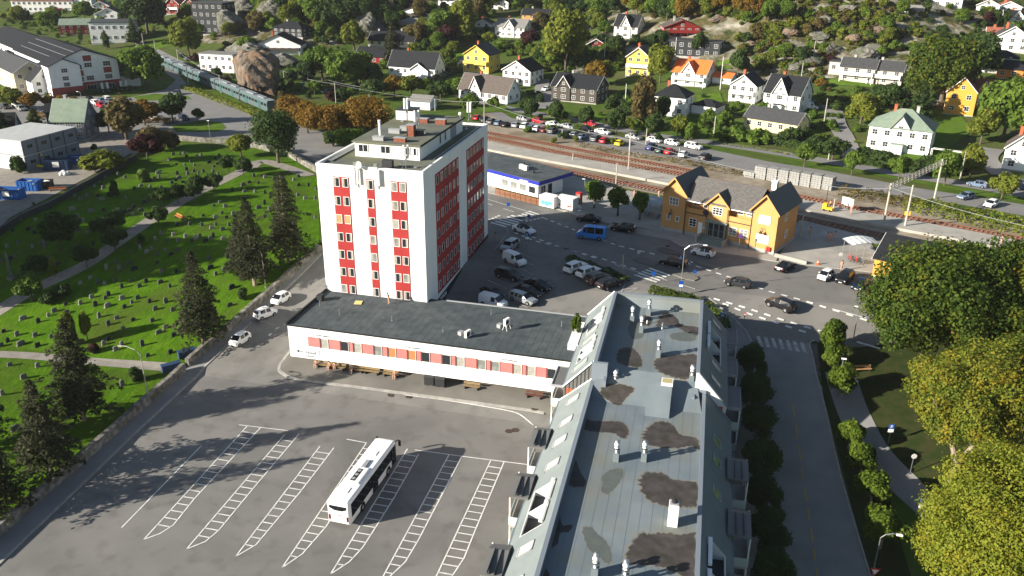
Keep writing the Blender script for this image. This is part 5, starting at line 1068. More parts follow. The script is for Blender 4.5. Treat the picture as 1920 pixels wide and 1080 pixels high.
def leaf_mesh(name, V, L, m):
    me = bpy.data.meshes.new(name); n = len(L) // 4; me.vertices.add(len(V)); me.vertices.foreach_set('co', V.astype(np.float32).ravel()); me.loops.add(len(L)); me.loops.foreach_set('vertex_index', L)
    me.polygons.add(n); me.polygons.foreach_set('loop_start', np.arange(0, 4 * n, 4, dtype=np.int32)); me.polygons.foreach_set('loop_total', np.full(n, 4, np.int32)); me.update(); me.validate(); me.materials.append(m); return me
def crown_arrays(seed, n, leaf, lobes, rx, rz, zc, ls=1.0, inner=.25):
    rng = np.random.default_rng(seed); C, N = [], []
    th = rng.uniform(0, 2 * np.pi, lobes); cz = rng.uniform(-.75, .85, lobes); rr = np.sqrt(1 - np.clip(cz, -1, 1) ** 2 * .8) * rng.uniform(.42, .70, lobes)
    lr = rng.uniform(.26, .44, lobes) * ls; rr = rr * (1 + (1 - ls) * .45)
    cen = np.stack([np.cos(th) * rr, np.sin(th) * rr, cz * .62], 1); cen = np.vstack([cen, [[0, 0, .1]], [[0, 0, .45]]]); lr = np.append(lr, [.55, .42]); wgt = lr ** 2 * np.append(np.ones(lobes), [.6, .6]); wgt = wgt / wgt.sum()
    for c, r, wg in zip(cen, lr, wgt):
        k = int(n * wg) + 1; d = rng.normal(size=(k, 3)); d /= np.linalg.norm(d, axis=1, keepdims=True)
        rad = r * np.where(rng.random(k) < inner, rng.uniform(.35, .9, k), rng.normal(1.0, .10, k)) * (1 + .12 * np.sin(d[:, 0] * 7 + d[:, 1] * 5 + seed) * np.sin(d[:, 2] * 6 + d[:, 1] * 4))
        p = c + d * rad[:, None]; keep = (p[:, 2] > -.72)
        C.append(p[keep]); N.append((d + rng.normal(size=(k, 3)) * .55 + np.array([0, 0, .25]))[keep])
    C = np.vstack(C); N = np.vstack(N); N /= np.linalg.norm(N, axis=1, keepdims=True)
    C = C * np.array([rx, rx, rz]) + np.array([0, 0, zc]); S = leaf * rng.uniform(.6, 1.35, len(C))
    V, L = quads(C, N, S, rng); return V, L
def limbs(b, h, r, top, spread, rng, n=6, z0=.25):
    b.tube((0, 0, -.3 * r), (0, 0, h * z0), r * 1.15, r * .8, 9); b.tube((0, 0, h * z0), (.02 * h, .01 * h, top), r * .8, r * .18, 7)
    for i in range(n):
        a = rng.uniform(0, 6.28); z = h * rng.uniform(z0 * .8, .55); e = Vector((math.cos(a) * spread * rng.uniform(.5, .9), math.sin(a) * spread * rng.uniform(.5, .9), z + h * rng.uniform(.12, .3))); m = Vector((e.x * .45, e.y * .45, z + (e.z - z) * .35))
        b.tube((0, 0, z), m, r * .4, r * .27, 6); b.tube(m, e, r * .27, r * .08, 5)
CROWNS = {}
def proto_crown(shape, var, col):
    key = (shape, var, col)
    if key in CROWNS: return CROWNS[key]
    base = (shape, var, None)
    if base not in CROWNS:
        if shape == 'tree': V, L = crown_arrays(10 + var, 5200, .058, 15 + var * 2, .5, .46, .58)
        elif shape == 'tall': V, L = crown_arrays(40 + var, 4200, .058, 16, .36, .50, .55)
        elif shape == 'round': V, L = crown_arrays(60 + var, 3400, .07, 10, .5, .42, .60)
        elif shape == 'bush': V, L = crown_arrays(80 + var, 1500, .115, 9, .52, .60, .42)
        elif shape == 'fir': V, L = fir_arrays(90 + var, 2600, .07)
        elif shape == 'column': V, L = crown_arrays(120 + var, 1200, .085, 12, .22, .56, .5)
        CROWNS[base] = (V, L)
    V, L = CROWNS[base]; CROWNS[key] = leaf_mesh('crown', V, L, LM[col]); return CROWNS[key]
def fir_arrays(seed, n, leaf, droop=.28, levels=16, wid=.30, hole=0.0):
    """whorls of drooping boughs, unit height"""
    rng = np.random.default_rng(seed); C, N, S = [], [], []
    for k in range(levels):
        t = k / (levels - 1); z = .16 + .82 * t ** .92; rad = wid * (1 - t) ** .8 * rng.uniform(.68, 1.2) + .014; nb = max(4, int(9 - 4 * t))
        for j in range(nb):
            a = 6.283 * (j + rng.uniform(-.35, .35)) / nb + k * .9; ln = rad * rng.uniform(.5, 1.25); m = max(6, int(n / levels / nb * (1.5 - t)))
            s = rng.uniform(.12, 1, m) ** .8; w_ = rng.normal(size=m) * .055 * (1 - t * .6) * (1.15 - s) * 1.6; x = np.cos(a) * s * ln - np.sin(a) * w_; y = np.sin(a) * s * ln + np.cos(a) * w_
            zz = z + .05 * s * ln / .3 - droop * (s ** 2) * ln + rng.normal(size=m) * .007 - np.abs(rng.normal(size=m)) * .012
            C.append(np.stack([x, y, zz], 1)); nn = rng.normal(size=(m, 3)) * .5 + np.array([np.cos(a) * .35, np.sin(a) * .35, .9]); N.append(nn); S.append(leaf * rng.uniform(.5, 1.2, m) * (1.0 - .45 * t))
    C = np.vstack(C); N = np.vstack(N); N /= np.linalg.norm(N, axis=1, keepdims=True); S = np.concatenate(S); V, L = quads(C, N, S, rng, .55); return V, L
TRUNKS = {}
def proto_trunk(shape, var, pale=False):
    key = (shape, var, pale)
    if key in TRUNKS: return TRUNKS[key]
    b = MB(); rg = random.Random(var)
    if shape == 'fir': b.tube((0, 0, -.02), (0, 0, .97), .016, .003, 7)
    elif shape == 'column': b.tube((0, 0, -.02), (0, 0, .6), .02, .008, 6)
    else: limbs(b, 1.0, .028, .85, .36, rg)
    TRUNKS[key] = b.data('trunk', [M_BARKP if pale else M_BARK]); return TRUNKS[key]
LANDMARKS = [(1685, 250, 'the white house with the green roof'), (1447, 232, 'the yellow bungalow'), (1318, 205, 'the black roofed garage'), (1253, 190, 'the hipped white house'), (1085, 170, 'the dark brown timber house'), (900, 165, 'the long white house with the brown roof'), (970, 140, 'the white house with the black gable'), (897, 110, 'the yellow house with balconies'), (777, 120, 'the long white house with the black roof'), (1292, 140, 'the orange roofed white house'), (1353, 150, 'the orange roofed garage'), (1390, 165, 'the white house with the balcony'), (1467, 178, 'the white house with the black hipped roof'), (1195, 118, 'the yellow and white villa'), (1172, 50, 'the white house with two gables'), (1277, 55, 'the red house with the wide gable'), (1300, 90, 'the dark flat roofed house'), (1117, 85, 'the little red house'), (955, 55, 'the white house with the grey roof'), (1617, 133, 'the pale terraced houses'), (1810, 180, 'the mustard house'), (1900, 290, 'the white house at the right edge'), (1867, 117, 'the pale blue house'), (1890, 70, 'the white houses at the top right'), (690, 75, 'the rocky knoll'), (525, 85, 'the white house on the rock'), (540, 55, 'the dark house under the knoll'), (735, 75, 'the house with the dormer'), (785, 25, 'the chalet with the dark gable'), (410, 115, 'the long white building by the railway'), (395, 35, 'the dark balconied block'), (330, 15, 'the red timber houses'), (150, 230, 'the grey house with the pale green roof'), (80, 285, 'the grey cabins'), (200, 60, 'the white works hall'), (145, 50, 'the red hall'), (70, 10, 'the long white hilltop building'), (190, 130, 'the red and white school building'), (475, 135, 'the boulder by the railway'), (1370, 390, 'the yellow station'), (995, 335, 'the blue fascia kiosk'), (1560, 70, 'the bare rocky slope'), (750, 350, 'the tower block')]
SEEN_LABELS = {}
def near_words(px, py, two=False):
    L = sorted(((px - x) ** 2 + 2.2 * (py - y) ** 2, x, y, n) for x, y, n in LANDMARKS); _, x, y, n = L[0]
    dx, dy = px - x, py - y
    r = 'left of' if dx < -28 else 'right of' if dx > 28 else ('behind' if dy < 0 else 'in front of')
    if two: return ('uphill ' if dy < -12 else 'downhill ' if dy > 12 else '') + r + ' ' + n, n, L[1][3]
    return r + ' ' + n
def uniq(lab): return lab
def place_label(what, px, py):
    """a label no other thing has, from what stands around"""
    a, n1, n2 = near_words(px, py, True); s2 = n2.replace('the ', '', 1)
    for l in (what + ' ' + near_words(px, py), what + ' ' + a, what + ' ' + a + ', towards the ' + s2, what + ' between ' + n1 + ' and ' + n2):
        if len(l.split()) <= 16 and l not in SEEN_LABELS: SEEN_LABELS[l] = 1; return l, None
    l = what + ' in the scrub ' + a
    return (l if len(l.split()) <= 16 else what + ' near ' + n1), 'plants ' + a
TV = [0]
def tree(px, base, hp, col='g', shape='tree', wr=1.0, lab=None, group=None, name=None, hm=None, pos=None, pale=False):
    """tree whose foot is at pixel (px,base) and that is hp pixels tall there"""
    p = pos or at(px, base); h = hm or max(1.5, span(px, base, base - hp)); TV[0] += 1; v = TV[0] % 4
    kind = {'fir': 'spruce tree', 'column': 'columnar cypress', 'bush': 'bush'}.get(shape, 'broadleaf tree'); kcol = KN[col].replace(' spruce', '')
    if not lab:
        lab, g2 = place_label(kcol + ' ' + kind, px, base); group = group or g2
    nm = name or {'fir': 'spruce_tree', 'column': 'cypress_tree', 'bush': 'bush'}.get(shape, 'broadleaf_tree')
    rot = (TV[0] * 2.399) % 6.283
    if shape == 'bush':
        o = link(nm, proto_crown('bush', v, col), None, p, rot); o.scale = (h * wr * 1.25, h * wr * 1.25, h); tag(o, lab, 'bush', group); return o
    t = thing(nm, lab, 'tree', p, rot, group); t.scale = (h * wr, h * wr, h)
    link('trunk', proto_trunk(shape, v, pale), t); link('crown', proto_crown(shape, v, col), t); return t
def big_tree(px, base, h, rx, rz, zc, n, leaf, col, lobes, seed, lab, name='broadleaf_tree', pos=None, tr=.45, pale=False, inner=.3, fork=False):
    p = pos or at(px, base); t = thing(name, lab, 'tree', p); b = MB(); rg = random.Random(seed)
    if fork:
        b.tube((0, 0, -.3), (0, 0, h * .14), tr * 1.1, tr * .9, 10); b.tube((0, 0, h * .13), (-rx * .2, .3, h * .36), tr * .75, tr * .4, 8); b.tube((0, 0, h * .13), (rx * .22, -.4, h * .38), tr * .75, tr * .4, 8)
        for k in range(5):
            s = rg.choice((-1, 1)); b.tube((s * rx * .2, 0, h * .36), (rg.uniform(-.7, .7) * rx, rg.uniform(-.7, .7) * rx, h * rg.uniform(.55, .8)), tr * .3, tr * .08, 6)
    else: limbs(b, h, tr, h * .8, rx * .8, rg, 9)
    b.build('trunk', [M_BARKP if pale else M_BARK], t)
    big = n > 12000; V, L = crown_arrays(seed, n, leaf, lobes * 3 if big else lobes, rx, rz, zc, .62 if big else 1.0, inner); link('crown', leaf_mesh('crown', V, L, LM[col]), t); return t
# the churchyard spruces, foot and tip as in the photograph
for i, (bx, by, tp, wr, lab) in enumerate([(541, 492, 318, 1.0, 'tall dark spruce nearest the tower in the churchyard'), (478, 535, 365, .92, 'tall dark spruce second from the tower, by the churchyard wall lamp'), (382, 640, 466, 1.05, 'spreading dark spruce by the churchyard wall above the gate'),
      (158, 788, 588, 1.15, 'big dark spruce below the churchyard side path'), (97, 893, 700, 1.1, 'dark spruce with a pale trunk near the lower churchyard wall'), (-2, 965, 775, 1.15, 'very dark spruce cut by the left edge of the picture'), (-40, 840, 640, 1.1, 'dark spruce just inside the left edge above another'), (455, 520, 400, .8, 'smaller spruce tucked behind the second tall one')]):
    p = at(bx, by); h = span(bx, by, tp); t = thing('spruce_tree', lab, 'tree', p, i * 1.3, 'tall spruces along the churchyard wall'); V, L = fir_arrays(300 + i, 8500, .034, .34, 17, .30 * wr); V = V * h
    b = MB(); b.tube((0, 0, -.2), (0, 0, h * .97), .34, .05, 8); b.build('trunk', [M_BARKP], t); link('crown', leaf_mesh('crown', V, L, LM['s']), t)
big_tree(522, 306, span(522, 306, 200), 6.5, 6.6, 7.0, 6500, .42, 'd', 22, 71, 'feathery green tree at the top end of the churchyard left of the tower', tr=.35)
# the park trees on the right
big_tree(1728, 690, 19.5, 10.0, 9.4, 10.3, 52000, .30, 'j', 26, 21, 'huge dark olive tree in the park opposite the station', tr=.6)
big_tree(1835, 640, 16.0, 7.5, 6.2, 10.0, 26000, .32, 'j', 20, 22, 'olive green park tree behind the huge one, against the railway', tr=.5)
big_tree(1950, 700, 17.5, 9.0, 7.2, 10.5, 36000, .30, 'k', 22, 23, 'yellow green park tree at the right edge, level with the crossing', tr=.5)
big_tree(1785, 905, 18.5, 7.6, 7.0, 12.0, 80000, .20, 'k', 24, 24, 'yellow green park tree with a bare forked trunk', tr=.5, pale=True, fork=True)
big_tree(1838, 735, 14.5, 6.5, 5.8, 9.0, 26000, .27, 'j', 20, 29, 'dark olive park tree between the huge one and the yellow green forked one', tr=.4)
big_tree(1893, 880, 17.0, 7.0, 6.8, 11.0, 34000, .27, 'k', 20, 25, 'orange tinged park tree at the right edge behind the forked one', tr=.5)
big_tree(1832, 1180, 19.0, 8.6, 7.6, 12.6, 120000, .165, 'l', 24, 26, 'bright yellow park tree filling the lower right corner', tr=.5)
big_tree(1762, 200, 22.0, 10.5, 9.6, 12.6, 14000, .58, 'j', 24, 27, 'giant olive oak left of the mustard house', tr=.6)
big_tree(1725, 195, 15.0, 6.5, 6.4, 8.6, 6000, .55, 'j', 16, 28, 'olive oak joined to the giant one left of the mustard house', tr=.45)
# lindens along the street
G4 = 'clipped lindens along the street'
for i, (x, y, hp) in enumerate([(1408, 716, 78), (1410, 775, 80), (1414, 838, 84), (1420, 905, 88), (1428, 972, 92), (1436, 1045, 96), (1444, 1120, 100)]):
    p = at(x, y); t = thing('linden_tree', ['nearest the zebra crossing', 'second from the zebra crossing', 'third from the zebra crossing', 'fourth from the zebra crossing', 'fifth from the zebra crossing', 'sixth from the zebra crossing', 'cut by the bottom edge'][i] + ' of the dark lindens beside the apartment block', 'tree', p, i * 1.1, G4); t['label'] = 'dark linden beside the apartment block, ' + ['nearest the zebra crossing', 'second from the zebra crossing', 'third from the zebra crossing', 'fourth from the zebra crossing', 'fifth from the zebra crossing', 'sixth from the zebra crossing', 'cut by the bottom edge'][i]
    b = MB(); limbs(b, 5.5, .16, 4.6, 1.6, random.Random(i)); b.build('trunk', [M_BARK], t); V, L = crown_arrays(500 + i, 6500, .22, 30, 2.2 + .35 * ((i * 5) % 4) / 3, 2.5 + .4 * ((i * 3) % 4) / 3, 3.5, .7); link('crown', leaf_mesh('crown', V, L, LM['d']), t)  # dark leaf colour stands in for the block's shade on this row
for i, (x, y, h, rx) in enumerate([(1556, 664, 5.4, 2.0), (1560, 695, 4.4, 1.8), (1578, 745, 5.0, 2.1), (1590, 842, 4.2, 1.9), (1612, 893, 4.6, 2.1), (1630, 955, 5.0, 2.2), (1650, 1030, 5.4, 2.4)]):
    p = at(x, y); t = thing('linden_tree', 'young green linden on the right verge, ' + ['nearest the station road', 'second from the station road', 'beside the white lamp head', 'by the start of the park footpath', 'between the footpath and the street', 'below the middle of the verge', 'beside the give way sign'][i], 'tree', p, i * 1.7, G4)
    b = MB(); limbs(b, h, .13, h * .8, rx * .7, random.Random(i + 40)); b.build('trunk', [M_BARKP], t); V, L = crown_arrays(520 + i, 4600, .27, 14, rx, h * .42, h * .60); link('crown', leaf_mesh('crown', V, L, LM['n']), t)
# autumn trees behind the tower
for i, (x, y, h, rx, c, l) in enumerate([(545, 240, 10, 6.0, 'a', 'brown and olive autumn tree by the end of the train'), (577, 250, 9.5, 5.5, 'a', 'orange autumn tree, second from the train'), (612, 262, 10, 6.2, 'a', 'broad orange autumn tree, third from the train'), (650, 255, 9, 5.2, 'y', 'golden brown autumn tree between two orange ones behind the tower'), (690, 258, 11.5, 7.4, 'a', 'largest orange and olive autumn tree, touching the tower'), (660, 288, 6.5, 4.2, 'g', 'fresh green bush below the orange trees left of the tower'), (625, 275, 4, 3.0, 'd', 'low dark bush under the orange trees')]):
    big_tree(x, y, h, rx, h * .44, h * .56, 5200, .42, c, 15, 600 + i, l, tr=.3)
# trees in and around the churchyard
for (x, y, hp, c, s, wr, l) in [(115, 470, 76, 'd', 'round', .95, 'big round very dark clipped tree in the churchyard'), (62, 566, 50, 'g', 'round', 1.1, 'round pale green tree at the bottom of the churchyard path'), (164, 503, 46, 'd', 'round', .95, 'round dark tree beside the churchyard path, lowest but one'), (217, 470, 46, 'd', 'round', 1.0, 'round dark tree on the path opposite a cypress cone'),
      (222, 432, 40, 'd', 'round', 1.05, 'round dark tree set back left of the churchyard path'), (190, 446, 38, 'd', 'round', 1.1, 'dark tree joined to a round one left of the path'), (298, 421, 36, 'd', 'round', 1.1, 'round dark tree near the orange churchyard bench'), (302, 388, 34, 'd', 'round', 1.1, 'dark shrub tree left of the path above the bench'), (334, 381, 38, 'd', 'round', .95, 'small dark tree on the path, fifth from the top'), (366, 379, 42, 'd', 'round', .95, 'small dark tree on the path, fourth from the top'),
      (372, 362, 36, 'd', 'round', .9, 'small dark tree on the path, third from the top'), (402, 359, 36, 'd', 'round', .95, 'small dark tree right of the path near its top'), (428, 323, 34, 'd', 'round', .95, 'small tree left of the path at its top end'), (457, 331, 38, 'd', 'round', .95, 'small tree right of the path at its top end'), (70, 518, 42, 'd', 'round', 1.1, 'dark bushy tree by the tall stone near the left edge'),
      (278, 305, 58, 'r', 'round', 1.05, 'copper beech by the churchyard wall'), (452, 294, 44, 'o', 'round', 1.2, 'olive tree by the back wall of the churchyard'), (268, 340, 26, 'g', 'bush', .8, 'round light green bush in the upper churchyard'), (200, 320, 42, 'o', 'bush', 1.6, 'wide yellow green bush by the grey cabins'), (120, 558, 28, 'd', 'bush', 1.0, 'dark bush at the bottom of the churchyard path'), (92, 570, 24, 'd', 'bush', 1.0, 'dark bush touching another by the path'),
      (217, 372, 36, 'd', 'column', 1.1, 'dark columnar cypress standing alone in the upper churchyard'), (266, 460, 22, 'd', 'column', 1.4, 'small dark cypress cone right of the path'), (455, 560, 22, 'd', 'bush', .8, 'small dark bush by the churchyard wall near red flowers'), (255, 712, 26, 'd', 'bush', .8, 'dark bush below the churchyard side path by the wall'), (175, 660, 18, 'r', 'bush', .9, 'reddish bush in the lower churchyard'), (137, 648, 66, 'o', 'tall', .5, 'thin pale young tree in the lower churchyard'), (165, 638, 60, 'o', 'tall', .5, 'thin sparse young tree right of a spruce top'), (104, 520, 40, 'o', 'tall', .5, 'young staked tree beside the path'), (178, 280, 8, 'd', 'bush', 1, 'low dark bush by the cabins'), (30, 322, 30, 'd', 'column', 1.3, 'small dark cypress in front of the grey cabins'), (40, 325, 34, 'd', 'column', 1.4, 'taller dark cypress in front of the grey cabins'),
      (72, 262, 60, 'd', 'fir', 1.7, 'dark broad fir left of the grey house'), (6, 275, 85, 'd', 'fir', 1.5, 'very dark fir at the left edge by the road'), (205, 250, 50, 'd', 'round', .9, 'dark tree against the right wall of the grey house'), (238, 262, 85, 'b', 'tall', 1.3, 'tall brown and green tree right of the grey house'), (272, 235, 50, 'a', 'round', 1.3, 'orange bush tree on the roadside island'), (325, 232, 58, 'd', 'round', 1.0, 'dark tree on the roadside island'), (372, 228, 26, 'd', 'round', 1.1, 'small dark tree at the tip of the roadside island'), (285, 285, 50, 'b', 'round', 1.2, 'brown tree behind the copper beech'), (315, 278, 36, 'b', 'bush', .9, 'brown bush behind the churchyard wall'),
      (272, 168, 82, 'g', 'tree', 1.0, 'big green tree right of the red and white school building'), (240, 148, 46, 'b', 'tree', 1.0, 'brown tree tucked behind the school building'), (355, 108, 74, 'o', 'tree', .85, 'yellow green tree in front of the dark balconied block'), (277, 62, 78, 'd', 'tree', 1.3, 'huge dark tree right of the white works hall'), (252, 84, 50, 'd', 'fir', 1.3, 'dark spruce at the corner of the white works hall'), (152, 78, 26, 'd', 'column', .9, 'slim cypress, left one of three beside the white works hall'), (177, 84, 30, 'd', 'column', .9, 'slim cypress, middle one of three beside the white works hall'), (200, 92, 34, 'd', 'column', .9, 'slim cypress, right one of three beside the white works hall'),
      (95, 58, 38, 'g', 'tree', 1.2, 'green tree behind the school roof, left'), (38, 45, 34, 'o', 'tree', 1.1, 'olive tree below the hilltop building'), (160, 38, 36, 'g', 'tree', 1.2, 'green tree below the hilltop building, right'), (20, 205, 44, 'o', 'round', 1.2, 'olive tree at the far left by the car park'), (60, 208, 36, 'a', 'round', 1.2, 'orange tree, first right of the olive one by the car park'), (96, 205, 28, 'a', 'round', 1.2, 'orange tree, second by the car park'), (115, 200, 22, 'y', 'round', 1.2, 'small golden tree by the car park'), (138, 196, 16, 'y', 'bush', 1.2, 'low golden bush by the school hedge'), (405, 142, 16, 'd', 'bush', 1.3, 'dark bush at the foot of the long white building by the railway'), (368, 118, 20, 'r', 'bush', .8, 'red creeper bush at the left end of the long white building')]:
    tree(x, y, hp, c, s, wr, l)
# trees among the houses: pixel foot, pixel height, colour, shape
for a in [(664, 94, 58, 'o', 'tall', 1.2), (605, 152, 66, 'g', 'tree', 1.0), (645, 168, 74, 'g', 'tree', .95), (675, 162, 66, 'g', 'tree', 1.0), (737, 120, 80, 's', 'fir', 1.0), (785, 86, 46, 'b', 'round', 1.0), (830, 76, 58, 'g', 'tree', 1.0), (868, 72, 74, 'o', 'tall', 1.1), (838, 88, 44, 'r', 'round', .9), (898, 34, 42, 'b', 'tall', 1.0), (740, 184, 44, 'y', 'round', 1.1), (772, 184, 46, 'o', 'round', 1.1), (700, 188, 42, 'd', 'round', 1.2), (927, 208, 28, 'g', 'round', 1.0), (545, 158, 30, 'd', 'round', 1.0), (572, 150, 24, 'd', 'round', 1.0), (590, 178, 30, 'g', 'round', 1.0),
          (1060, 138, 122, 'o', 'tree', .75), (1035, 128, 60, 'g', 'tree', .9), (995, 92, 38, 'r', 'round', 1.1), (1120, 163, 52, 'y', 'round', 1.0), (1135, 158, 46, 'o', 'round', .9), (1237, 155, 72, 'o', 'tree', .8), (1203, 238, 95, 'b', 'tall', .8), (985, 218, 36, 'd', 'round', .8), (1042, 230, 42, 'd', 'round', .75), (996, 226, 42, 'd', 'round', .75), (1100, 243, 46, 'd', 'round', .8), (1155, 250, 48, 'd', 'round', .8), (1223, 262, 50, 'd', 'round', .8), (1270, 262, 48, 'o', 'round', .8), (1293, 272, 44, 'g', 'round', .8), (1150, 218, 42, 'd', 'round', 1.0), (1175, 225, 34, 'd', 'round', 1.1), (1240, 226, 46, 'd', 'tall', 1.1), (1328, 240, 38, 'g', 'round', 1.0), (1358, 244, 38, 'g', 'round', 1.0), (1380, 216, 28, 'g', 'round', 1.0), (1428, 216, 26, 'g', 'round', 1.0), (1382, 148, 58, 'd', 'round', .8), (1309, 106, 48, 'd', 'round', .7), (1278, 42, 48, 'y', 'tree', .9), (1250, 40, 44, 'd', 'tree', 1.0), (1225, 35, 42, 'g', 'tree', 1.0), (1195, 30, 40, 'o', 'tree', 1.0), (1150, 28, 34, 'd', 'tree', 1.0), (1120, 24, 30, 'g', 'tree', 1.0), (1325, 30, 42, 'o', 'tree', 1.0), (1350, 25, 40, 'y', 'tree', 1.0), (1385, 28, 44, 'y', 'tree', .9), (1412, 35, 46, 'a', 'tree', .9), (1440, 40, 40, 'g', 'tree', .9), (1305, 20, 34, 'd', 'tree', 1.0),
          (1830, 150, 90, 'd', 'tree', 1.0), (1880, 262, 118, 'g', 'tree', .95), (1925, 270, 110, 'g', 'tree', .9), (1838, 270, 70, 'o', 'tree', .9), (1612, 238, 64, 'o', 'tree', 1.1), (1668, 218, 60, 'd', 'tree', 1.1), (1722, 226, 76, 'd', 'fir', 1.4), (1645, 205, 46, 'd', 'tree', 1.1), (1537, 168, 22, 'y', 'round', 1.1), (1552, 113, 12, 'r', 'bush', 2.2), (1507, 314, 48, 'g', 'round', .8), (1596, 328, 48, 'g', 'round', .85), (1685, 336, 46, 'g', 'round', .9), (1770, 348, 66, 'g', 'tree', .8), (1877, 374, 54, 'o', 'round', .95), (1818, 334, 64, 'o', 'tree', .8), (1560, 300, 44, 'd', 'round', 1.2), (1525, 292, 38, 'd', 'round', 1.2), (1625, 300, 26, 'd', 'bush', 1.4), (1655, 310, 30, 'd', 'bush', 1.5), (1480, 268, 30, 'd', 'bush', 1.3), (1505, 262, 26, 'd', 'bush', 1.3), (1735, 318, 30, 'd', 'bush', 1.3), (1795, 325, 34, 'd', 'bush', 1.3), (1385, 262, 28, 'g', 'bush', 1.3), (1420, 268, 30, 'g', 'bush', 1.3), (1345, 262, 26, 'g', 'bush', 1.2), (960, 168, 18, 'g', 'bush', 1.2), (1005, 152, 14, 'd', 'bush', 1.4), (855, 175, 30, 'g', 'bush', 1.3), (880, 200, 26, 'g', 'bush', 1.2), (826, 190, 40, 'd', 'round', 1.2), (800, 176, 30, 'g', 'round', 1.1), (1015, 120, 30, 'd', 'round', 1.2), (1215, 100, 36, 'd', 'tree', 1.0), (1095, 128, 28, 'd', 'bush', 1.4), (1155, 100, 34, 'd', 'tree', 1.1), (1240, 90, 34, 'd', 'tree', 1.0), (940, 95, 22, 'g', 'bush', 1.4), (918, 84, 26, 'o', 'round', 1.1), (1475, 40, 40, 'g', 'tree', 1.0), (1500, 120, 34, 'd', 'tree', 1.0), (1470, 110, 30, 'g', 'tree', 1.1), (1440, 130, 34, 'o', 'tree', 1.0), (1690, 30, 30, 'g', 'tree', 1.0), (1735, 28, 32, 'd', 'column', 1.3), (1850, 48, 28, 'r', 'round', 1.1), (1868, 50, 34, 'd', 'column', 1.1), (1882, 50, 34, 'd', 'column', 1.1), (1800, 45, 30, 'g', 'tree', 1.1), (650, 60, 60, 'd', 'tree', 1.0), (620, 55, 62, 'd', 'tree', 1.0), (595, 50, 56, 'g', 'tree', 1.0), (680, 50, 52, 'd', 'tree', 1.0), (560, 40, 44, 'o', 'tree', 1.0), (530, 32, 38, 'b', 'tree', 1.0), (500, 36, 38, 'o', 'tree', 1.0), (640, 25, 34, 'g', 'tree', 1.0), (690, 20, 34, 'd', 'tree', 1.0), (575, 15, 34, 'g', 'tree', 1.0), (610, 8, 30, 'd', 'tree', 1.0), (480, 60, 40, 'b', 'round', 1.0), (466, 100, 34, 'g', 'round', 1.0), (430, 70, 30, 'o', 'round', 1.1), (735, 60, 40, 'd', 'tree', 1.0), (752, 18, 36, 'd', 'tree', 1.0), (810, 30, 26, 'g', 'tree', 1.1), (430, 20, 30, 'd', 'tree', 1.1), (300, 40, 30, 'd', 'tree', 1.2), (345, 45, 28, 'b', 'round', 1.1), (240, 30, 26, 'd', 'tree', 1.1), (640, 188, 24, 'd', 'bush', 1.2), (620, 190, 20, 'r', 'bush', 1.0), (560, 170, 16, 'g', 'bush', 1.2)]:
    tree(*a)
# undergrowth of the rocky slopes and garden shrubs between the houses
rs = random.Random(5); BOX = [(1640, 200, 1760, 300), (1380, 205, 1515, 258), (1285, 185, 1350, 220), (1205, 155, 1300, 228), (1020, 138, 1150, 200), (835, 138, 975, 195), (925, 108, 1010, 165), (862, 80, 935, 140), (725, 95, 830, 150), (1245, 110, 1375, 175), (1350, 135, 1425, 200), (1415, 140, 1515, 215), (1168, 85, 1230, 145), (1140, 25, 1215, 78), (1235, 35, 1380, 110), (915, 30, 995, 75), (1550, 105, 1690, 162), (1755, 138, 1860, 222), (1840, 90, 1920, 140), (470, 60, 570, 105), (640, 55, 760, 95)]
def free(x, y): return not any(a - 3 < x < c + 3 and b < y < d + 6 for a, b, c, d in BOX)
SCATTER = []
for (x0, y0, x1, y1, k, cols, hp) in [(1320, 30, 1680, 125, 120, 'oogbbgo', (9, 22)), (1400, 0, 1640, 40, 28, 'oogbb', (8, 16)), (480, 0, 710, 70, 70, 'ggdob', (16, 34)), (720, 90, 1050, 140, 40, 'gdgo', (10, 24)), (1000, 180, 1640, 270, 80, 'ggdgo', (8, 20)), (1040, 70, 1400, 130, 60, 'gdog', (9, 24)), (760, 160, 900, 205, 12, 'gdg', (8, 14)), (1640, 0, 1920, 120, 60, 'gdo', (8, 22)), (420, 70, 720, 180, 46, 'gdbg', (8, 20)), (1470, 115, 1620, 200, 20, 'gobd', (7, 14)), (940, 0, 1140, 45, 40, 'gdod', (12, 26)), (20, 0, 420, 60, 46, 'gdo', (8, 22)), (700, 0, 920, 80, 44, 'gddo', (10, 24))]:
    for _ in range(k):
        for _t in range(12):
            x, y = rs.uniform(x0, x1), rs.uniform(y0, y1)
            if free(x, y): break
        else: continue
        SCATTER.append((rs.uniform(*hp), x, y, rs.choice(cols), rs.uniform(.8, 1.2)))
SCATTER.sort(reverse=True)
MORE = []
for (x0, y0, x1, y1, k, cols, hp) in [(1310, 20, 1690, 135, 170, 'oogbbgo', (7, 15)), (1390, 0, 1660, 40, 70, 'oogb', (7, 14)), (480, 0, 710, 75, 130, 'ggdob', (9, 20)), (720, 85, 1400, 135, 190, 'gdgo', (7, 15)), (960, 150, 1640, 250, 160, 'ggdgo', (6, 12)), (700, 0, 1150, 85, 190, 'gdgo', (7, 15)), (1640, 0, 1920, 200, 130, 'gdo', (7, 14)), (420, 60, 720, 185, 110, 'gdbg', (7, 13)), (0, 0, 430, 85, 190, 'gdog', (6, 12)), (1460, 110, 1640, 215, 70, 'gobd', (6, 12)), (1150, 0, 1480, 45, 120, 'gdoyb', (10, 22))]:
    for _ in range(k):
        x, y = rs.uniform(x0, x1), rs.uniform(y0, y1)
        if free(x, y) and not (700 < x < 745 and y < 80): MORE.append((rs.uniform(*hp), x, y, rs.choice(cols), rs.uniform(.8, 1.3)))
for hp, x, y, c, wr in SCATTER[:215]: tree(x, y, hp, c, 'bush', wr)
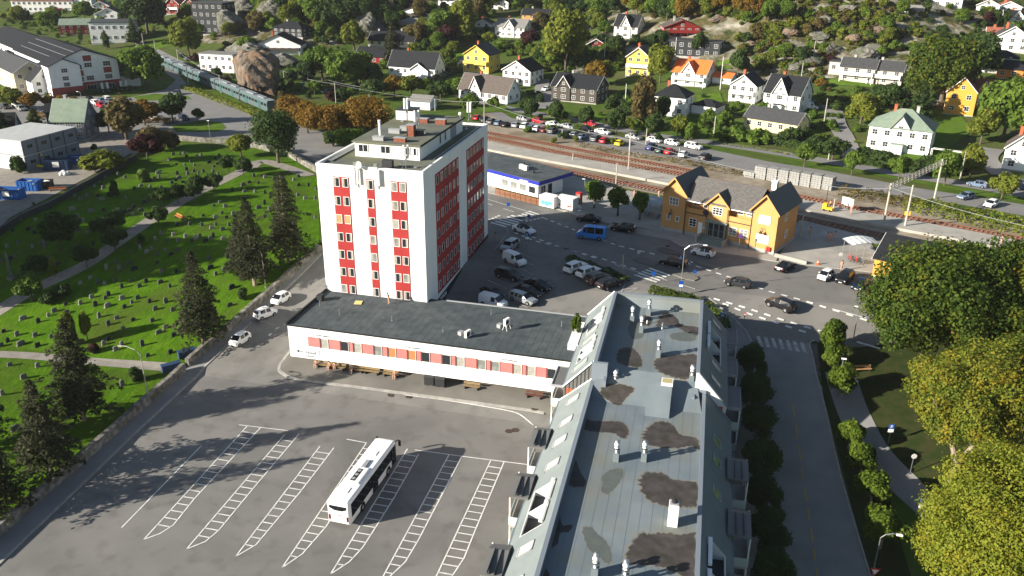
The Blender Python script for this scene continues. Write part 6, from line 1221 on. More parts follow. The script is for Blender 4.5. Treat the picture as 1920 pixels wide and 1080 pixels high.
for (x0, y0, x1, y1, k, cols, hp) in [(700, 10, 1150, 95, 26, 'gdogb', (26, 44)), (1000, 70, 1420, 140, 14, 'gdog', (26, 42)), (420, 60, 720, 185, 12, 'gdog', (24, 44)), (1150, 0, 1480, 48, 16, 'ogdy', (28, 46)), (0, 20, 420, 75, 12, 'gdo', (22, 34)), (1640, 20, 1920, 130, 10, 'gdo', (22, 34)), (490, 0, 700, 60, 14, 'gdog', (34, 56))]:
    for _ in range(k):
        x, y = rs.uniform(x0, x1), rs.uniform(y0, y1); h = rs.uniform(*hp)
        if free(x, y) and free(x, y - h * .5) and not (700 < x < 745 and y < 80): tree(x, y, h, rs.choice(cols), 'tree', rs.uniform(.85, 1.1))
def undergrowth(items):
    """the small rest of the hillside scrub, one mass"""
    VV, MI = [], []; ks = 'godbg'; ml = sorted({i[3] for i in items})
    for q, (hp, x, y, c, wr) in enumerate(items):
        p = at(x, y); h = max(1.2, span(x, y, y - hp)); V, L = CROWNS[('bush', q % 4, None)]; V = V.reshape(-1, 4, 3)[::3].reshape(-1, 3); a = q * 2.4; w_ = h * wr * 1.25
        VV.append(np.stack([(V[:, 0] * math.cos(a) - V[:, 1] * math.sin(a)) * w_ + p.x, (V[:, 0] * math.sin(a) + V[:, 1] * math.cos(a)) * w_ + p.y, V[:, 2] * h + p.z], 1)); MI.append(np.full(len(V) // 4, ml.index(c)))
    V = np.vstack(VV); me = leaf_mesh('undergrowth', V, np.arange(len(V), dtype=np.int32), LM[ml[0]])
    for c in ml[1:]: me.materials.append(LM[c])
    me.polygons.foreach_set('material_index', np.concatenate(MI).astype(np.int32)); tag(link('undergrowth', me), 'low mixed scrub covering the hillside between the houses', 'scrub', None, 'stuff')
undergrowth(SCATTER[215:] + MORE)
# ---------------------------------------------------------------- houses on the hillside and round about
M_RB = dict(black=mat('roof_black', (.012, .013, .016), (.020, .022, .026), 3, .75, .01, 6), brown=mat('roof_brown', (.075, .062, .055), (.10, .085, .075), 2, .75, .01, 6), grey=mat('roof_grey', (.16, .155, .145), (.20, .195, .185), 2, .8, .01, 6), green=mat('roof_green', (.15, .20, .155), (.19, .24, .19), .8, .7, c3=(.21, .24, .18), s3=.3), orange=mat('roof_orange', (.62, .13, .03), (.70, .17, .045), 2, .7, .01, 6), red=mat('roof_red', (.22, .065, .045), (.28, .10, .07), 2, .8, .01, 6), dark=mat('roof_dark', (.04, .042, .045), (.06, .062, .064), 2, .6))
M_WL = dict(white=M_WHITE, brown=mat('wall_brown', (.055, .048, .042), (.07, .06, .052), 3, .8), yellow=mat('wall_yellow', (.60, .45, .10), rough=.8), paley=mat('wall_pale_yellow', (.62, .54, .28), rough=.8), red=mat('wall_red', (.20, .02, .018), rough=.8), dark=mat('wall_dark', (.03, .034, .038), rough=.7), grey=mat('wall_grey', (.16, .18, .22), rough=.8), mustard=mat('wall_mustard', (.55, .28, .05), rough=.8), cream=mat('wall_cream', (.58, .52, .38), rough=.8), beige=mat('wall_beige', (.42, .39, .34), rough=.8), pale=mat('wall_pale_blue', (.55, .62, .68), rough=.8), orange=mat('wall_orange', (.50, .20, .04), rough=.8))
def house(lab, px, base, top, wpx, dr=.8, kind='side', wall='white', roof='black', rot=-24, ev=.6, nst=2, dormer=0, chim=1, balcony=False, found=True, porch=False, gx=0.0, name='house', group=None, trim=None, win=True, hm=None, wm=None, cat='house', pos=None):
    p = pos or at(px, base); k = mpp(p); L = wm or wpx * k; Ht = hm or span(px, base, top); D = L * dr; a = R(rot)
    t = thing(name, lab, cat, (p.x, p.y, p.z), a, group)
    ze = Ht * ev; M = [M_WL[wall], M_RB[roof], trim or M_FRAME]; y0, y1 = 0, D; x0, x1 = -L / 2, L / 2; oh = .35
    b = MB(); b.prism([(x0, y0), (x1, y0), (x1, y1), (x0, y1)], 0.35 if found else -1.5, ze, 0, cap=(kind in ('flat', 'hip')))
    if kind in ('side', 'cross'): gable_wall(b, y0, y1, x0, ze, Ht - .1, ze, 0, 'x'); gable_wall(b, y0, y1, x1, ze, Ht - .1, ze, 0, 'x')
    if kind == 'front': gable_wall(b, x0, x1, y0, ze, Ht - .1, ze); gable_wall(b, x0, x1, y1, ze, Ht - .1, ze)
    if kind == 'shed': b.v = [(v[0], v[1], v[2] + (Ht - ze) * (v[1] / D) if v[2] > ze - .01 else v[2]) for v in b.v]
    gw = min(L * .42, 4.6); gzr = ze + (Ht - ze) * .92; gc = gx * L
    if kind == 'cross':
        b.prism([(gc - gw / 2, -.35), (gc + gw / 2, -.35), (gc + gw / 2, D / 2), (gc - gw / 2, D / 2)], .35, ze, 0, cap=False); gable_wall(b, gc - gw / 2, gc + gw / 2, -.35, ze, gzr - .08, ze)
    b.build('wall', M, t)
    if found: f = MB(); f.box(x0 - .05, y0 - .05, -2.2, x1 + .05, y1 + .05, .36); f.build('foundation', [M_CONC], t)
    b = MB()
    if kind in ('side', 'cross'): gable_roof(b, x0, x1, y0, y1, ze, Ht - .2, oh, .2, axis='x', ohe=.4)
    if kind == 'cross': gable_roof(b, gc - gw / 2, gc + gw / 2, -.35, D / 2, ze, gzr, .4, .18, ohe=.3)
    if kind == 'front': gable_roof(b, x0, x1, y0, y1, ze, Ht - .2, .5, .2, ohe=.4)
    if kind == 'flat': b.box(x0 - .3, y0 - .3, ze, x1 + .3, y1 + .3, ze + .25)
    if kind == 'shed': b.prism([(x0 - .3, y0 - .3), (x1 + .3, y0 - .3), (x1 + .3, y1 + .3), (x0 - .3, y1 + .3)], [ze, ze, Ht, Ht], [ze + .2, ze + .2, Ht + .2, Ht + .2])
    if kind == 'hip':
        e = .45; rl = max(.2, L - D) / 2 if L > D else .3; c = D / 2; Q = [(x0 - e, y0 - e, ze), (x1 + e, y0 - e, ze), (x1 + e, y1 + e, ze), (x0 - e, y1 + e, ze), (-rl, c, Ht), (rl, c, Ht)]
        b.mesh(Q, [(0, 1, 5, 4), (1, 2, 5), (2, 3, 4, 5), (3, 0, 4), (3, 2, 1, 0)]); 
        if dormer: gable_roof(b, -gw / 2, gw / 2, -.2, D / 2, ze, ze + (Ht - ze) * .8, .3, .15, ohe=.2)
    rf = b.build('roof', [M[1]], t)
    if kind == 'hip' and dormer:
        g = MB(); gable_wall(g, -gw / 2, gw / 2, -.05, ze, ze + (Ht - ze) * .75, ze - .4); g.build('gable', [M[0]], t); window(t, 0, -.08, ze + .35, 0, 1.2, .9, 3, 1)
    if kind in ('side', 'cross'):
        for xx in (x0 - oh, x1 + oh): bargeboard(t, y0, y1, xx, ze, Ht - .2, M[2], .4, 'x', .2)
    if kind == 'cross': bargeboard(t, gc - gw / 2, gc + gw / 2, -.78, ze, gzr, M[2], .3, 'y', .2)
    if kind == 'front': bargeboard(t, x0, x1, -.52, ze, Ht - .2, M[2], .4, 'y', .2)
    for q in range(chim): g = MB(); cx = -L * .18 + q * L * .36; g.box(cx - .35, D * .52, Ht * .8, cx + .35, D * .52 + .7, Ht + .7); g.box(cx - .42, D * .5, Ht + .7, cx + .42, D * .56 + .7, Ht + .8); g.build('chimney', [M_BRICK if q % 2 == 0 and wall in ('white', 'mustard', 'yellow') else M_CONC], rf)
    if win:
        sh = (ze - .35) / nst; wh = min(1.35, sh * .55)
        for s in range(nst):
            z = .35 + sh * (s + .55); n = max(1, int(L / 2.7))
            for i in range(n):
                x = x0 + L * (i + .5) / n
                if kind == 'cross' and abs(x - gc) < gw / 2 + .1: continue
                window(t, x, -.02, z, 0, min(1.3, L / n * .55), wh, 2, 2)
            if kind == 'cross': window(t, gc, -.37, z, 0, 1.7, wh, 3, 2)
            m_ = max(1, int(D / 3.2))
            for i in range(m_):
                y = D * (i + .5) / m_; window(t, x1 + .02, y, z, 90, 1.1, wh, 2, 2); window(t, x0 - .02, y, z, -90, 1.1, wh, 2, 2)
        if kind == 'front' and Ht - ze > 2: window(t, 0, -.02, ze + (Ht - ze) * .3, 0, 1.1, 1.1, 2, 2)
        if kind == 'cross' and gzr - ze > 1.6: window(t, gc, -.37, ze + (gzr - ze) * .28, 0, .9, .9, 2, 1)
        if kind in ('side', 'cross') and Ht - ze > 2: window(t, x1 + .02, D / 2, ze + (Ht - ze) * .3, 90, 1.0, 1.0, 2, 2); window(t, x0 - .02, D / 2, ze + (Ht - ze) * .3, -90, 1.0, 1.0, 2, 2)
    if balcony:
        z = .35 + (ze - .35) * .48; g = MB(); g.box(x0 + .3, -1.5, z - .2, x1 - .3, -.02, z, 0); g.box(x0 + .3, -1.5, z, x1 - .3, -1.42, z + .95, 0); g.box(x0 + .3, -1.42, z, x0 + .4, -.02, z + .95, 0); g.box(x1 - .4, -1.42, z, x1 - .3, -.02, z + .95, 0); g.build('balcony', [trim or M_FRAME], t)
        for xx in (x0 + .45, x1 - .45): g = MB(); g.box(xx - .08, -1.45, -.8, xx + .08, -1.3, z - .2); g.build('balcony_post', [M_FRAME], t)
    if porch: g = MB(); g.box(gc - 1.3, -1.6, 0, gc + 1.3, -.36, 2.4); g.box(gc - 1.5, -1.8, 2.4, gc + 1.5, -.34, 2.6, 1); g.build('porch', [M[0], M[1]], t)
    return t
house('large white house with a pale green hipped roof and a front gable', 1680, 287, 210, 108, .82, 'hip', 'white', 'green', -16, .60, 2, 1, 2, porch=True)
house('low pale yellow bungalow with a dark roof beside the curved lane', 1442, 248, 207, 105, .5, 'side', 'paley', 'dark', -26, .55, 1)
house('small black roofed white garage below the orange roofed house', 1318, 216, 188, 50, .8, 'hip', 'white', 'black', -22, .62, 1, 0, 0, win=False)
house('white house with a black hipped roof and glazed front by the rear road', 1252, 218, 161, 62, .9, 'hip', 'white', 'black', -12, .64, 2, 0, 1)
house('dark brown timber house with white bargeboards and several gables', 1075, 192, 142, 92, .62, 'cross', 'brown', 'black', -14, .58, 2, gx=-.22, balcony=False)
house('long white single storey house with a dark brown roof and small gable', 905, 190, 143, 112, .38, 'cross', 'white', 'brown', -20, .42, 1, gx=-.15)
house('white house with black roof and a wide gable facing the railway', 968, 160, 113, 58, .95, 'front', 'white', 'black', -14, .60, 2, porch=True)
house('yellow house with tiers of balconies and a grey gable roof', 893, 137, 84, 52, .9, 'front', 'yellow', 'dark', -12, .66, 2, balcony=True, trim=M_WL['yellow'])
house('long white house with a steep black roof and a white gable wing', 772, 146, 98, 98, .42, 'side', 'white', 'black', -8, .45, 1)
house('white garage wing with a black gable in front of the long white house', 785, 148, 118, 38, .9, 'front', 'white', 'black', -8, .55, 1, chim=0, win=False)
house('white house with a bright orange tiled roof and a front gable', 1290, 162, 114, 66, .8, 'cross', 'white', 'orange', -16, .55, 2, gx=-.02, porch=False, balcony=True)
house('small white garage with a bright orange roof', 1352, 158, 137, 36, .9, 'side', 'white', 'orange', -18, .62, 1, chim=0, win=False)
house('white house with a broad balcony and black half hipped roof', 1390, 192, 139, 50, .95, 'front', 'white', 'black', -20, .62, 2, balcony=True)
house('tall white house with a black roof, front gable and bay', 1462, 211, 144, 70, .85, 'cross', 'white', 'black', -24, .55, 2, gx=-.05, porch=True)
house('tall yellow and white villa with two tiers of verandas', 1195, 143, 88, 46, 1.0, 'front', 'yellow', 'brown', -12, .66, 3, balcony=True)
house('white house with twin gables and a black roof high on the slope', 1172, 73, 28, 46, .85, 'cross', 'white', 'black', -14, .55, 2)
house('dark red house with a wide shallow gable and balcony', 1278, 70, 37, 68, .75, 'front', 'red', 'brown', 12, .55, 2, balcony=True, trim=M_WL['red'])
house('dark modern house with long window bands below the red house', 1300, 108, 72, 96, .45, 'flat', 'dark', 'dark', -8, .82, 2, chim=0)
house('little red cottage with a brown gable roof among the trees', 1117, 96, 72, 34, 1.0, 'front', 'red', 'brown', 8, .55, 1, chim=0)
house('white house with a grey roof and a single front gable', 955, 71, 36, 60, .7, 'cross', 'white', 'grey', -10, .58, 2)
house('low orange house with a black roof at the top of the hill', 1002, 38, 17, 52, .5, 'side', 'orange', 'black', -8, .5, 1)
house('dark grey house with a glazed porch beside the tall olive tree', 1022, 60, 31, 34, .9, 'side', 'dark', 'black', -8, .62, 2)
house('pale terraced house with white balconies, left half', 1604, 155, 110, 62, .6, 'side', 'beige', 'dark', -18, .66, 2, balcony=True, group='pale terraced houses')
house('pale terraced house with white balconies, right half', 1655, 160, 115, 62, .6, 'side', 'beige', 'dark', -18, .66, 2, balcony=True, group='pale terraced houses')
house('small pale annex at the left end of the terraced houses', 1570, 140, 112, 34, .8, 'flat', 'beige', 'dark', -18, .85, 1, chim=0)
house('tall mustard house with a red roof and white window groups', 1795, 217, 143, 50, 1.3, 'front', 'mustard', 'red', -14, .62, 2, balcony=False)
house('mustard side wing with a veranda behind the oak', 1838, 205, 150, 55, .7, 'cross', 'mustard', 'red', -14, .6, 2, balcony=True)
house('orange timber house with a black roof at the right edge', 1898, 150, 115, 56, .7, 'side', 'orange', 'black', -14, .6, 1)
house('pale blue house with a black hipped roof at the top right', 1868, 138, 95, 62, .7, 'hip', 'pale', 'black', -14, .7, 2)
house('white house with a brown roof and large white gable at the right edge', 1908, 322, 248, 56, 1.0, 'front', 'white', 'brown', -18, .6, 2)
house('white house with a grey roof, middle of the top right cluster', 1893, 98, 48, 56, .8, 'front', 'white', 'dark', -8, .58, 2)
house('white house with a red roof left of another white one at the top right', 1868, 80, 52, 36, .8, 'side', 'white', 'red', -8, .6, 2)
house('white house with a black front gable at the very top right', 1905, 50, 20, 46, .8, 'cross', 'white', 'black', -8, .6, 2)
house('white house with a black roof in the upper right row', 1850, 25, -2, 38, .8, 'front', 'white', 'black', -8, .58, 2)
house('white house with a dark red roof in the upper right row', 1890, 27, 2, 40, .8, 'front', 'white', 'red', -8, .58, 2)
house('pale house with a row of tall windows at the top edge', 1775, 13, -12, 50, .6, 'flat', 'pale', 'dark', -10, .85, 2)
house('low white shed roofed house above the rocky slope', 1710, 30, 10, 34, .7, 'side', 'white', 'grey', -14, .55, 1, chim=0)
house('white house with a red brown gable standing on the rock', 523, 104, 64, 84, .55, 'front', 'white', 'black', 14, .5, 1, balcony=True, trim=M_WL['brown'])
house('dark timber house tucked under the wooded knoll', 540, 70, 42, 62, .6, 'hip', 'dark', 'black', -4, .6, 2, 0)
house('white chalet with a wide dark gable and a balcony near the top', 776, 35, 12, 58, .7, 'front', 'white', 'black', -4, .5, 1, balcony=True, trim=M_WL['brown'])
house('dark roofed chalet above another chalet at the top edge', 765, 16, -6, 46, .7, 'front', 'dark', 'dark', -4, .5, 1)
house('pale house with tall windows below the chalet', 775, 58, 35, 66, .5, 'hip', 'beige', 'grey', -4, .62, 1, 0)
house('black roofed house with a long white dormer', 712, 88, 60, 44, .8, 'side', 'cream', 'black', 0, .45, 1)
house('black roofed house with roof windows behind the spruce', 755, 90, 60, 46, .8, 'side', 'cream', 'black', 0, .45, 1)
house('red timber house with a shallow black roof between the trees', 695, 122, 90, 60, .7, 'side', 'red', 'black', 0, .52, 1)
house('white house with a black roof at the top centre', 935, 18, -6, 38, .8, 'front', 'white', 'black', -6, .58, 2)
house('white house behind the bare tall tree at the top edge', 840, 14, -10, 40, .7, 'side', 'white', 'black', -6, .58, 2)
house('small white house glimpsed behind the purple tree', 905, 52, 36, 30, .8, 'front', 'white', 'black', -6, .55, 1)
house('white house with a dark roof at the top edge right of the lane', 862, 20, -4, 34, .8, 'front', 'white', 'dark', -6, .58, 2)
house('little white shed among the trees right of the orange house', 1058, 20, 12, 18, .8, 'side', 'white', 'grey', -6, .6, 1, chim=0, win=False)
house('grey house with a pale green roof and white corner boards', 133, 264, 189, 60, .95, 'side', 'grey', 'green', 16, .52, 2, porch=True)
house('dark lean-to beside the grey house with the green roof', 104, 240, 198, 24, .9, 'shed', 'dark', 'black', 34, .7, 1, chim=0, win=False)
house('dark roofed house cut by the left edge', 0, 275, 215, 60, .8, 'side', 'grey', 'black', 30, .5, 1)
house('long white two storey building by the railway with a red sign', 408, 136, 97, 72, .45, 'flat', 'white', 'grey', -2, .88, 2, chim=0)
house('dark balconied apartment block against the cliff', 394, 66, 2, 64, .7, 'flat', 'dark', 'dark', 2, .94, 4, chim=0)
for k in range(3): pass
house('red timber house with white gable, left of two at the top', 325, 27, -6, 28, .9, 'front', 'red', 'red', 4, .6, 2, balcony=True, group='red timber houses')
house('red timber house with white gable, right of two at the top', 356, 27, -4, 28, .9, 'front', 'red', 'red', 4, .6, 2, balcony=True, group='red timber houses')
house('long white hilltop building with rows of windows', 82, 24, -8, 110, .35, 'hip', 'white', 'red', 20, .72, 2, 0, 0)
house('white hilltop annex right of the long white building', 142, 15, -10, 60, .4, 'flat', 'white', 'grey', 20, .85, 2, chim=0)
house('white works hall with a red emblem on its end wall', 212, 82, 38, 74, .9, 'flat', 'white', 'dark', 28, .9, 2, chim=0)
house('red hall with a grey green roof behind the school', 143, 66, 36, 52, .7, 'side', 'red', 'green', 30, .65, 2, chim=0)
house('white house with stepped black gables behind the works hall', 205, 44, 14, 48, .7, 'front', 'white', 'black', 24, .58, 2)
house('white gabled house, upper one behind the works hall', 190, 22, 2, 30, .8, 'front', 'white', 'dark', 24, .58, 2)
# the small plant building behind the tower
house('pale blue utility building with a grey gable roof behind the tower', 788, 206, 180, 40, .8, 'side', 'pale', 'grey', -4, .66, 1, chim=0, win=False, name='utility_building')

# ---- the red and white school building, built to its own plan
def school():
    p = at(229, 167); t = thing('school_building', 'large white building with red brick base, stepped gables and long black roofs', 'building', p, R(56)); k = mpp(p)
    # local x along the gable front (to the right), y backwards along the long roofs
    W, Dp, H, ez = 21.0, 46.0, 13.6, 9.8
    b = MB(); b.prism([(-W, 0), (0, 0), (0, Dp), (-W, Dp)], 0, ez, 0, cap=False); gable_wall(b, -W, 0, 0, ez, H - .1, ez); gable_wall(b, -W, 0, Dp, ez, H - .1, ez)
    b.prism([(-W - 1.5, -3), (-W + 8.0, -3), (-W + 8, 4), (-W - 1.5, 4)], 0, 9.4, 0, cap=False); gable_wall(b, -W - 1.5, -W + 8.0, -3, 9.4, 11.4, 9.4)
    b.box(0, 3, 0, 7.5, 10, 3.6); b.build('wall', [M_WHITE], t)
    b = MB(); gable_roof(b, -W, 0, 0, Dp, ez, H, .4, .25); gable_roof(b, -W - 1.5, -W + 8, -3, 8, 9.4, 11.5, .3, .2, ohe=.2); b.prism([(-.3, 2.7), (7.8, 2.7), (7.8, 10.3), (-.3, 10.3)], [4.6, 3.5, 3.5, 4.6], [4.8, 3.7, 3.7, 4.8])
    r = b.build('roof', [M_RB['black']], t); b = MB()
    for x in (-15.5, -12.8): b.box(x, 1, 0, x + .12, Dp, .05)
    for q in range(4): yy = 9 + q * 10; b.box(-W * .9, yy, 0, -.6, yy + .1, 0.02)
    b = MB(); b.box(-W + .02, -.12, 0, .1, -.01, 3.4); b.box(-W - 1.6, -3.12, 0, -W + 8.1, -3.0, 2.9); b.box(.0, -.1, 0, .12, 2.9, 3.4); b.build('brick_base', [mat('school_brick', (.24, .05, .045), (.28, .07, .06), 3, .9)], t)
    for x, z, nx in ((-9.5, 8.7, 3), (-3.6, 8.7, 3), (-9.5, 4.6, 3), (-3.6, 4.6, 4), (-12.2, 8.2, 2), (-12.2, 4.4, 2)): window(t, x, -.02, z, 0, 2.4 if nx > 2 else 1.4, 1.5, nx, 2)
    for x, z in ((-9.5, 10.8), (-3.6, 6.7), (-12.6, 6.3)): b = MB(); b.box(x - 1.3, -.05, z - .9, x + 1.3, 0, z + .9); b.build('red_panel', [mat('school_brick')] if False else [MATS['school_brick']], t)
    for z in (8.0, 5.6, 3.7): window(t, -W + 3.2, -3.02, z, 0, 1.9, 1.3, 3, 2)
    for x in (-9.5, -3.6): window(t, x, -.14, 1.6, 0, 3.0, 1.7, 3, 1)
    for y in range(6): window(t, -W - .02, 10 + y * 5.5, 6.6, -90, 2.4, 1.3, 3, 1)
    b = MB()
    for x in (-6.9, -5.2, -.8, .9): b.box(x - .3, -2.4, 0, x + .3, -1.8, 3.0)
    b.build('gate_pier', [M_WHITE], t); b = MB(); b.box(-8.2, -.2, .0, -5.4, -.1, 2.8); b.build('entrance', [M_GLASS2], t)
    t.scale = (1, 1, 1.03)
    # long lower range continuing behind
    b = MB(); b.prism([(-W + 2, Dp), (-2, Dp), (-2, Dp + 55), (-W + 2, Dp + 55)], 0, 9.2, 0, cap=False); b.build('rear_wall', [M_WHITE], t); b = MB(); gable_roof(b, -W + 2, -2, Dp + .5, Dp + 55, 9.2, 12.6, .3, .25); b.build('rear_roof', [M_RB['black']], t)
    for y in range(8): window(t, -W + 1.98, Dp + 5 + y * 6, 7.0, -90, 3.0, 1.2, 4, 1)
    b = MB()
    for q in (5.2, 7.9): b.box(-W + q, 1, 0, -W + q + .14, Dp, .03)
    zf = lambda x: ez + (H - ez) * (1 - abs(x + W / 2) / (W / 2)) + .27
    b = MB()
    for x in (-W + 2.6, -W + 5.2, -W + 7.9): b.mesh([(x, .3, zf(x)), (x + .15, .3, zf(x + .15)), (x + .15, Dp, zf(x + .15)), (x, Dp, zf(x)), (x, .3, zf(x) + .1), (x + .15, .3, zf(x) + .1), (x + .15, Dp, zf(x) + .1), (x, Dp, zf(x) + .1)], [(4, 5, 6, 7), (0, 1, 5, 4), (1, 2, 6, 5), (3, 0, 4, 7)])
    b.build('roof_rail', [M_METAL], r)
school()
AX = at(89, 178)
house('long cream workshop range with a dark roof behind the white gabled annex', 70, 176, 120, 50, 5.2, 'front', 'cream', 'dark', 56, .66, 2, chim=0, name='workshop_building', wm=10.5, hm=10.0, pos=AX + Vector((-.83 * 9.4 - .56 * 1.5, .56 * 9.4 - .83 * 1.5, 0)))
house('white gabled annex left of the red and white school front', 89, 178, 127, 44, .95, 'front', 'white', 'black', 56, .55, 2, chim=0, name='annex_building')

# ---- stacked site cabins
G5 = 'grey stacked site cabins'
def cabins():
    p0, p1 = at(52, 322), at(152, 292); d = p1 - p0; ang = math.atan2(d.y, d.x); ex = Vector((math.cos(ang), math.sin(ang), 0)); ey = Vector((-ex.y, ex.x, 0)); n = 4; wd = d.length / n; k = 0
    for lv in range(2):
        for i in range(n):
            k += 1; hh = max(2.6, span(52, 322, 263) / 2); q = p0 + ex * (i * wd); lab = '%s grey site cabin, %s from the left of the stack' % ('upper' if lv else 'lower', ('first', 'second', 'third', 'fourth')[i])
            t = thing('site_cabin', lab, 'cabin', (q.x, q.y, p0.z + lv * hh), ang, G5); L = 14.0
            b = MB(); b.box(.04, 0, .02, wd - .04, L, hh - .02, 0); b.box(0, -.04, 0, .14, .1, hh, 1); b.box(wd - .14, -.04, 0, wd, .1, hh, 1); b.build('shell', [mat('cabin_grey', (.16, .18, .20), rough=.6), M_DARKM], t)
            b = MB(); b.box(0, -.06, hh - .16, wd, L + .06, hh, 0); b.build('roof', [mat('cabin_roof', (.36, .37, .37), (.42, .43, .42), .6, .7)], t); window(t, wd * .5, -.05, hh * .55, 0, wd * .4, 1.0, 2, 1, M_GLASS, M_GREYP)
            if i == 0:
                b = MB(); b.box(-.02, .2, .15, .03, L - .2, hh - .2); b.build('end_panel', [mat('cabin_pale', (.5, .52, .52), rough=.7)], t)
            if lv == 0 and i == 1: b = MB(); b.box(.3, -.09, hh - .9, .8, -.04, hh - .4); b.build('yellow_sign', [MATS['sign_yellow']], t)
cabins()
# skips and site clutter
M_SKIP = mat('skip_blue', (.02, .10, .34), rough=.5); M_NAVY = mat('container_navy', (.025, .05, .11), rough=.5)
def skip(px, py, L, W, h, ang, m, lab, sign=True, cat='container', nm='waste_container'):
    p = at(px, py); t = thing(nm, lab, cat, p, R(ang)); b = MB(); b.prism([(-L / 2 + .3, -W / 2), (L / 2 - .3, -W / 2), (L / 2 - .3, W / 2), (-L / 2 + .3, W / 2)], 0, h, 0, cap=False); b.box(-L / 2 + .3, -W / 2, 0, L / 2 - .3, W / 2, .15)
    b.box(-L / 2 + .2, -W / 2 - .06, h - .12, L / 2 - .2, -W / 2 + .06, h); b.box(-L / 2 + .2, W / 2 - .06, h - .12, L / 2 - .2, W / 2 + .06, h)
    for k in range(6): x = -L / 2 + .6 + k * (L - 1.2) / 5; b.box(x - .06, -W / 2 - .07, 0, x + .06, -W / 2, h)
    b.build('body', [m], t)
    if sign: b = MB(); b.box(-.7, -W / 2 - .10, h * .35, .7, -W / 2 - .07, h * .85); b.build('sign', [M_WHITE], t)
    b = MB(); r = random.Random(px)
    for k in range(14): x, y = r.uniform(-L / 2 + .6, L / 2 - .6), r.uniform(-W / 2 + .3, W / 2 - .3); s = r.uniform(.25, .6); b.T = Matrix.Translation((x, y, h * .75)) @ Matrix.Rotation(r.uniform(0, 3), 4, 'Z') @ Matrix.Rotation(r.uniform(-.6, .6), 4, 'X'); b.cbox(0, 0, 0, s * 1.8, s, s * .5, r.randint(0, 2))
    b.build('rubble', [M_CONC, M_WOOD, M_PALEW], t); return t
skip(20, 372, 6.0, 2.4, 2.2, 12, M_SKIP, 'blue open skip with a white sign at the left edge of the building site'); skip(58, 356, 5, 2.4, 2.2, 12, M_SKIP, 'blue open skip behind another, next to the black one', False); skip(78, 352, 5, 2.3, 1.6, 20, M_DARKM, 'black open skip full of scrap beside the blue ones', False); skip(110, 318, 6, 2.4, 2.5, 24, M_NAVY, 'navy container with a white sign in front of the grey cabins'); skip(152, 306, 6, 2.2, 1.8, 24, M_SKIP, 'long blue container right of the navy one', False)
t = thing('rubbish_heap', 'white sacks heaped in front of the navy container', 'sacks', at(122, 328)); b = MB()
for k in range(7): b.lathe([(0, 0), (.6, .1), (.65, .5), (.3, .85), (0, .9)], 9, 0, (math.cos(k * 2.4) * .9, math.sin(k * 1.9) * .7, 0))
b.build('sacks', [mat('sack_white', (.5, .52, .54), rough=.8)], t, smooth=True)
t = thing('yellow_barrier', 'yellow barrier board in front of the grey cabins', 'barrier', at(78, 318)); b = MB(); b.box(-1.2, -.05, .6, 1.2, .05, 1.1, 0); b.box(-1.0, -.05, 0, -.9, .05, .6, 1); b.box(.9, -.05, 0, 1.0, .05, .6, 1); b.build('board', [mat('barrier_yellow', (.8, .75, .02), rough=.5), M_GREYP], t)

# ---- boulders and crags
def rock(px, py, sx, sy, sz, seed, lab, m=None, rot=0, sink=.3, pos=None):
    p = pos or at(px, py); bm = bmesh.new(); bmesh.ops.create_icosphere(bm, subdivisions=5, radius=1); rg = np.random.default_rng(seed); F = rg.normal(size=(9, 3)); F /= np.linalg.norm(F, axis=1, keepdims=True); dd = rg.uniform(.55, .9, 9); ph = rg.uniform(0, 6, 12)
    for v in bm.verts:
        c = np.array(v.co)
        for f, d in zip(F, dd):
            q = c @ f
            if q > d: c = c - f * (q - d) * .92
        rd = abs(math.sin(c[0] * 4.3 + 1.7 * math.sin(c[2] * 3 + ph[4]) + ph[0])) * .10 + abs(math.sin(c[1] * 7.1 + c[2] * 5.3 + 1.3 * math.sin(c[0] * 4 + ph[5]) + ph[1])) * .08 + abs(math.sin(c[2] * 13 + c[0] * 6 + 2 * math.sin(c[1] * 5) + ph[2])) * .05 + abs(math.sin(c[0] * 29 + c[1] * 23 + c[2] * 19 + ph[3])) * .03; c = c * (.92 + rd); tp = 1.12 - .30 * (c[2] + 1) / 2 * 1.3; c = c * np.array([tp, tp, 1]); v.co = Vector((c[0] * sx, c[1] * sy, (c[2] + 1 - sink) * sz))
    me = bpy.data.meshes.new('rock'); bm.to_mesh(me); bm.free(); me.materials.append(m or M_ROCK); o = link('boulder', me, None, p, rot); tag(o, lab, 'rock'); return o
M_ROCK = mat('crag_rock', (.075, .062, .05), (.185, .15, .12), .45, .95, .25, 1.5, c3=(.16, .10, .06), s3=.25, contrast=(.3, .65))
M_ROCKG = mat('crag_grey', (.085, .082, .07), (.21, .20, .18), .6, .95, .25, 1.5, c3=(.07, .08, .05), s3=.3)
rock(486, 174, 10.5, 8, 8.4, 3, 'huge brown boulder beside the train')
rock(460, 108, 9, 6, 4, 5, 'grey crag above the huge boulder', M_ROCKG); rock(508, 40, 7, 5, 5, 7, 'pale crag at the top left of the wooded knoll', M_ROCKG); rock(686, 62, 5, 5, 5.5, 9, 'tall grey crag under the wooded knoll', M_ROCKG); rock(432, 60, 8, 6, 5.5, 11, 'cliff right of the dark balconied block', M_ROCKG); rock(452, 25, 9, 6, 5, 12, 'grey cliff above another at the top left', M_ROCKG); rock(535, 122, 6, 4, 2.6, 13, 'low smooth rock beside the boulder', M_ROCKG)
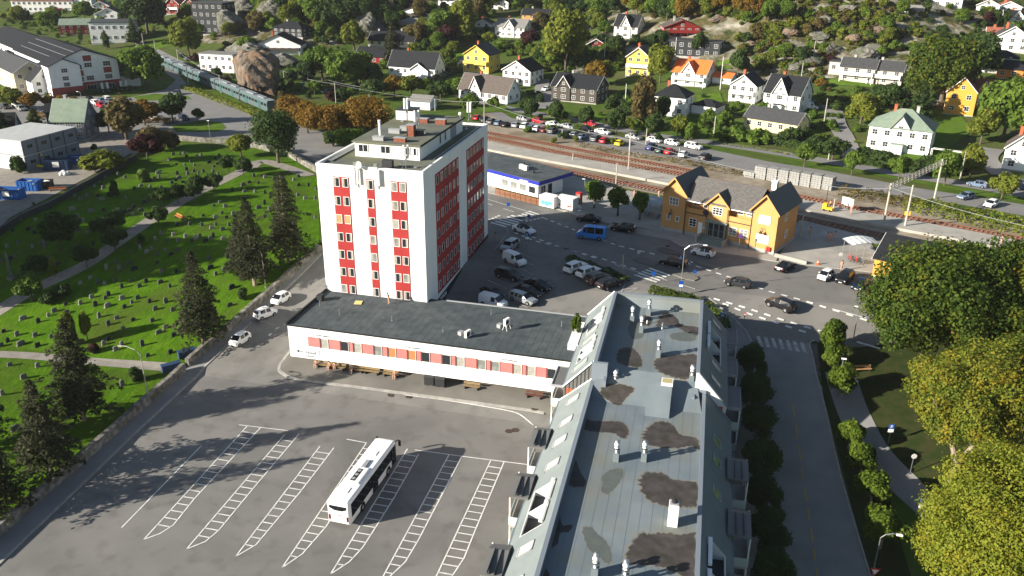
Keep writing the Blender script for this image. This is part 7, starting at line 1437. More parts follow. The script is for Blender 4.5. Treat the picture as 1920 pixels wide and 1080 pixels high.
for i, (x, y, s) in enumerate([(1395, 128, 5), (1420, 160, 6), (1455, 150, 5), (1480, 62, 5), (1540, 70, 6), (1560, 95, 6), (1600, 75, 5), (1635, 95, 6), (1500, 95, 4), (1345, 38, 5), (1590, 20, 6), (1620, 105, 7), (1650, 60, 5), (1520, 118, 6), (1450, 30, 4), (1405, 85, 4), (1100, 100, 4), (1090, 135, 4), (1435, 172, 4), (1490, 128, 5), (1545, 40, 5)]):
    rock(x, y, s * .75, s * .6, s * .28, 30 + i, place_label('rock ledge', x, y)[0], M_ROCKG if i % 3 else M_ROCK, i * .8, .6)
# ---------------------------------------------------------------- walls, graves and churchyard furniture
M_STONE = mat('wall_stone', (.07, .065, .06), (.26, .245, .215), 1.5, .95, .06, 3, contrast=(.3, .65), c3=(.07, .075, .05), s3=.5)
def wall(pts, h, th, lab, m=M_STONE, cap=None, cat='wall', nm='stone_wall'):
    P = [Vector(at(*p)) for p in pts]; Q = [P[0]]
    for a, b_ in zip(P[:-1], P[1:]):
        k = max(1, int((b_ - a).length / 3))
        for i in range(1, k + 1): q = a.lerp(b_, i / k); q.z = float(zt(q.x, q.y)); Q.append(q)
    b = MB(); sec = []
    for i, p in enumerate(Q):
        d = (Q[min(i + 1, len(Q) - 1)] - Q[max(i - 1, 0)]); d.z = 0; d.normalize(); n = Vector((-d.y, d.x, 0)) * th / 2; hh = h * (1 + .06 * math.sin(i * 1.7))
        sec.append([p + n - Vector((0, 0, .3)), p - n - Vector((0, 0, .3)), p - n * .9 + Vector((0, 0, hh)), p + n * .9 + Vector((0, 0, hh))])
    for A, B in zip(sec[:-1], sec[1:]):
        b.poly([A[1], B[1], B[2], A[2]]); b.poly([A[2], B[2], B[3], A[3]], 1 if cap else 0); b.poly([A[3], B[3], B[0], A[0]])
    b.poly(sec[0]); b.poly(sec[-1][::-1])
    o = b.build(nm, [m] + ([cap] if cap else []), None); tag(o, lab, cat); return o
wall([(-60, 1062), (0, 1005), (57, 952), (175, 850), (345, 697)], 1.35, .7, 'mossy stone wall along the lane, lower length below the churchyard gate')
wall([(352, 688), (480, 577), (606, 466)], 1.3, .7, 'mossy stone wall along the lane, upper length towards the tower')
wall([(600, 326), (545, 295), (480, 277), (400, 268), (332, 263)], 1.3, .7, 'pale stone wall along the back of the churchyard by the main road', M_STONE)
wall([(255, 300), (180, 340), (90, 392), (0, 440), (-60, 472)], 1.3, .6, 'dark wall between the churchyard and the building site', M_DARKM)
for px, py, l in ((352, 668, 'upper'), (322, 694, 'lower')):
    t = thing('recycling_bin', 'dark green bin by the churchyard gate, %s one' % l, 'bin', at(px, py), R(50)); b = MB(); b.box(-1.3, -.45, 0, 1.3, .45, 1.0); b.box(-1.35, -.5, 1.0, 1.35, .5, 1.1); b.build('body', [M_NAVY], t, bevel=.04)
M_GR = [mat('stone_grey', (.10, .105, .10), (.16, .16, .15), 2, .8), mat('stone_dark', (.03, .033, .035), rough=.4), mat('stone_pale', (.16, .16, .15), (.23, .225, .21), 2, .8), mat('stone_green', (.055, .068, .055), (.09, .10, .085), 2, .85)]
def stone_mesh(k, m):
    b = MB(); w_, h = ((.62, .85), (.75, .70), (.55, 1.0), (1.1, .75))[k]; n = 7; top = []
    for i in range(n): a = math.pi * i / (n - 1); top.append((math.cos(a) * w_ / 2, h * .72 + math.sin(a) * h * .28))
    if k == 1: top = [(w_ / 2, h * .9), (w_ * .3, h), (-w_ * .3, h), (-w_ / 2, h * .9)]
    P = [(w_ / 2, 0.08)] + top + [(-w_ / 2, 0.08)]; q = len(P)
    b.mesh([(x, -.1, z) for x, z in P] + [(x, .1, z) for x, z in P], [tuple(range(q)), tuple(range(2 * q - 1, q - 1, -1))] + [(i, q + i, q + (i + 1) % q, (i + 1) % q) for i in range(q)], 0)
    b.box(-w_ * .62, -.22, -.1, w_ * .62, .22, .09, 0); return b.data('headstone', [m])
SM = {(k, i): stone_mesh(k, M_GR[i]) for k in range(4) for i in range(4)}
GRAVES = {(0, 270): '1300,70 1350,70 1383,60 1270,110 1400,85 1430,125 1510,75 1480,85 1615,100 1645,80 1460,150 1325,145 1388,148 1570,130 1635,140 1605,160 1745,105 1400,185 1455,195 1330,215 1410,217 1490,215 1525,200 1600,200 1560,225 1635,220 1115,200 1190,210 1195,240 1160,250 1130,265 790,243 890,228 940,243 757,293 778,320 1058,305 1010,330 1130,318 1210,315 1345,245 1320,265 1290,283 1373,278 1418,258 630,315 665,298 710,308 1165,340 1245,345 500,375 465,388 563,382 655,380 605,405 735,382 768,405 817,380 945,400 1080,430 1110,425 255,445 275,475 375,472 330,450 543,480 685,495 778,493 885,487 935,505 975,490 1005,468 1060,490 1000,520 1088,525 160,532 160,567 268,558 590,545 625,570 775,545 85,600 60,620 20,630 95,645 215,630 260,660 655,655 590,640 135,735 55,760 245,765 305,740 335,725 340,768 575,750 700,745 115,835 80,855 285,850 10,870 385,860 440,890 170,965 120,990 1605,455 1650,430 1745,340 1835,345 1870,280 1905,235 1825,300 1915,350 1690,460 1750,515 1665,510 1525,530 1620,540 1700,545 1330,600 1425,597 1515,600 1620,598 1585,622 1720,602 1670,633 1765,630 1210,670 1305,672 1395,685 1168,708 1260,710 1340,715 1440,722 1470,700 1500,687 1545,722 1575,702 1600,685 1675,700 1728,738 1050,770 1105,798 1143,778 990,803 1240,787 1180,822 1285,820 1333,790 1570,850 1710,840 870,880 965,885 1180,885 800,922 895,925 1008,930 1215,948 1327,950 1580,922 1685,935 1620,970 680,995 605,1038 735,1030 785,1040 865,1020 985,1020 1098,1025 1205,1028 915,1065 1048,1060 1275,1060 1740,1068',
 (0, 540): '690,60 815,45 790,70 918,70 1035,68 990,100 495,115 605,108 718,120 810,125 935,135 1123,95 1245,95 1165,150 1295,160 1725,120 410,165 500,178 365,198 625,198 745,207 175,220 290,245 878,218 1000,232 1143,237 665,277 815,265 925,298 1245,287 1345,315 1193,325 1305,347 30,318 130,343 265,347 385,360 60,390 160,412 285,425 10,425 815,380 780,413 915,415 870,453 1070,420 610,400 545,473 1110,500 1280,475 285,580 180,665 920,720 75,570 20,790 120,1050', (480, 270): '68,240 20,285 68,360 110,380 135,255 285,260 320,235 320,300 395,305 315,375 370,400 445,400 453,330 65,440 20,470 100,480 445,545 65,540'}
rg = random.Random(11); MN = ('grey', 'near black', 'pale', 'greenish grey'); SN = ('rounded', 'square topped', 'tall rounded', 'wide double')
for (ox, oy), s in GRAVES.items():
    for w_ in s.split():
        x, y = (float(q) for q in w_.split(',')); px, py = ox + x / 4, oy + (y + 14) / 4; k, i = rg.choice((0, 0, 1, 1, 2, 3)), rg.choice((0, 0, 1, 1, 2, 3, 3))
        pathx = np.interp(py, [303, 333, 362, 402, 448, 497, 545, 600], [485, 430, 370, 300, 230, 160, 60, -30]); side = 'right of the path' if px > pathx + 8 else 'left of the path'
        zone = 'below the side path' if py > 690 else ('upper' if py < 350 else 'middle' if py < 450 else 'lower') + ' churchyard ' + side
        o = link('headstone', SM[k, i], None, at(px, py), R(-118) + rg.uniform(-.15, .15)); sc_ = rg.uniform(.75, 1.05); o.scale = (sc_,) * 3; o.rotation_euler.x = rg.uniform(-.06, .06); tag(o, '%s %s headstone in the grass, %s' % (MN[i], SN[k], zone), 'headstone', 'headstones in the churchyard')
t = thing('obelisk', 'tall thin grey grave pillar near the left edge', 'headstone', at(22, 524)); b = MB(); b.box(-.5, -.5, -.1, .5, .5, .5); b.tube((0, 0, .5), (0, 0, 4.6), .42, .26, 4); b.tube((0, 0, 4.6), (0, 0, 5.0), .26, .0, 4); b.build('pillar', [M_GR[0]], t)
M_BW = mat('bench_orange', (.36, .13, .04), (.46, .18, .06), 2, .8)
def bench(px, py, ang, lab, m=M_WOOD, L=2.0, group=None, back=True, z=0.0, pos=None):
    p = pos or at(px, py); t = thing('bench', lab, 'bench', (p.x, p.y, p.z + z), R(ang), group); b = MB()
    for k in range(3): b.box(-L / 2, -.22 + k * .16, .42, L / 2, -.09 + k * .16, .47)
    b.build('seat', [m], t)
    if back:
        b = MB()
        for k in range(2): b.box(-L / 2, .27, .58 + k * .17, L / 2, .31, .71 + k * .17)
        b.build('backrest', [m], t)
    for x in (-L * .38, L * .38): b = MB(); b.box(x - .04, -.24, 0, x + .04, .32, .42); b.box(x - .04, .31, 0, x + .04, .37, .88); b.build('leg', [M_DARKM], t)
    return t
bench(108, 358, 30, 'orange bench against the dark wall of the building site', M_BW, 3.4); bench(337, 411, -30, 'orange bench beside the churchyard path', M_BW, 3.4); bench(1617, 697, 20, 'brown bench under the trees at the park corner', M_WOOD, 2.4)
G6 = 'benches under the white wing'
for i, (px, py, l) in enumerate([(608, 691, 'leftmost'), (634, 695, 'second'), (668, 699, 'third'), (697, 703, 'fourth'), (733, 708, 'fifth'), (884, 731, 'sixth, by the black bins'), (1001, 748, 'last, nearest the apartment block')]):
    bench(px, py, 0, 'wooden bench under the white wing, %s%s' % (l, ' from the left' if 0 < i < 5 else ''), mat('bench_yellow', (.28, .20, .10), (.22, .155, .075), 2, .8) if i < 6 else mat('bench_brown', (.12, .05, .035), rough=.8), 2.3, G6, z=.15)
for px, py, l in ((806, 722, 'left'), (826, 725, 'right')):
    t = thing('waste_bin', 'black wheeled waste bin under the white wing, %s one' % l, 'bin', at(px, py) + Vector((0, 0, .15)), R(5)); b = MB(); b.prism([(-.65, -.5), (.65, -.5), (.65, .5), (-.65, .5)], .15, 1.25, 0); b.build('body', [M_DARKM], t); b = MB(); b.prism([(-.7, -.55), (.7, -.55), (.7, .55), (-.7, .55)], [1.22, 1.22, 1.4, 1.4], [1.3, 1.3, 1.5, 1.5]); b.build('lid', [M_DARKM], t)
    for x in (-.5, .5): b = MB(); b.tube((x - .04, -.4, .1), (x + .04, -.4, .1), .1, .1, 8); b.build('wheel', [M_TYRE], t)
for i, (px, py) in enumerate(((733, 741), (767, 744), (1003, 768), (966, 807), (954, 809), (1252, 462))):
    t = thing('manhole_cover', ['round manhole cover by the kerb of the white wing, left of two', 'round manhole cover by the kerb of the white wing, right of two', 'round manhole cover on the pavement end by the apartment block', 'round manhole cover on the bus yard, right of two', 'round manhole cover on the bus yard, left of two', 'round manhole cover in front of the station'][i], 'manhole cover', at(px, py) + Vector((0, 0, .15 if i == 2 else .06))); b = MB(); b.lathe([(.48, 0), (.46, .012), (.36, .012), (.0, .006)], 20); b.build('cover', [mat('cast_iron', (.05, .038, .03), (.075, .055, .045), 4, .8)], t)

# ---------------------------------------------------------------- people
M_SKIN = mat('skin', (.48, .28, .20), rough=.6); M_HAIR = mat('hair_dark', (.03, .02, .014), rough=.7)
def body_mesh(pose):
    J = {'stand': dict(pel=(0, 0, .95), ch=(0, .0, 1.32), nk=(0, 0, 1.5), hd=(0, .02, 1.66), kn=((.1, .02, .5), (-.1, -.02, .5)), an=((.11, 0, .08), (-.11, 0, .08)), el=((.27, -.02, 1.13), (-.27, -.02, 1.13)), ha=((.25, .1, .86), (-.25, .1, .86))),
         'walk': dict(pel=(0, 0, .94), ch=(0, .03, 1.31), nk=(0, .05, 1.49), hd=(0, .08, 1.65), kn=((.1, .16, .52), (-.1, -.02, .48)), an=((.1, .26, .1), (-.1, -.32, .16)), el=((.27, -.12, 1.14), (-.27, .08, 1.13)), ha=((.25, -.14, .88), (-.25, .3, .93))),
         'sit': dict(pel=(0, 0, .52), ch=(0, .04, .9), nk=(0, .07, 1.08), hd=(0, .12, 1.24), kn=((.13, .45, .52), (-.13, .45, .52)), an=((.14, .42, .08), (-.14, .5, .08)), el=((.27, .12, .74), (-.27, .12, .74)), ha=((.1, .36, .64), (-.1, .36, .66))),
         'bend': dict(pel=(0, 0, .95), ch=(0, .1, 1.32), nk=(0, .16, 1.48), hd=(0, .24, 1.62), kn=((.1, .05, .5), (-.1, -.02, .5)), an=((.11, .02, .08), (-.11, 0, .08)), el=((.26, .2, 1.2), (-.26, .2, 1.2)), ha=((.12, .42, 1.2), (-.12, .42, 1.2)))}[pose]
    vs, es, rs_ = [], [], []
    def add(p, r, par=None): vs.append(p); rs_.append(r); i = len(vs) - 1; (es.append((par, i)) if par is not None else None); return i
    pe = add(J['pel'], .15); ch = add(J['ch'], .165, pe); nk = add(J['nk'], .06, ch); hd = add(J['hd'], .105, nk); add((J['hd'][0], J['hd'][1] + .01, J['hd'][2] + .09), .085, hd)
    for s in (0, 1):
        k = add(J['kn'][s], .075, pe); a = add(J['an'][s], .05, k); add((J['an'][s][0], J['an'][s][1] + .16, .04), .045, a)
        sh = add(((.19, -.19)[s], J['ch'][1], J['ch'][2] + .1), .065, ch); e = add(J['el'][s], .05, sh); add(J['ha'][s], .04, e)
    me = bpy.data.meshes.new('person'); me.from_pydata(vs, es, []); o = bpy.data.objects.new('person', me); COL.objects.link(o)
    m = o.modifiers.new('skin', 'SKIN'); 
    for i, r in enumerate(rs_): me.skin_vertices[0].data[i].radius = (r, r * .8)
    me.skin_vertices[0].data[0].use_root = True; o.modifiers.new('sub', 'SUBSURF').levels = 1
    dg = bpy.context.evaluated_depsgraph_get(); out = bpy.data.meshes.new_from_object(o.evaluated_get(dg)); bpy.data.objects.remove(o)
    hz_ = J['nk'][2]; pz = J['pel'][2]; hips = []
    for p in out.polygons:
        c = p.center; p.use_smooth = True
        if c.z > hz_ + .03: p.material_index = 0
        elif min((c - Vector(h)).length for h in J['ha']) < .075: p.material_index = 0
        elif c.z < .10: p.material_index = 3
        elif pose == 'sit': p.material_index = 2 if (c.z < .62 and abs(c.x) < .3 and (c.y > .12 or c.z < .5)) and min((c - Vector(h)).length for h in J['ha']) > .12 else 1
        else: p.material_index = 2 if c.z < pz - .02 and abs(c.x) < .2 else 1
    return out, J['hd']
BODY = {}
def person(px, py, ang, pose, top, legs, lab, hair=M_HAIR, z=.1, pos=None):
    if pose not in BODY: BODY[pose] = body_mesh(pose)
    me, hd = BODY[pose]; me = me.copy(); me.materials.clear()
    for m in (M_SKIN, mat('cloth_%s' % (top,), top, rough=.9), mat('cloth_%s' % (legs,), legs, rough=.9), M_BLACKP): me.materials.append(m)
    p = pos or (at(px, py) + Vector((0, 0, z))); o = link('person', me, None, p, R(ang)); tag(o, lab, 'person')
    b = MB(); b.lathe([(.112, -.02), (.118, .05), (.10, .13), (.05, .185), (0, .195)], 10, 0, (hd[0], hd[1] - .015, hd[2])); b.build('hair', [hair], o, smooth=True); return o
DK, NV, WH, GY, PK, TN = (.015, .015, .018), (.03, .045, .09), (.7, .7, .66), (.2, .2, .21), (.55, .35, .33), (.35, .3, .24)
person(594, 690, 175, 'sit', WH, WH, 'person in white clothes sitting at the left end of the wing benches', z=.15); person(619, 694, 170, 'sit', GY, DK, 'person in grey sitting left in the pair on the second bench', z=.15); person(629, 695, 190, 'sit', PK, GY, 'person in pale pink top sitting right in the pair on the second bench', z=.15); person(661, 699, 180, 'sit', WH, DK, 'person in a white top and dark trousers on the third bench', z=.15); person(741, 710, 180, 'sit', NV, NV, 'person in dark blue sitting on the bench before the black bins', z=.15)
person(729, 571, 60, 'bend', DK, DK, 'person in dark clothes standing on the wing roof looking at a phone', pos=at(729.5, 570, WZ)); person(929, 454, 150, 'walk', TN, DK, 'person in a beige top walking between the tower and the crossing')
person(1518, 444, 30, 'stand', DK, DK, 'person in black standing alone on the platform right of the station'); person(1551, 453, 0, 'stand', DK, GY, 'person in black jacket, left one of three talking on the platform'); person(1557, 453, 40, 'stand', PK, TN, 'person in pink, middle one of three talking on the platform'); person(1564, 452, -30, 'stand', DK, DK, 'person in dark clothes, right one of three talking on the platform')
person(1577, 508, 200, 'stand', DK, DK, 'person in black beside the pale round sign by the parked cars', z=.13); person(1594, 406, 160, 'stand', GY, DK, 'person in grey by the white notice boards on the island platform', z=.55); person(1875, 464, 100, 'stand', TN, GY, 'person beside the black lamp post at the far right platform', z=.55); person(1189, 371, 20, 'stand', DK, DK, 'person in black by the bicycles behind the third kiosk tree'); person(1555, 396, 0, 'stand', (.8, .3, .02), (.7, .5, .02), 'worker in orange and yellow on the yellow buggy', z=.6); person(1235, 372, 0, 'stand', (.5, .03, .03), DK, 'person in a red top behind the bicycle shelter')

# ---------------------------------------------------------------- railway
M_RAIL = mat('rail_rust', (.16, .055, .03), (.24, .09, .05), 3, .7, metal=.2); M_SLEEP = mat('sleeper', (.24, .15, .11), (.30, .20, .15), 2, .9); M_POLE = mat('pole_concrete', (.36, .34, .29), rough=.85)
def track(pts, lab, z):
    P = [Vector(at(*p)) for p in smooth_line(pts)]; t = thing('railway_track', lab, 'railway', (P[0].x, P[0].y, P[0].z + z)); o0 = P[0]
    for s in (-1, 1):
        b = MB(); L = []
        for i, p in enumerate(P):
            d = (P[min(i + 1, len(P) - 1)] - P[max(i - 1, 0)]); d.z = 0; d.normalize(); L.append(p - o0 + Vector((-d.y, d.x, 0)) * .75 * s + Vector((0, 0, .2)))
        b.path(L, .075, 4); b.build('rail', [M_RAIL], t)
    b = MB()
    for a, c in zip(P[:-1], P[1:]):
        d = (c - a); n = max(1, int(d.length / .75)); e = d.normalized(); an = math.atan2(e.y, e.x)
        for k in range(n): q = a + d * (k / n) - o0; b.T = Matrix.Translation(q) @ Matrix.Rotation(an, 4, 'Z'); b.box(-.13, -1.3, 0, .13, 1.3, .14)
    tag(b.build('sleepers', [M_SLEEP], t), kind='stuff')
TA = [(880, 252), (960, 268), (1085, 294), (1260, 324), (1347, 341), (1435, 358), (1505, 371), (1600, 390), (1690, 407), (1815, 431), (1960, 458)]; TB = [(900, 288), (960, 301), (1080, 326), (1160, 342), (1235, 357), (1380, 386), (1497, 410), (1565, 425), (1640, 441), (1760, 466), (1960, 508)]
track(TA, 'rust red railway track beyond the island platform', .1); track(TB, 'railway track between the station and the island platform', .12)
track([(880, 244), (960, 258), (1085, 282), (1200, 303), (1320, 326)], 'overgrown siding beyond the main tracks', .06)
def train():
    P0, P1 = at(300, 121), at(512, 213); n = 5; d = P1 - P0; L = d.length / n; ang = math.atan2(d.y, d.x)
    M1, M2, M3 = mat('train_grey', (.075, .105, .11), rough=.4), mat('train_green', (.028, .10, .09), rough=.4), mat('train_roof', (.20, .22, .23), rough=.6)
    for i in range(n):
        p = P0 + d * (i / n); t = thing('train_carriage', 'grey green electric train carriage, %s from the churchyard side' % ('fifth', 'fourth', 'third', 'second', 'first')[i], 'train', (p.x, p.y, float(zt(p.x, p.y)) + .2), ang, 'carriages of the train at upper left'); W = 1.5; b = MB()
        prof = [(-W, .5), (-W, 3.1), (-W * .8, 3.65), (W * .8, 3.65), (W, 3.1), (W, .5)]
        b.mesh([(.3, y, z) for y, z in prof] + [(L - .3, y, z) for y, z in prof], [tuple(range(5, -1, -1)), tuple(range(6, 12))] + [(k, (k + 1) % 6, 6 + (k + 1) % 6, 6 + k)[::-1] for k in range(6)], [0, 0, 0, 0, 2, 0, 0, 0]); b.build('body', [M1, M2, M3], t)
        for k in range(9): window(t, L * (k + .7) / 9.4, -W - .01, 2.35, 0, L / 13, .85, 1, 1, M_CARG, M1, .04)
        for k in (.25, .72): b = MB(); b.box(L * k - .75, -W - .05, .6, L * k + .75, -W, 3.0); b.build('door', [M2], t)
        b = MB(); b.box(L * .2, -.8, 3.65, L * .45, .8, 3.95); b.box(L * .6, -.7, 3.65, L * .8, .7, 3.9); b.build('roof_equipment', [M3], t); b = MB()
        for k in (.15, .85): b.box(L * k - 1.4, -1.2, 0, L * k + 1.4, 1.2, .55)
        b.build('bogie', [M_DARKM], t)
train()
def pole(px, by, ty, lab, r=.12, m=M_POLE, cat='pole', nm='utility_pole', arms=(), z=0, group=None):
    p = at(px, by); h = span(px, by, ty); t = thing(nm, lab, cat, (p.x, p.y, p.z + z), 0, group); b = MB(); b.tube((0, 0, -.5), (0, 0, h), r * 1.15, r * .8, 8); b.build('post', [m], t)
    for ln, zz, an in arms: b = MB(); a = R(an); b.tube((0, 0, h * zz), (math.cos(a) * ln, math.sin(a) * ln, h * zz + .15), .05, .04, 5); b.build('bracket', [M_METAL], t)
    return t, h
def gantry():
    m1, m2, m3 = at(1696, 428), at(1752, 372), at(1656, 424); t = thing('catenary_gantry', 'pale lattice gantry spanning the tracks right of the station', 'gantry', m1); h = span(1696, 428, 345)
    for m, nm in ((m1, 'mast'), (m2, 'mast'), (m3, 'mast')):
        q = m - m1; b = MB(); hh = h if nm == 'mast' else h; b.tube((q.x, q.y, 0), (q.x, q.y, h), .22, .16, 8); b.build('mast', [M_POLE], t)
    a, c = m3 - m1, m2 - m1; d = (c - a).normalized(); a = a - d * 1.5; c = c + d * 1.5; b = MB(); n = 16; s = Vector((-d.y, d.x, 0)) * .35
    for o in (s, -s):
        for zz in (h - 1.2, h - .3): b.tube((a.x + o.x, a.y + o.y, zz), (c.x + o.x, c.y + o.y, zz), .06, .06, 5)
        for k in range(n):
            p, q = a.lerp(c, k / n) + o, a.lerp(c, (k + 1) / n) + o; b.tube((p.x, p.y, h - 1.2), (q.x, q.y, h - .3), .04, .04, 4); b.tube((q.x, q.y, h - .3), (q.x, q.y, h - 1.2), .04, .04, 4)
    b.build('lattice_beam', [M_POLE], t); b = MB(); b.box(-.5, -.1, 2.6, .5, .1, 3.4); b.build('yellow_box', [MATS['sign_yellow']], t)
gantry()
for a in [(1178, 322, 256, 'concrete catenary mast on the island platform left of the station'), (1561, 402, 372, 'mast with a loudspeaker above the worker on the yellow buggy'), (1500, 446, 404, 'dark mast beside the right end of the station'), (908, 232, 187, 'tall mast beside the tower roof corner'), (630, 193, 155, 'pole behind the orange trees, nearest the train'), (693, 190, 160, 'pole between the orange trees and the tower'), (816, 208, 184, 'pole behind the lift housing of the tower'), (579, 165, 134, 'pole above the orange trees near the white car'), (534, 162, 132, 'pole right of the huge boulder'), (354, 160, 124, 'pole beside the train at its far end'), (337, 135, 92, 'pole by the level crossing, right one'), (270, 90, 62, 'pole on the side road above the crossing'), (293, 105, 75, 'pole on the side road nearer the crossing'), (389, 142, 110, 'pole in front of the long white building'), (415, 175, 140, 'pole over the second carriage'), (40, 43, 13, 'pole in the field below the hilltop building'), (1133, 118, 69, 'white flagpole left of the yellow and white villa'), (1265, 113, 70, 'white flagpole in front of the dark modern house'), (1350, 168, 106, 'white flagpole beside the orange roofed garage'), (1171, 214, 157, 'white flagpole left of the brown willow'), (1524, 113, 77, 'pole on the bare slope, upper one'), (1502, 148, 117, 'pole on the bare slope, lower one'), (1544, 236, 184, 'pole on the bend of the curved lane'), (1553, 300, 262, 'pole behind the row of block stacks'), (1337, 265, 217, 'pole left of the yellow bungalow'), (1800, 335, 282, 'leaning pole by the football goal'), (1211, 270, 241, 'lamp pole in the rear car park, right of the yellow car'), (1054, 258, 242, 'short pole in the rear car park among the cars'), (1180, 282, 248, 'pole at the front edge of the rear car park'), (1273, 295, 277, 'sign post in the rear car park'), (1074, 304, 287, 'white sign post on the island platform'), (1155, 345, 305, 'thin pole behind the kiosk trees')]:
    t, h = pole(*a, r=.14 if 'flag' not in a[3] else .09, m=M_WHITE if 'flag' in a[3] else M_POLE, nm='flagpole' if 'flag' in a[3] else 'utility_pole', cat='flagpole' if 'flag' in a[3] else 'pole', arms=() if 'flag' in a[3] else ((1.2, .93, 65),))
def wire(pts, lab):
    P = [at(x, by) + Vector((0, 0, span(x, by, ty))) for x, by, ty in pts]; b = MB()
    for a, c in zip(P[:-1], P[1:]):
        L = [a.lerp(c, k / 8) - P[0] - Vector((0, 0, 4 * (k / 8) * (1 - k / 8) * (c - a).length * .018)) for k in range(9)]; b.path(L, .035, 4)
    o = b.build('overhead_wire', [M_GREYP], None, P[0]); tag(o, lab, 'wire')
wire([(354, 160, 126), (534, 162, 133), (630, 193, 157), (816, 208, 186), (908, 232, 190)], 'sagging overhead wire from the level crossing past the orange trees to the tower'); wire([(337, 135, 94), (415, 175, 142), (579, 165, 138), (693, 190, 165)], 'lower overhead wire running beside the boulder'); wire([(908, 232, 192), (1178, 322, 262), (1561, 402, 350), (1696, 428, 350)], 'contact wire over the island platform'); wire([(1656, 424, 350), (1900, 500, 420)], 'contact wire running from the gantry to the right edge')
G7 = 'stacks of pale concrete blocks beside the rear car park'
for i in range(8):
    x, y = 1407 + i * 20.5, 331 + i * 3.3; p = at(x, y); hh = 2.9 if i else 1.3; t = thing('block_stack', 'pale stack of concrete blocks, ' + ['low one at the left end of the row', 'first tall one from the left', 'second tall one from the left', 'third tall one from the left', 'fourth tall one from the left', 'third tall one from the right', 'second tall one from the right', 'tall one at the right end'][i], 'blocks', p, RA, G7); b = MB(); n = 6 if i else 3
    for k in range(n):
        for j in range(4): b.box(-1.35 + j * .68, -1.1, k * hh / n + .02, -.71 + j * .68, 1.1, (k + 1) * hh / n - .03)
    b.build('blocks', [mat('block_grey', (.22, .22, .21), (.28, .28, .265), 1.5, .9)], t)
for x, y, l in ((1582, 392, 'left'), (1590, 395, 'right')):
    t = thing('notice_board', 'white notice board on the island platform, %s half' % l, 'sign', at(x, y + 4) + Vector((0, 0, .55)), RA); b = MB(); b.box(-.75, -.04, .9, .75, .04, 2.4); b.build('panel', [M_WHITE], t); b = MB(); b.tube((0, .06, 0), (0, .06, 1), .05, .05, 6); b.build('post', [M_GREYP], t)
t = thing('platform_buggy', 'small yellow buggy on the island platform', 'vehicle', at(1551, 400) + Vector((0, 0, .55)), RA); b = MB(); b.box(-1, -.5, .3, 1, .5, .8); b.box(-1, -.5, .8, -.2, .5, 1.5); b.build('body', [MATS['sign_yellow']], t)
for x in (-.6, .6):
    for y in (-.45, .45): b = MB(); b.tube((x, y - .08, .22), (x, y + .08, .22), .22, .22, 10); b.build('wheel', [M_TYRE], t)

# ---------------------------------------------------------------- street furniture
def lamp(px, by, tx, ty, lab, two=False, m=M_METAL, nm='street_lamp', z=.05):
    p = at(px, by); h = span(px, by, ty); t = thing(nm, lab, 'street lamp', (p.x, p.y, p.z + z), 0, 'street lamps'); k = mpp(p) * (tx - px - (px - 922) * (by - ty) / 3700 * -1)
    b = MB(); b.tube((0, 0, -.2), (0, 0, h * .88), .085, .06, 8); dx = max(-3, min(3, k))
    for s in ((1, -1) if two else (1,)): b.path([(0, 0, h * .88), (s * dx * .25, 0, h * .96), (s * dx * .65, 0, h), (s * dx, 0, h * .995)], .05, 6)
    b.build('post', [m], t)
    for s in ((1, -1) if two else (1,)): b = MB(); b.box(s * dx - .3, -.12, h * .99 - .05, s * dx + .3, .12, h * .99 + .08); b.build('lamp_head', [M_WHITE if m is M_METAL else m], t)
    return t
lamp(1275, 556, 1305, 455, 'tall curved street lamp behind the roof of the apartment block', m=M_METAL); lamp(1067, 469, 1080, 393, 'two armed street lamp at the left end of the hedge', True); lamp(1599, 640, 1583, 573, 'street lamp with a curved arm beside the big dark tree'); lamp(1568, 745, 1556, 670, 'street lamp poking out of the verge lindens'); lamp(1634, 1085, 1646, 992, 'street lamp behind the give way sign at the bottom right'); lamp(498, 541, 488, 467, 'wooden churchyard wall lamp by the second spruce', m=M_POLE); lamp(280, 757, 258, 650, 'leaning lamp post by the lower churchyard wall', m=M_POLE); lamp(395, 262, 400, 226, 'street lamp on the churchyard corner of the main road'); lamp(1096, 362, 1092, 336, 'slim lamp behind the first kiosk tree'); lamp(1870, 462, 1878, 410, 'black old fashioned lamp on the far right platform', m=M_DARKM); lamp(1546, 398, 1552, 344, 'black lamp post beyond the station chimney', m=M_DARKM); lamp(153, 187, 150, 172, 'short lamp in front of the school'); lamp(-30, 1200, -10, 1060, 'lamp standing outside the lower left corner')
t, h = pole(1166, 520, 478, 'plain grey pole at the right end of the hedge', .12, M_METAL)
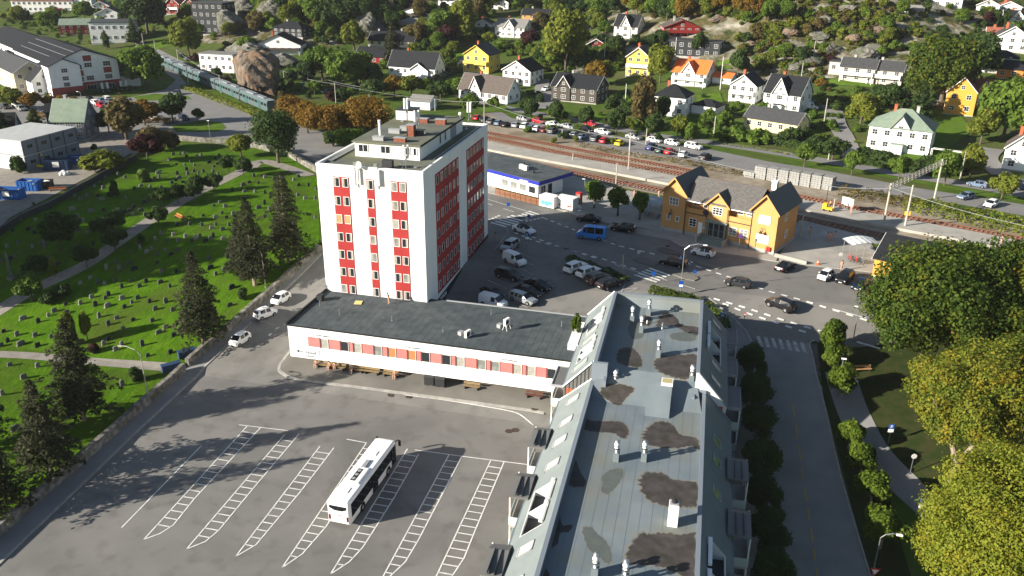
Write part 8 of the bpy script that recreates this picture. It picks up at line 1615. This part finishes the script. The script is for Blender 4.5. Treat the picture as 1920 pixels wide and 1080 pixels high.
def sign(px, by, ty, kind, lab, ang=14, z=.1, w_=.66):
    p = at(px, by); h = span(px, by, ty); t = thing('road_sign', lab, 'road sign', (p.x, p.y, p.z + z), R(ang)); b = MB(); b.tube((0, .05, -.1), (0, .05, h), .045, .045, 6); b.build('post', [M_METAL], t); b = MB(); z1 = h - w_ / 2
    if kind in ('cross', 'park', 'blue'):
        b.box(-w_ / 2, -.02, h - w_, w_ / 2, .02, h, 0)
        if kind == 'cross': b.poly([(0, -.025, h - w_ * .12), (-w_ * .38, -.025, h - w_ * .85), (w_ * .38, -.025, h - w_ * .85)], 1); b.box(-.05, -.03, z1 - .2, .05, -.026, z1 + .08, 2)
        if kind == 'park': b.box(-w_ / 2, -.02, h - w_ * 1.7, w_ / 2, .02, h - w_ * 1.04, 1)
        b.build('sign_plate', [M_BLUE, M_WHITE, M_BLACKP], t)
        if kind == 'park': text('lettering', 'P', w_ * .95, M_WHITE, t, (0, -.035, h - w_ * .85), (R(90), 0, 0), .005, 0, 'CENTER')
    elif kind == 'yield':
        for k, (mm, d) in enumerate(((1.0, 0), (.62, -.006))): b.poly([(-w_ * .58 * mm, -.02 + d, z1 + w_ * .5 * mm), (0, -.02 + d, z1 - w_ * .5 * mm), (w_ * .58 * mm, -.02 + d, z1 + w_ * .5 * mm)], k)
        b.build('sign_plate', [M_RED2, M_WHITE], t)
    else:
        b.T = Matrix.Translation((0, -.02, z1)) @ Matrix.Rotation(R(90), 4, 'X'); b.lathe([(0, .02), (w_ * .38, .02), (w_ * .5, .018), (w_ * .5, -.01)], 18, 0); b.build('sign_plate', [dict(round=M_BLUE, nostop=mat('sign_purple', (.18, .05, .3)), pale=M_PALEW)[kind]], t)
    return t
for a in [(991, 421, 403, 'round', 'round blue keep right sign by the upper zebra crossing'), (953, 403, 381, 'blue', 'small blue sign on the traffic island beside the tower'), (988, 468, 438, 'park', 'blue parking sign with a white plate at the mouth of the shaded lot'), (1274, 504, 480, 'cross', 'blue zebra crossing sign on the island by the black estate'), (1302, 520, 507, 'round', 'round blue keep right sign at the end of a traffic island'), (1197, 484, 470, 'pale', 'grey back of a round sign on the left traffic island'), (1224, 532, 510, 'blue', 'dark sign post beside the middle zebra crossing'), (1352, 614, 587, 'cross', 'blue zebra crossing sign behind the far roof corner'), (1393, 619, 588, 'yield', 'red and white give way sign on the street corner'), (1384, 475, 440, 'nostop', 'purple no stopping sign in front of the station windows'), (1572, 503, 474, 'pale', 'pale round sign by the parked cars'), (1665, 832, 795, 'park', 'blue and white sign on the park footpath'), (1722, 975, 935, 'park', 'blue and white sign at the lower bend of the footpath'), (1706, 890, 850, 'pale', 'round mirror sign post in the park grass')]: sign(*a)
s_ = sign(1637, 1082, 1040, 'yield', 'red and white give way sign with a white plate at the bottom right', 6, .1, .95); s_.location = at(1633, 1105); b = MB(); b.box(-.55, -.02, span(1637, 1082, 1040) - 1.35, .55, .02, span(1637, 1082, 1040) - 1.1); b.build('sub_plate', [M_PALEW], s_)
b = MB(); t = thing('street_nameplate', 'blue and white plate strapped to the tall curved lamp', 'sign', at(1275, 556) + Vector((0, -.15, 1.6)), R(10)); b.box(-.35, -.03, 0, .35, .03, 1.1, 0); b.box(-.3, -.04, .1, .3, -.03, .5, 1); b.build('plate', [M_BLUE, M_WHITE], t)
t = thing('traffic_cone', 'orange traffic cone in the station yard', 'cone', at(1533, 497) + Vector((0, 0, .13))); b = MB(); b.box(-.3, -.3, 0, .3, .3, .05, 0); b.lathe([(.22, .05), (.14, .4), (.10, .55), (.04, .85), (0, .86)], 12, 0); b.lathe([(.15, .38), (.112, .54)], 12, 1); b.build('cone', [mat('cone_orange', (.85, .12, .02), rough=.6), M_WHITE], t)
wall([(1452, 482), (1480, 489), (1512, 497)], .7, .35, 'low pale kerb wall at the right corner of the station', M_PLAT, None, 'wall', 'low_wall')
# kiosk yard
def crate(px, py, L, W_, h, ang, lab, m, marks, nm, cat):
    t = thing(nm, lab, cat, at(px, py) + Vector((0, 0, .13)), R(ang)); b = MB(); b.box(-L / 2, -W_ / 2, .1, L / 2, W_ / 2, h); b.build('body', [m], t, bevel=.04)
    for k, (x, z, r, mm) in enumerate(marks): b = MB(); b.T = Matrix.Translation((x, -W_ / 2 - .012, z)) @ Matrix.Rotation(R(90), 4, 'X'); b.lathe([(0, .004), (r, .004), (r, 0)], 10); b.build('painted_motif', [mm], t)
MC = mat('cyan_paint', (.10, .50, .62), rough=.6)
crate(1030, 388, 3.6, 2.2, 2.4, -22, 'white cabin painted with cyan waves beside the pallet fence', M_WHITE, [(-.9, 1.0, .5, MC), (.1, .9, .6, MC), (1.0, 1.1, .45, MC)], 'painted_cabin', 'cabin'); crate(1063, 391, 4.0, 2.2, 2.4, -20, 'white cabin painted with red and grey figures', M_WHITE, [(-1.1, .8, .25, M_RED2), (-.4, .8, .2, M_GREYP), (.3, 1.2, .25, M_GREYP), (.9, .8, .25, M_RED2), (1.4, .9, .22, M_RED2)], 'painted_cabin', 'cabin')
t = thing('phone_booth', 'red phone booth beside the painted cabins', 'phone booth', at(1085, 384) + Vector((0, 0, .13)), R(-20)); b = MB(); b.box(-.5, -.5, 0, .5, .5, .2); b.box(-.5, -.5, 2.2, .5, .5, 2.5)
for x in (-.46, .46):
    for y in (-.46, .46): b.box(x - .05, y - .05, .2, x + .05, y + .05, 2.2)
b.build('frame', [M_RED2], t); b = MB(); b.box(-.42, -.42, .2, .42, .42, 2.2); b.build('glazing', [M_GLASS2], t)
t = thing('garden_chair', 'white plastic chair in front of the phone booth', 'chair', at(1088, 394) + Vector((0, 0, .13)), R(150)); b = MB(); b.box(-.3, -.3, .4, .3, .3, .46); b.build('seat', [M_WHITE], t); b = MB(); b.box(-.3, .26, .46, .3, .32, 1.0); b.build('backrest', [M_WHITE], t)
for x in (-.25, .25):
    for y in (-.25, .25): b = MB(); b.tube((x, y, 0), (x, y, .4), .03, .03, 5); b.build('leg', [M_WHITE], t)
def pallet_fence():
    a, c = at(928, 366), at(1016, 388); d = c - a; n = 9; ang = math.atan2(d.y, d.x)
    for i in range(n):
        p = a + d * (i / n); t = thing('pallet_panel', 'brown pallet panel of the kiosk terrace, %s' % ('left end' if i == 0 else 'right end' if i == n - 1 else 'one of the middle row'), 'pallet', (p.x, p.y, p.z + .13), ang, 'pallet panels round the kiosk terrace'); L = d.length / n; b = MB()
        for k in range(5): b.box(.05, -.05, .12 + k * .26, L - .05, 0, .30 + k * .26, 0)
        for x in (.1, L / 2, L - .15): b.box(x, 0, .05, x + .1, .12, 1.3, 0)
        b.build('slats', [mat('pallet_brown', (.16, .07, .035), (.24, .11, .06), 2, .9)], t); b = MB()
        for k in range(3): b.lathe([(0, 0), (.25, .1), (.2, .3), (0, .38)], 7, 0, (L * (k + .5) / 3, .25, 1.2))
        b.build('plants', [LM['b']], t)
pallet_fence()
for px, by, ty, wr, l in ((1114, 391, 333, .34, 'first'), (1158, 406, 345, .34, 'second'), (1199, 413, 358, .28, 'third')):
    h = span(px, by, ty); big_tree(px, by, h, h * wr, h * .40, h * .58, 3600, .30, 'g', 14, 900 + px, 'clipped dense green tree in the kiosk yard, %s from the kiosk' % l, tr=.22)
def shelter(px, py, ang, lab, curved, m, n=2):
    t = thing('bicycle_shelter', lab, 'shelter', at(px, py) + Vector((0, 0, .13)), R(ang)); L = 5.5
    for x in (-L / 2 + .2, 0, L / 2 - .2):
        for y in (-1.2, 1.2): b = MB(); b.tube((x, y, 0), (x, y, 2.2), .05, .05, 6); b.build('post', [M_METAL], t)
    for j in range(n):
        b = MB(); y0, y1 = -1.7 + j * 1.75, -1.7 + (j + 1) * 1.75
        for k in range(6):
            f = lambda u: 2.3 + (.45 * math.sin(u * math.pi / 6) if curved else .12 * j)
            b.poly([(-L / 2 + k * L / 6, y0, f(k)), (-L / 2 + (k + 1) * L / 6, y0, f(k + 1)), (-L / 2 + (k + 1) * L / 6, y1 - .08, f(k + 1) + .1), (-L / 2 + k * L / 6, y1 - .08, f(k) + .1)]); b.box(-L / 2 + k * L / 6 - .03, y0, f(k) - .02, -L / 2 + k * L / 6 + .03, y1 - .08, f(k) + .1, 1)
        b.build('roof_panel', [m, M_METAL], t)
shelter(1224, 396, -22, 'grey roofed bicycle shelter left of the station', False, mat('shelter_grey', (.28, .34, .38), rough=.3)); shelter(1612, 478, 20, 'pale curved bicycle shelter by the big dark tree', True, mat('shelter_pale', (.55, .58, .58), rough=.25))
def bike(px, py, ang, m, lab, g):
    t = thing('bicycle', lab, 'bicycle', at(px, py) + Vector((0, 0, .13)), R(ang), g)
    for x in (-.52, .52):
        b = MB(); pts = [(x + .33 * math.cos(a * .524), 0, .34 + .33 * math.sin(a * .524)) for a in range(13)]; b.path(pts, .025, 4); b.build('wheel', [M_TYRE], t)
    b = MB(); F = [(-.52, 0, .34), (-.15, 0, .32), (-.25, 0, .85), (.38, 0, .85), (.52, 0, .34)]; b.path([F[0], F[1], F[3], F[2], F[0]], .03, 5); b.path([F[1], F[2]], .03, 5); b.path([(.36, 0, .98), F[4]], .03, 5); b.path([(.3, -.28, 1.0), (.36, 0, .98), (.3, .28, 1.0)], .02, 4); b.cbox(-.27, 0, .93, .26, .14, .06); b.build('frame', [m], t)
for i in range(6): bike(1205 + i * 6, 404 + i * 1.6, 65, (M_DARKM, M_BLUE, M_DARKM, M_RED2, M_GREYP, M_DARKM)[i], 'bicycle parked under the grey shelter left of the station', 'bicycles left of the station')
for i in range(5): bike(1592 + i * 6, 490 + i * 1.5, 100, (M_RED2, M_DARKM, M_RED2, M_DARKM, M_GREYP)[i], 'bicycle parked in front of the pale curved shelter', 'bicycles right of the station')
house('yellow goods shed with a black roof half hidden by the big dark tree', 1640, 516, 432, 66, .5, 'side', 'mustard', 'black', -24, .55, 1, chim=0, name='goods_shed', hm=6.2, wm=22, win=False, pos=at(1634, 519) + Vector((10.05, -4.5, 0)))
# hedges, shrubs and dry weeds
def hedge(pts, h, w_, col, lab, n=60, leaf=.22, seed=1, z=0, cat='hedge', nm='hedge'):
    rng = np.random.default_rng(seed); P = [np.array(at(*p)) for p in pts]; L = sum(np.linalg.norm(b_ - a) for a, b_ in zip(P[:-1], P[1:])); C, N = [], []; o0 = P[0]
    for a, b_ in zip(P[:-1], P[1:]):
        d = b_ - a; ln = np.linalg.norm(d); k = int(n * ln * h); s = rng.random((k, 1)); nn = np.array([-d[1], d[0], 0]) / ln; u = rng.uniform(-1, 1, (k, 1)); v = rng.random((k, 1)); top = rng.random((k, 1)) < .45
        bump = .85 + .18 * np.sin(s * ln * 1.1 + seed) * np.sin(s * ln * .43); u = np.where(top, u, np.sign(u) * (.82 + .2 * rng.random((k, 1)))); v = np.where(top, 1 - .12 * u ** 2 - .08 * rng.random((k, 1)), v)
        C.append(a - o0 + d * s + nn * u * w_ / 2 * bump + np.array([0, 0, 1]) * v * h * bump); N.append(nn * u + np.array([0, 0, 1.2]) * top + rng.normal(size=(k, 3)) * .5)
    C = np.vstack(C); N = np.vstack(N); N /= np.linalg.norm(N, axis=1, keepdims=True); V, Lp = quads(C, N, leaf * rng.uniform(.6, 1.3, len(C)), rng)
    o = link(nm, leaf_mesh(nm, V, Lp, LM[col]), None, tuple(o0 + np.array([0, 0, z]))); tag(o, lab, cat); return o
hedge([(1066, 488), (1100, 500), (1140, 516), (1174, 531)], 1.15, 1.9, 'd', 'dark hedge between the shaded lot and the station road', 150, .22, 2); hedge([(1218, 552), (1250, 560), (1292, 572), (1330, 588)], 1.6, 3.0, 'j', 'olive shrub bed behind the far roof of the apartment block', 120, .24, 3); hedge([(1330, 588), (1352, 606), (1358, 622)], 1.5, 2.2, 'g', 'green shrubs at the far right corner of the apartment block', 120, .24, 4)
hedge([(1360, 252), (1440, 268), (1530, 285)], 2.2, 3, 'd', 'clipped hedge along the rear road below the yellow bungalow', 26, .4, 5); hedge([(1600, 305), (1680, 318), (1760, 332)], 2.0, 3, 'd', 'dark hedge below the white house with the green roof', 26, .4, 6); hedge([(1335, 268), (1440, 283), (1510, 296)], .6, 1.5, 'o', 'low grassy strip of weeds along the rear car park', 20, .3, 7)
hedge([(1575, 362), (1640, 374), (1720, 390)], 1.9, 5, 'b', 'dry brown shrubs between the track and the rear car park, left part', 22, .38, 8); hedge([(1700, 388), (1800, 408), (1930, 436)], 2.2, 8, 'o', 'olive brown scrub between the track and the rear car park, right part', 22, .4, 9); hedge([(1250, 300), (1330, 316), (1400, 330)], .9, 4, 'b', 'patchy dry weeds at the edge of the rear car park', 16, .35, 10); hedge([(1085, 272), (1150, 286), (1250, 302)], .7, 3, 'b', 'dry weeds on the gravel in front of the parked cars', 16, .35, 12)
hedge([(790, 160), (835, 145), (870, 130)], 2.0, 3, 'd', 'dark hedge along the lane below the yellow house', 26, .4, 13); hedge([(60, 218), (110, 222), (150, 226)], 1.6, 3, 'a', 'russet hedge along the road at the far left', 26, .4, 14); hedge([(245, 232), (300, 228), (330, 232)], 1.4, 3, 'a', 'russet hedge in front of the cars on the island', 26, .4, 15); hedge([(85, 182), (140, 180), (200, 174), (255, 168)], 1.6, 2.5, 'd', 'dark hedge along the front of the school', 26, .4, 16)
hedge([(345, 165), (400, 186), (470, 212), (515, 232)], 1.4, 3, 'o', 'rough green bank between the train and the main road', 26, .4, 17)
t = thing('terrace_planter', 'white planter wall with an evergreen on the left terrace of the block', 'planter', BM @ Vector((-4.3, 13.5, WZ)), BTH); b = MB(); b.box(-.55, -2.4, 0, .75, 4.5, .95); b.build('planter_box', [M_WHITE], t); V, L = crown_arrays(700, 1400, .22, 12, .75, 1.5, 2.3); o = link('shrub', leaf_mesh('shrub', V, L, LM['n']), t, (0, 1.2, 0)); o.scale = (1, 2.1, 1)
t = thing('football_goal', 'netted football goal on the lawn behind the rear road', 'goal', at(1772, 302), R(-20)); b = MB(); L = 7.0
for x in (-L / 2, L / 2): b.tube((x, 0, 0), (x, 0, 2.6), .08, .08, 6); b.tube((x, 0, 2.6), (x, 2.2, 2.4), .05, .05, 5); b.tube((x, 2.2, 2.4), (x, 2.2, 0), .05, .05, 5)
b.tube((-L / 2, 0, 2.6), (L / 2, 0, 2.6), .08, .08, 6); b.tube((-L / 2, 2.2, 2.4), (L / 2, 2.2, 2.4), .05, .05, 5); b.build('frame', [M_WHITE], t)
# unseen trees added outside the left edge to cast shade on the churchyard
for i in range(4):
    k = -20 + i * 10; x, y = -151 - k * .56 - (i % 3) * 7, 104 + k * .83 - (i % 3) * 4
    big_tree(0, 0, 31 + i % 4 * 2, 9, 12.5, 19, 3200, 1.5, 'd', 16, 800 + i, 'tall unseen tree added outside the left edge to shade the churchyard', pos=Vector((x, y, 0)))['group'] = 'added shade trees outside the left edge'
# ---------------------------------------------------------------- the thin autumn air
b = MB(); b.box(-890, -55, -6, 490, 990, 215); hm = bpy.data.materials.new('haze'); hm.use_nodes = True; n_ = hm.node_tree
n_.nodes.remove(n_.nodes['Principled BSDF']); pv = n_.nodes.new('ShaderNodeVolumePrincipled'); pv.inputs['Color'].default_value = (.86, .92, 1, 1); pv.inputs['Density'].default_value = .00005
n_.links.new(pv.outputs[0], n_.nodes['Material Output'].inputs['Volume']); tag(b.build('haze', [hm]), kind='stuff')
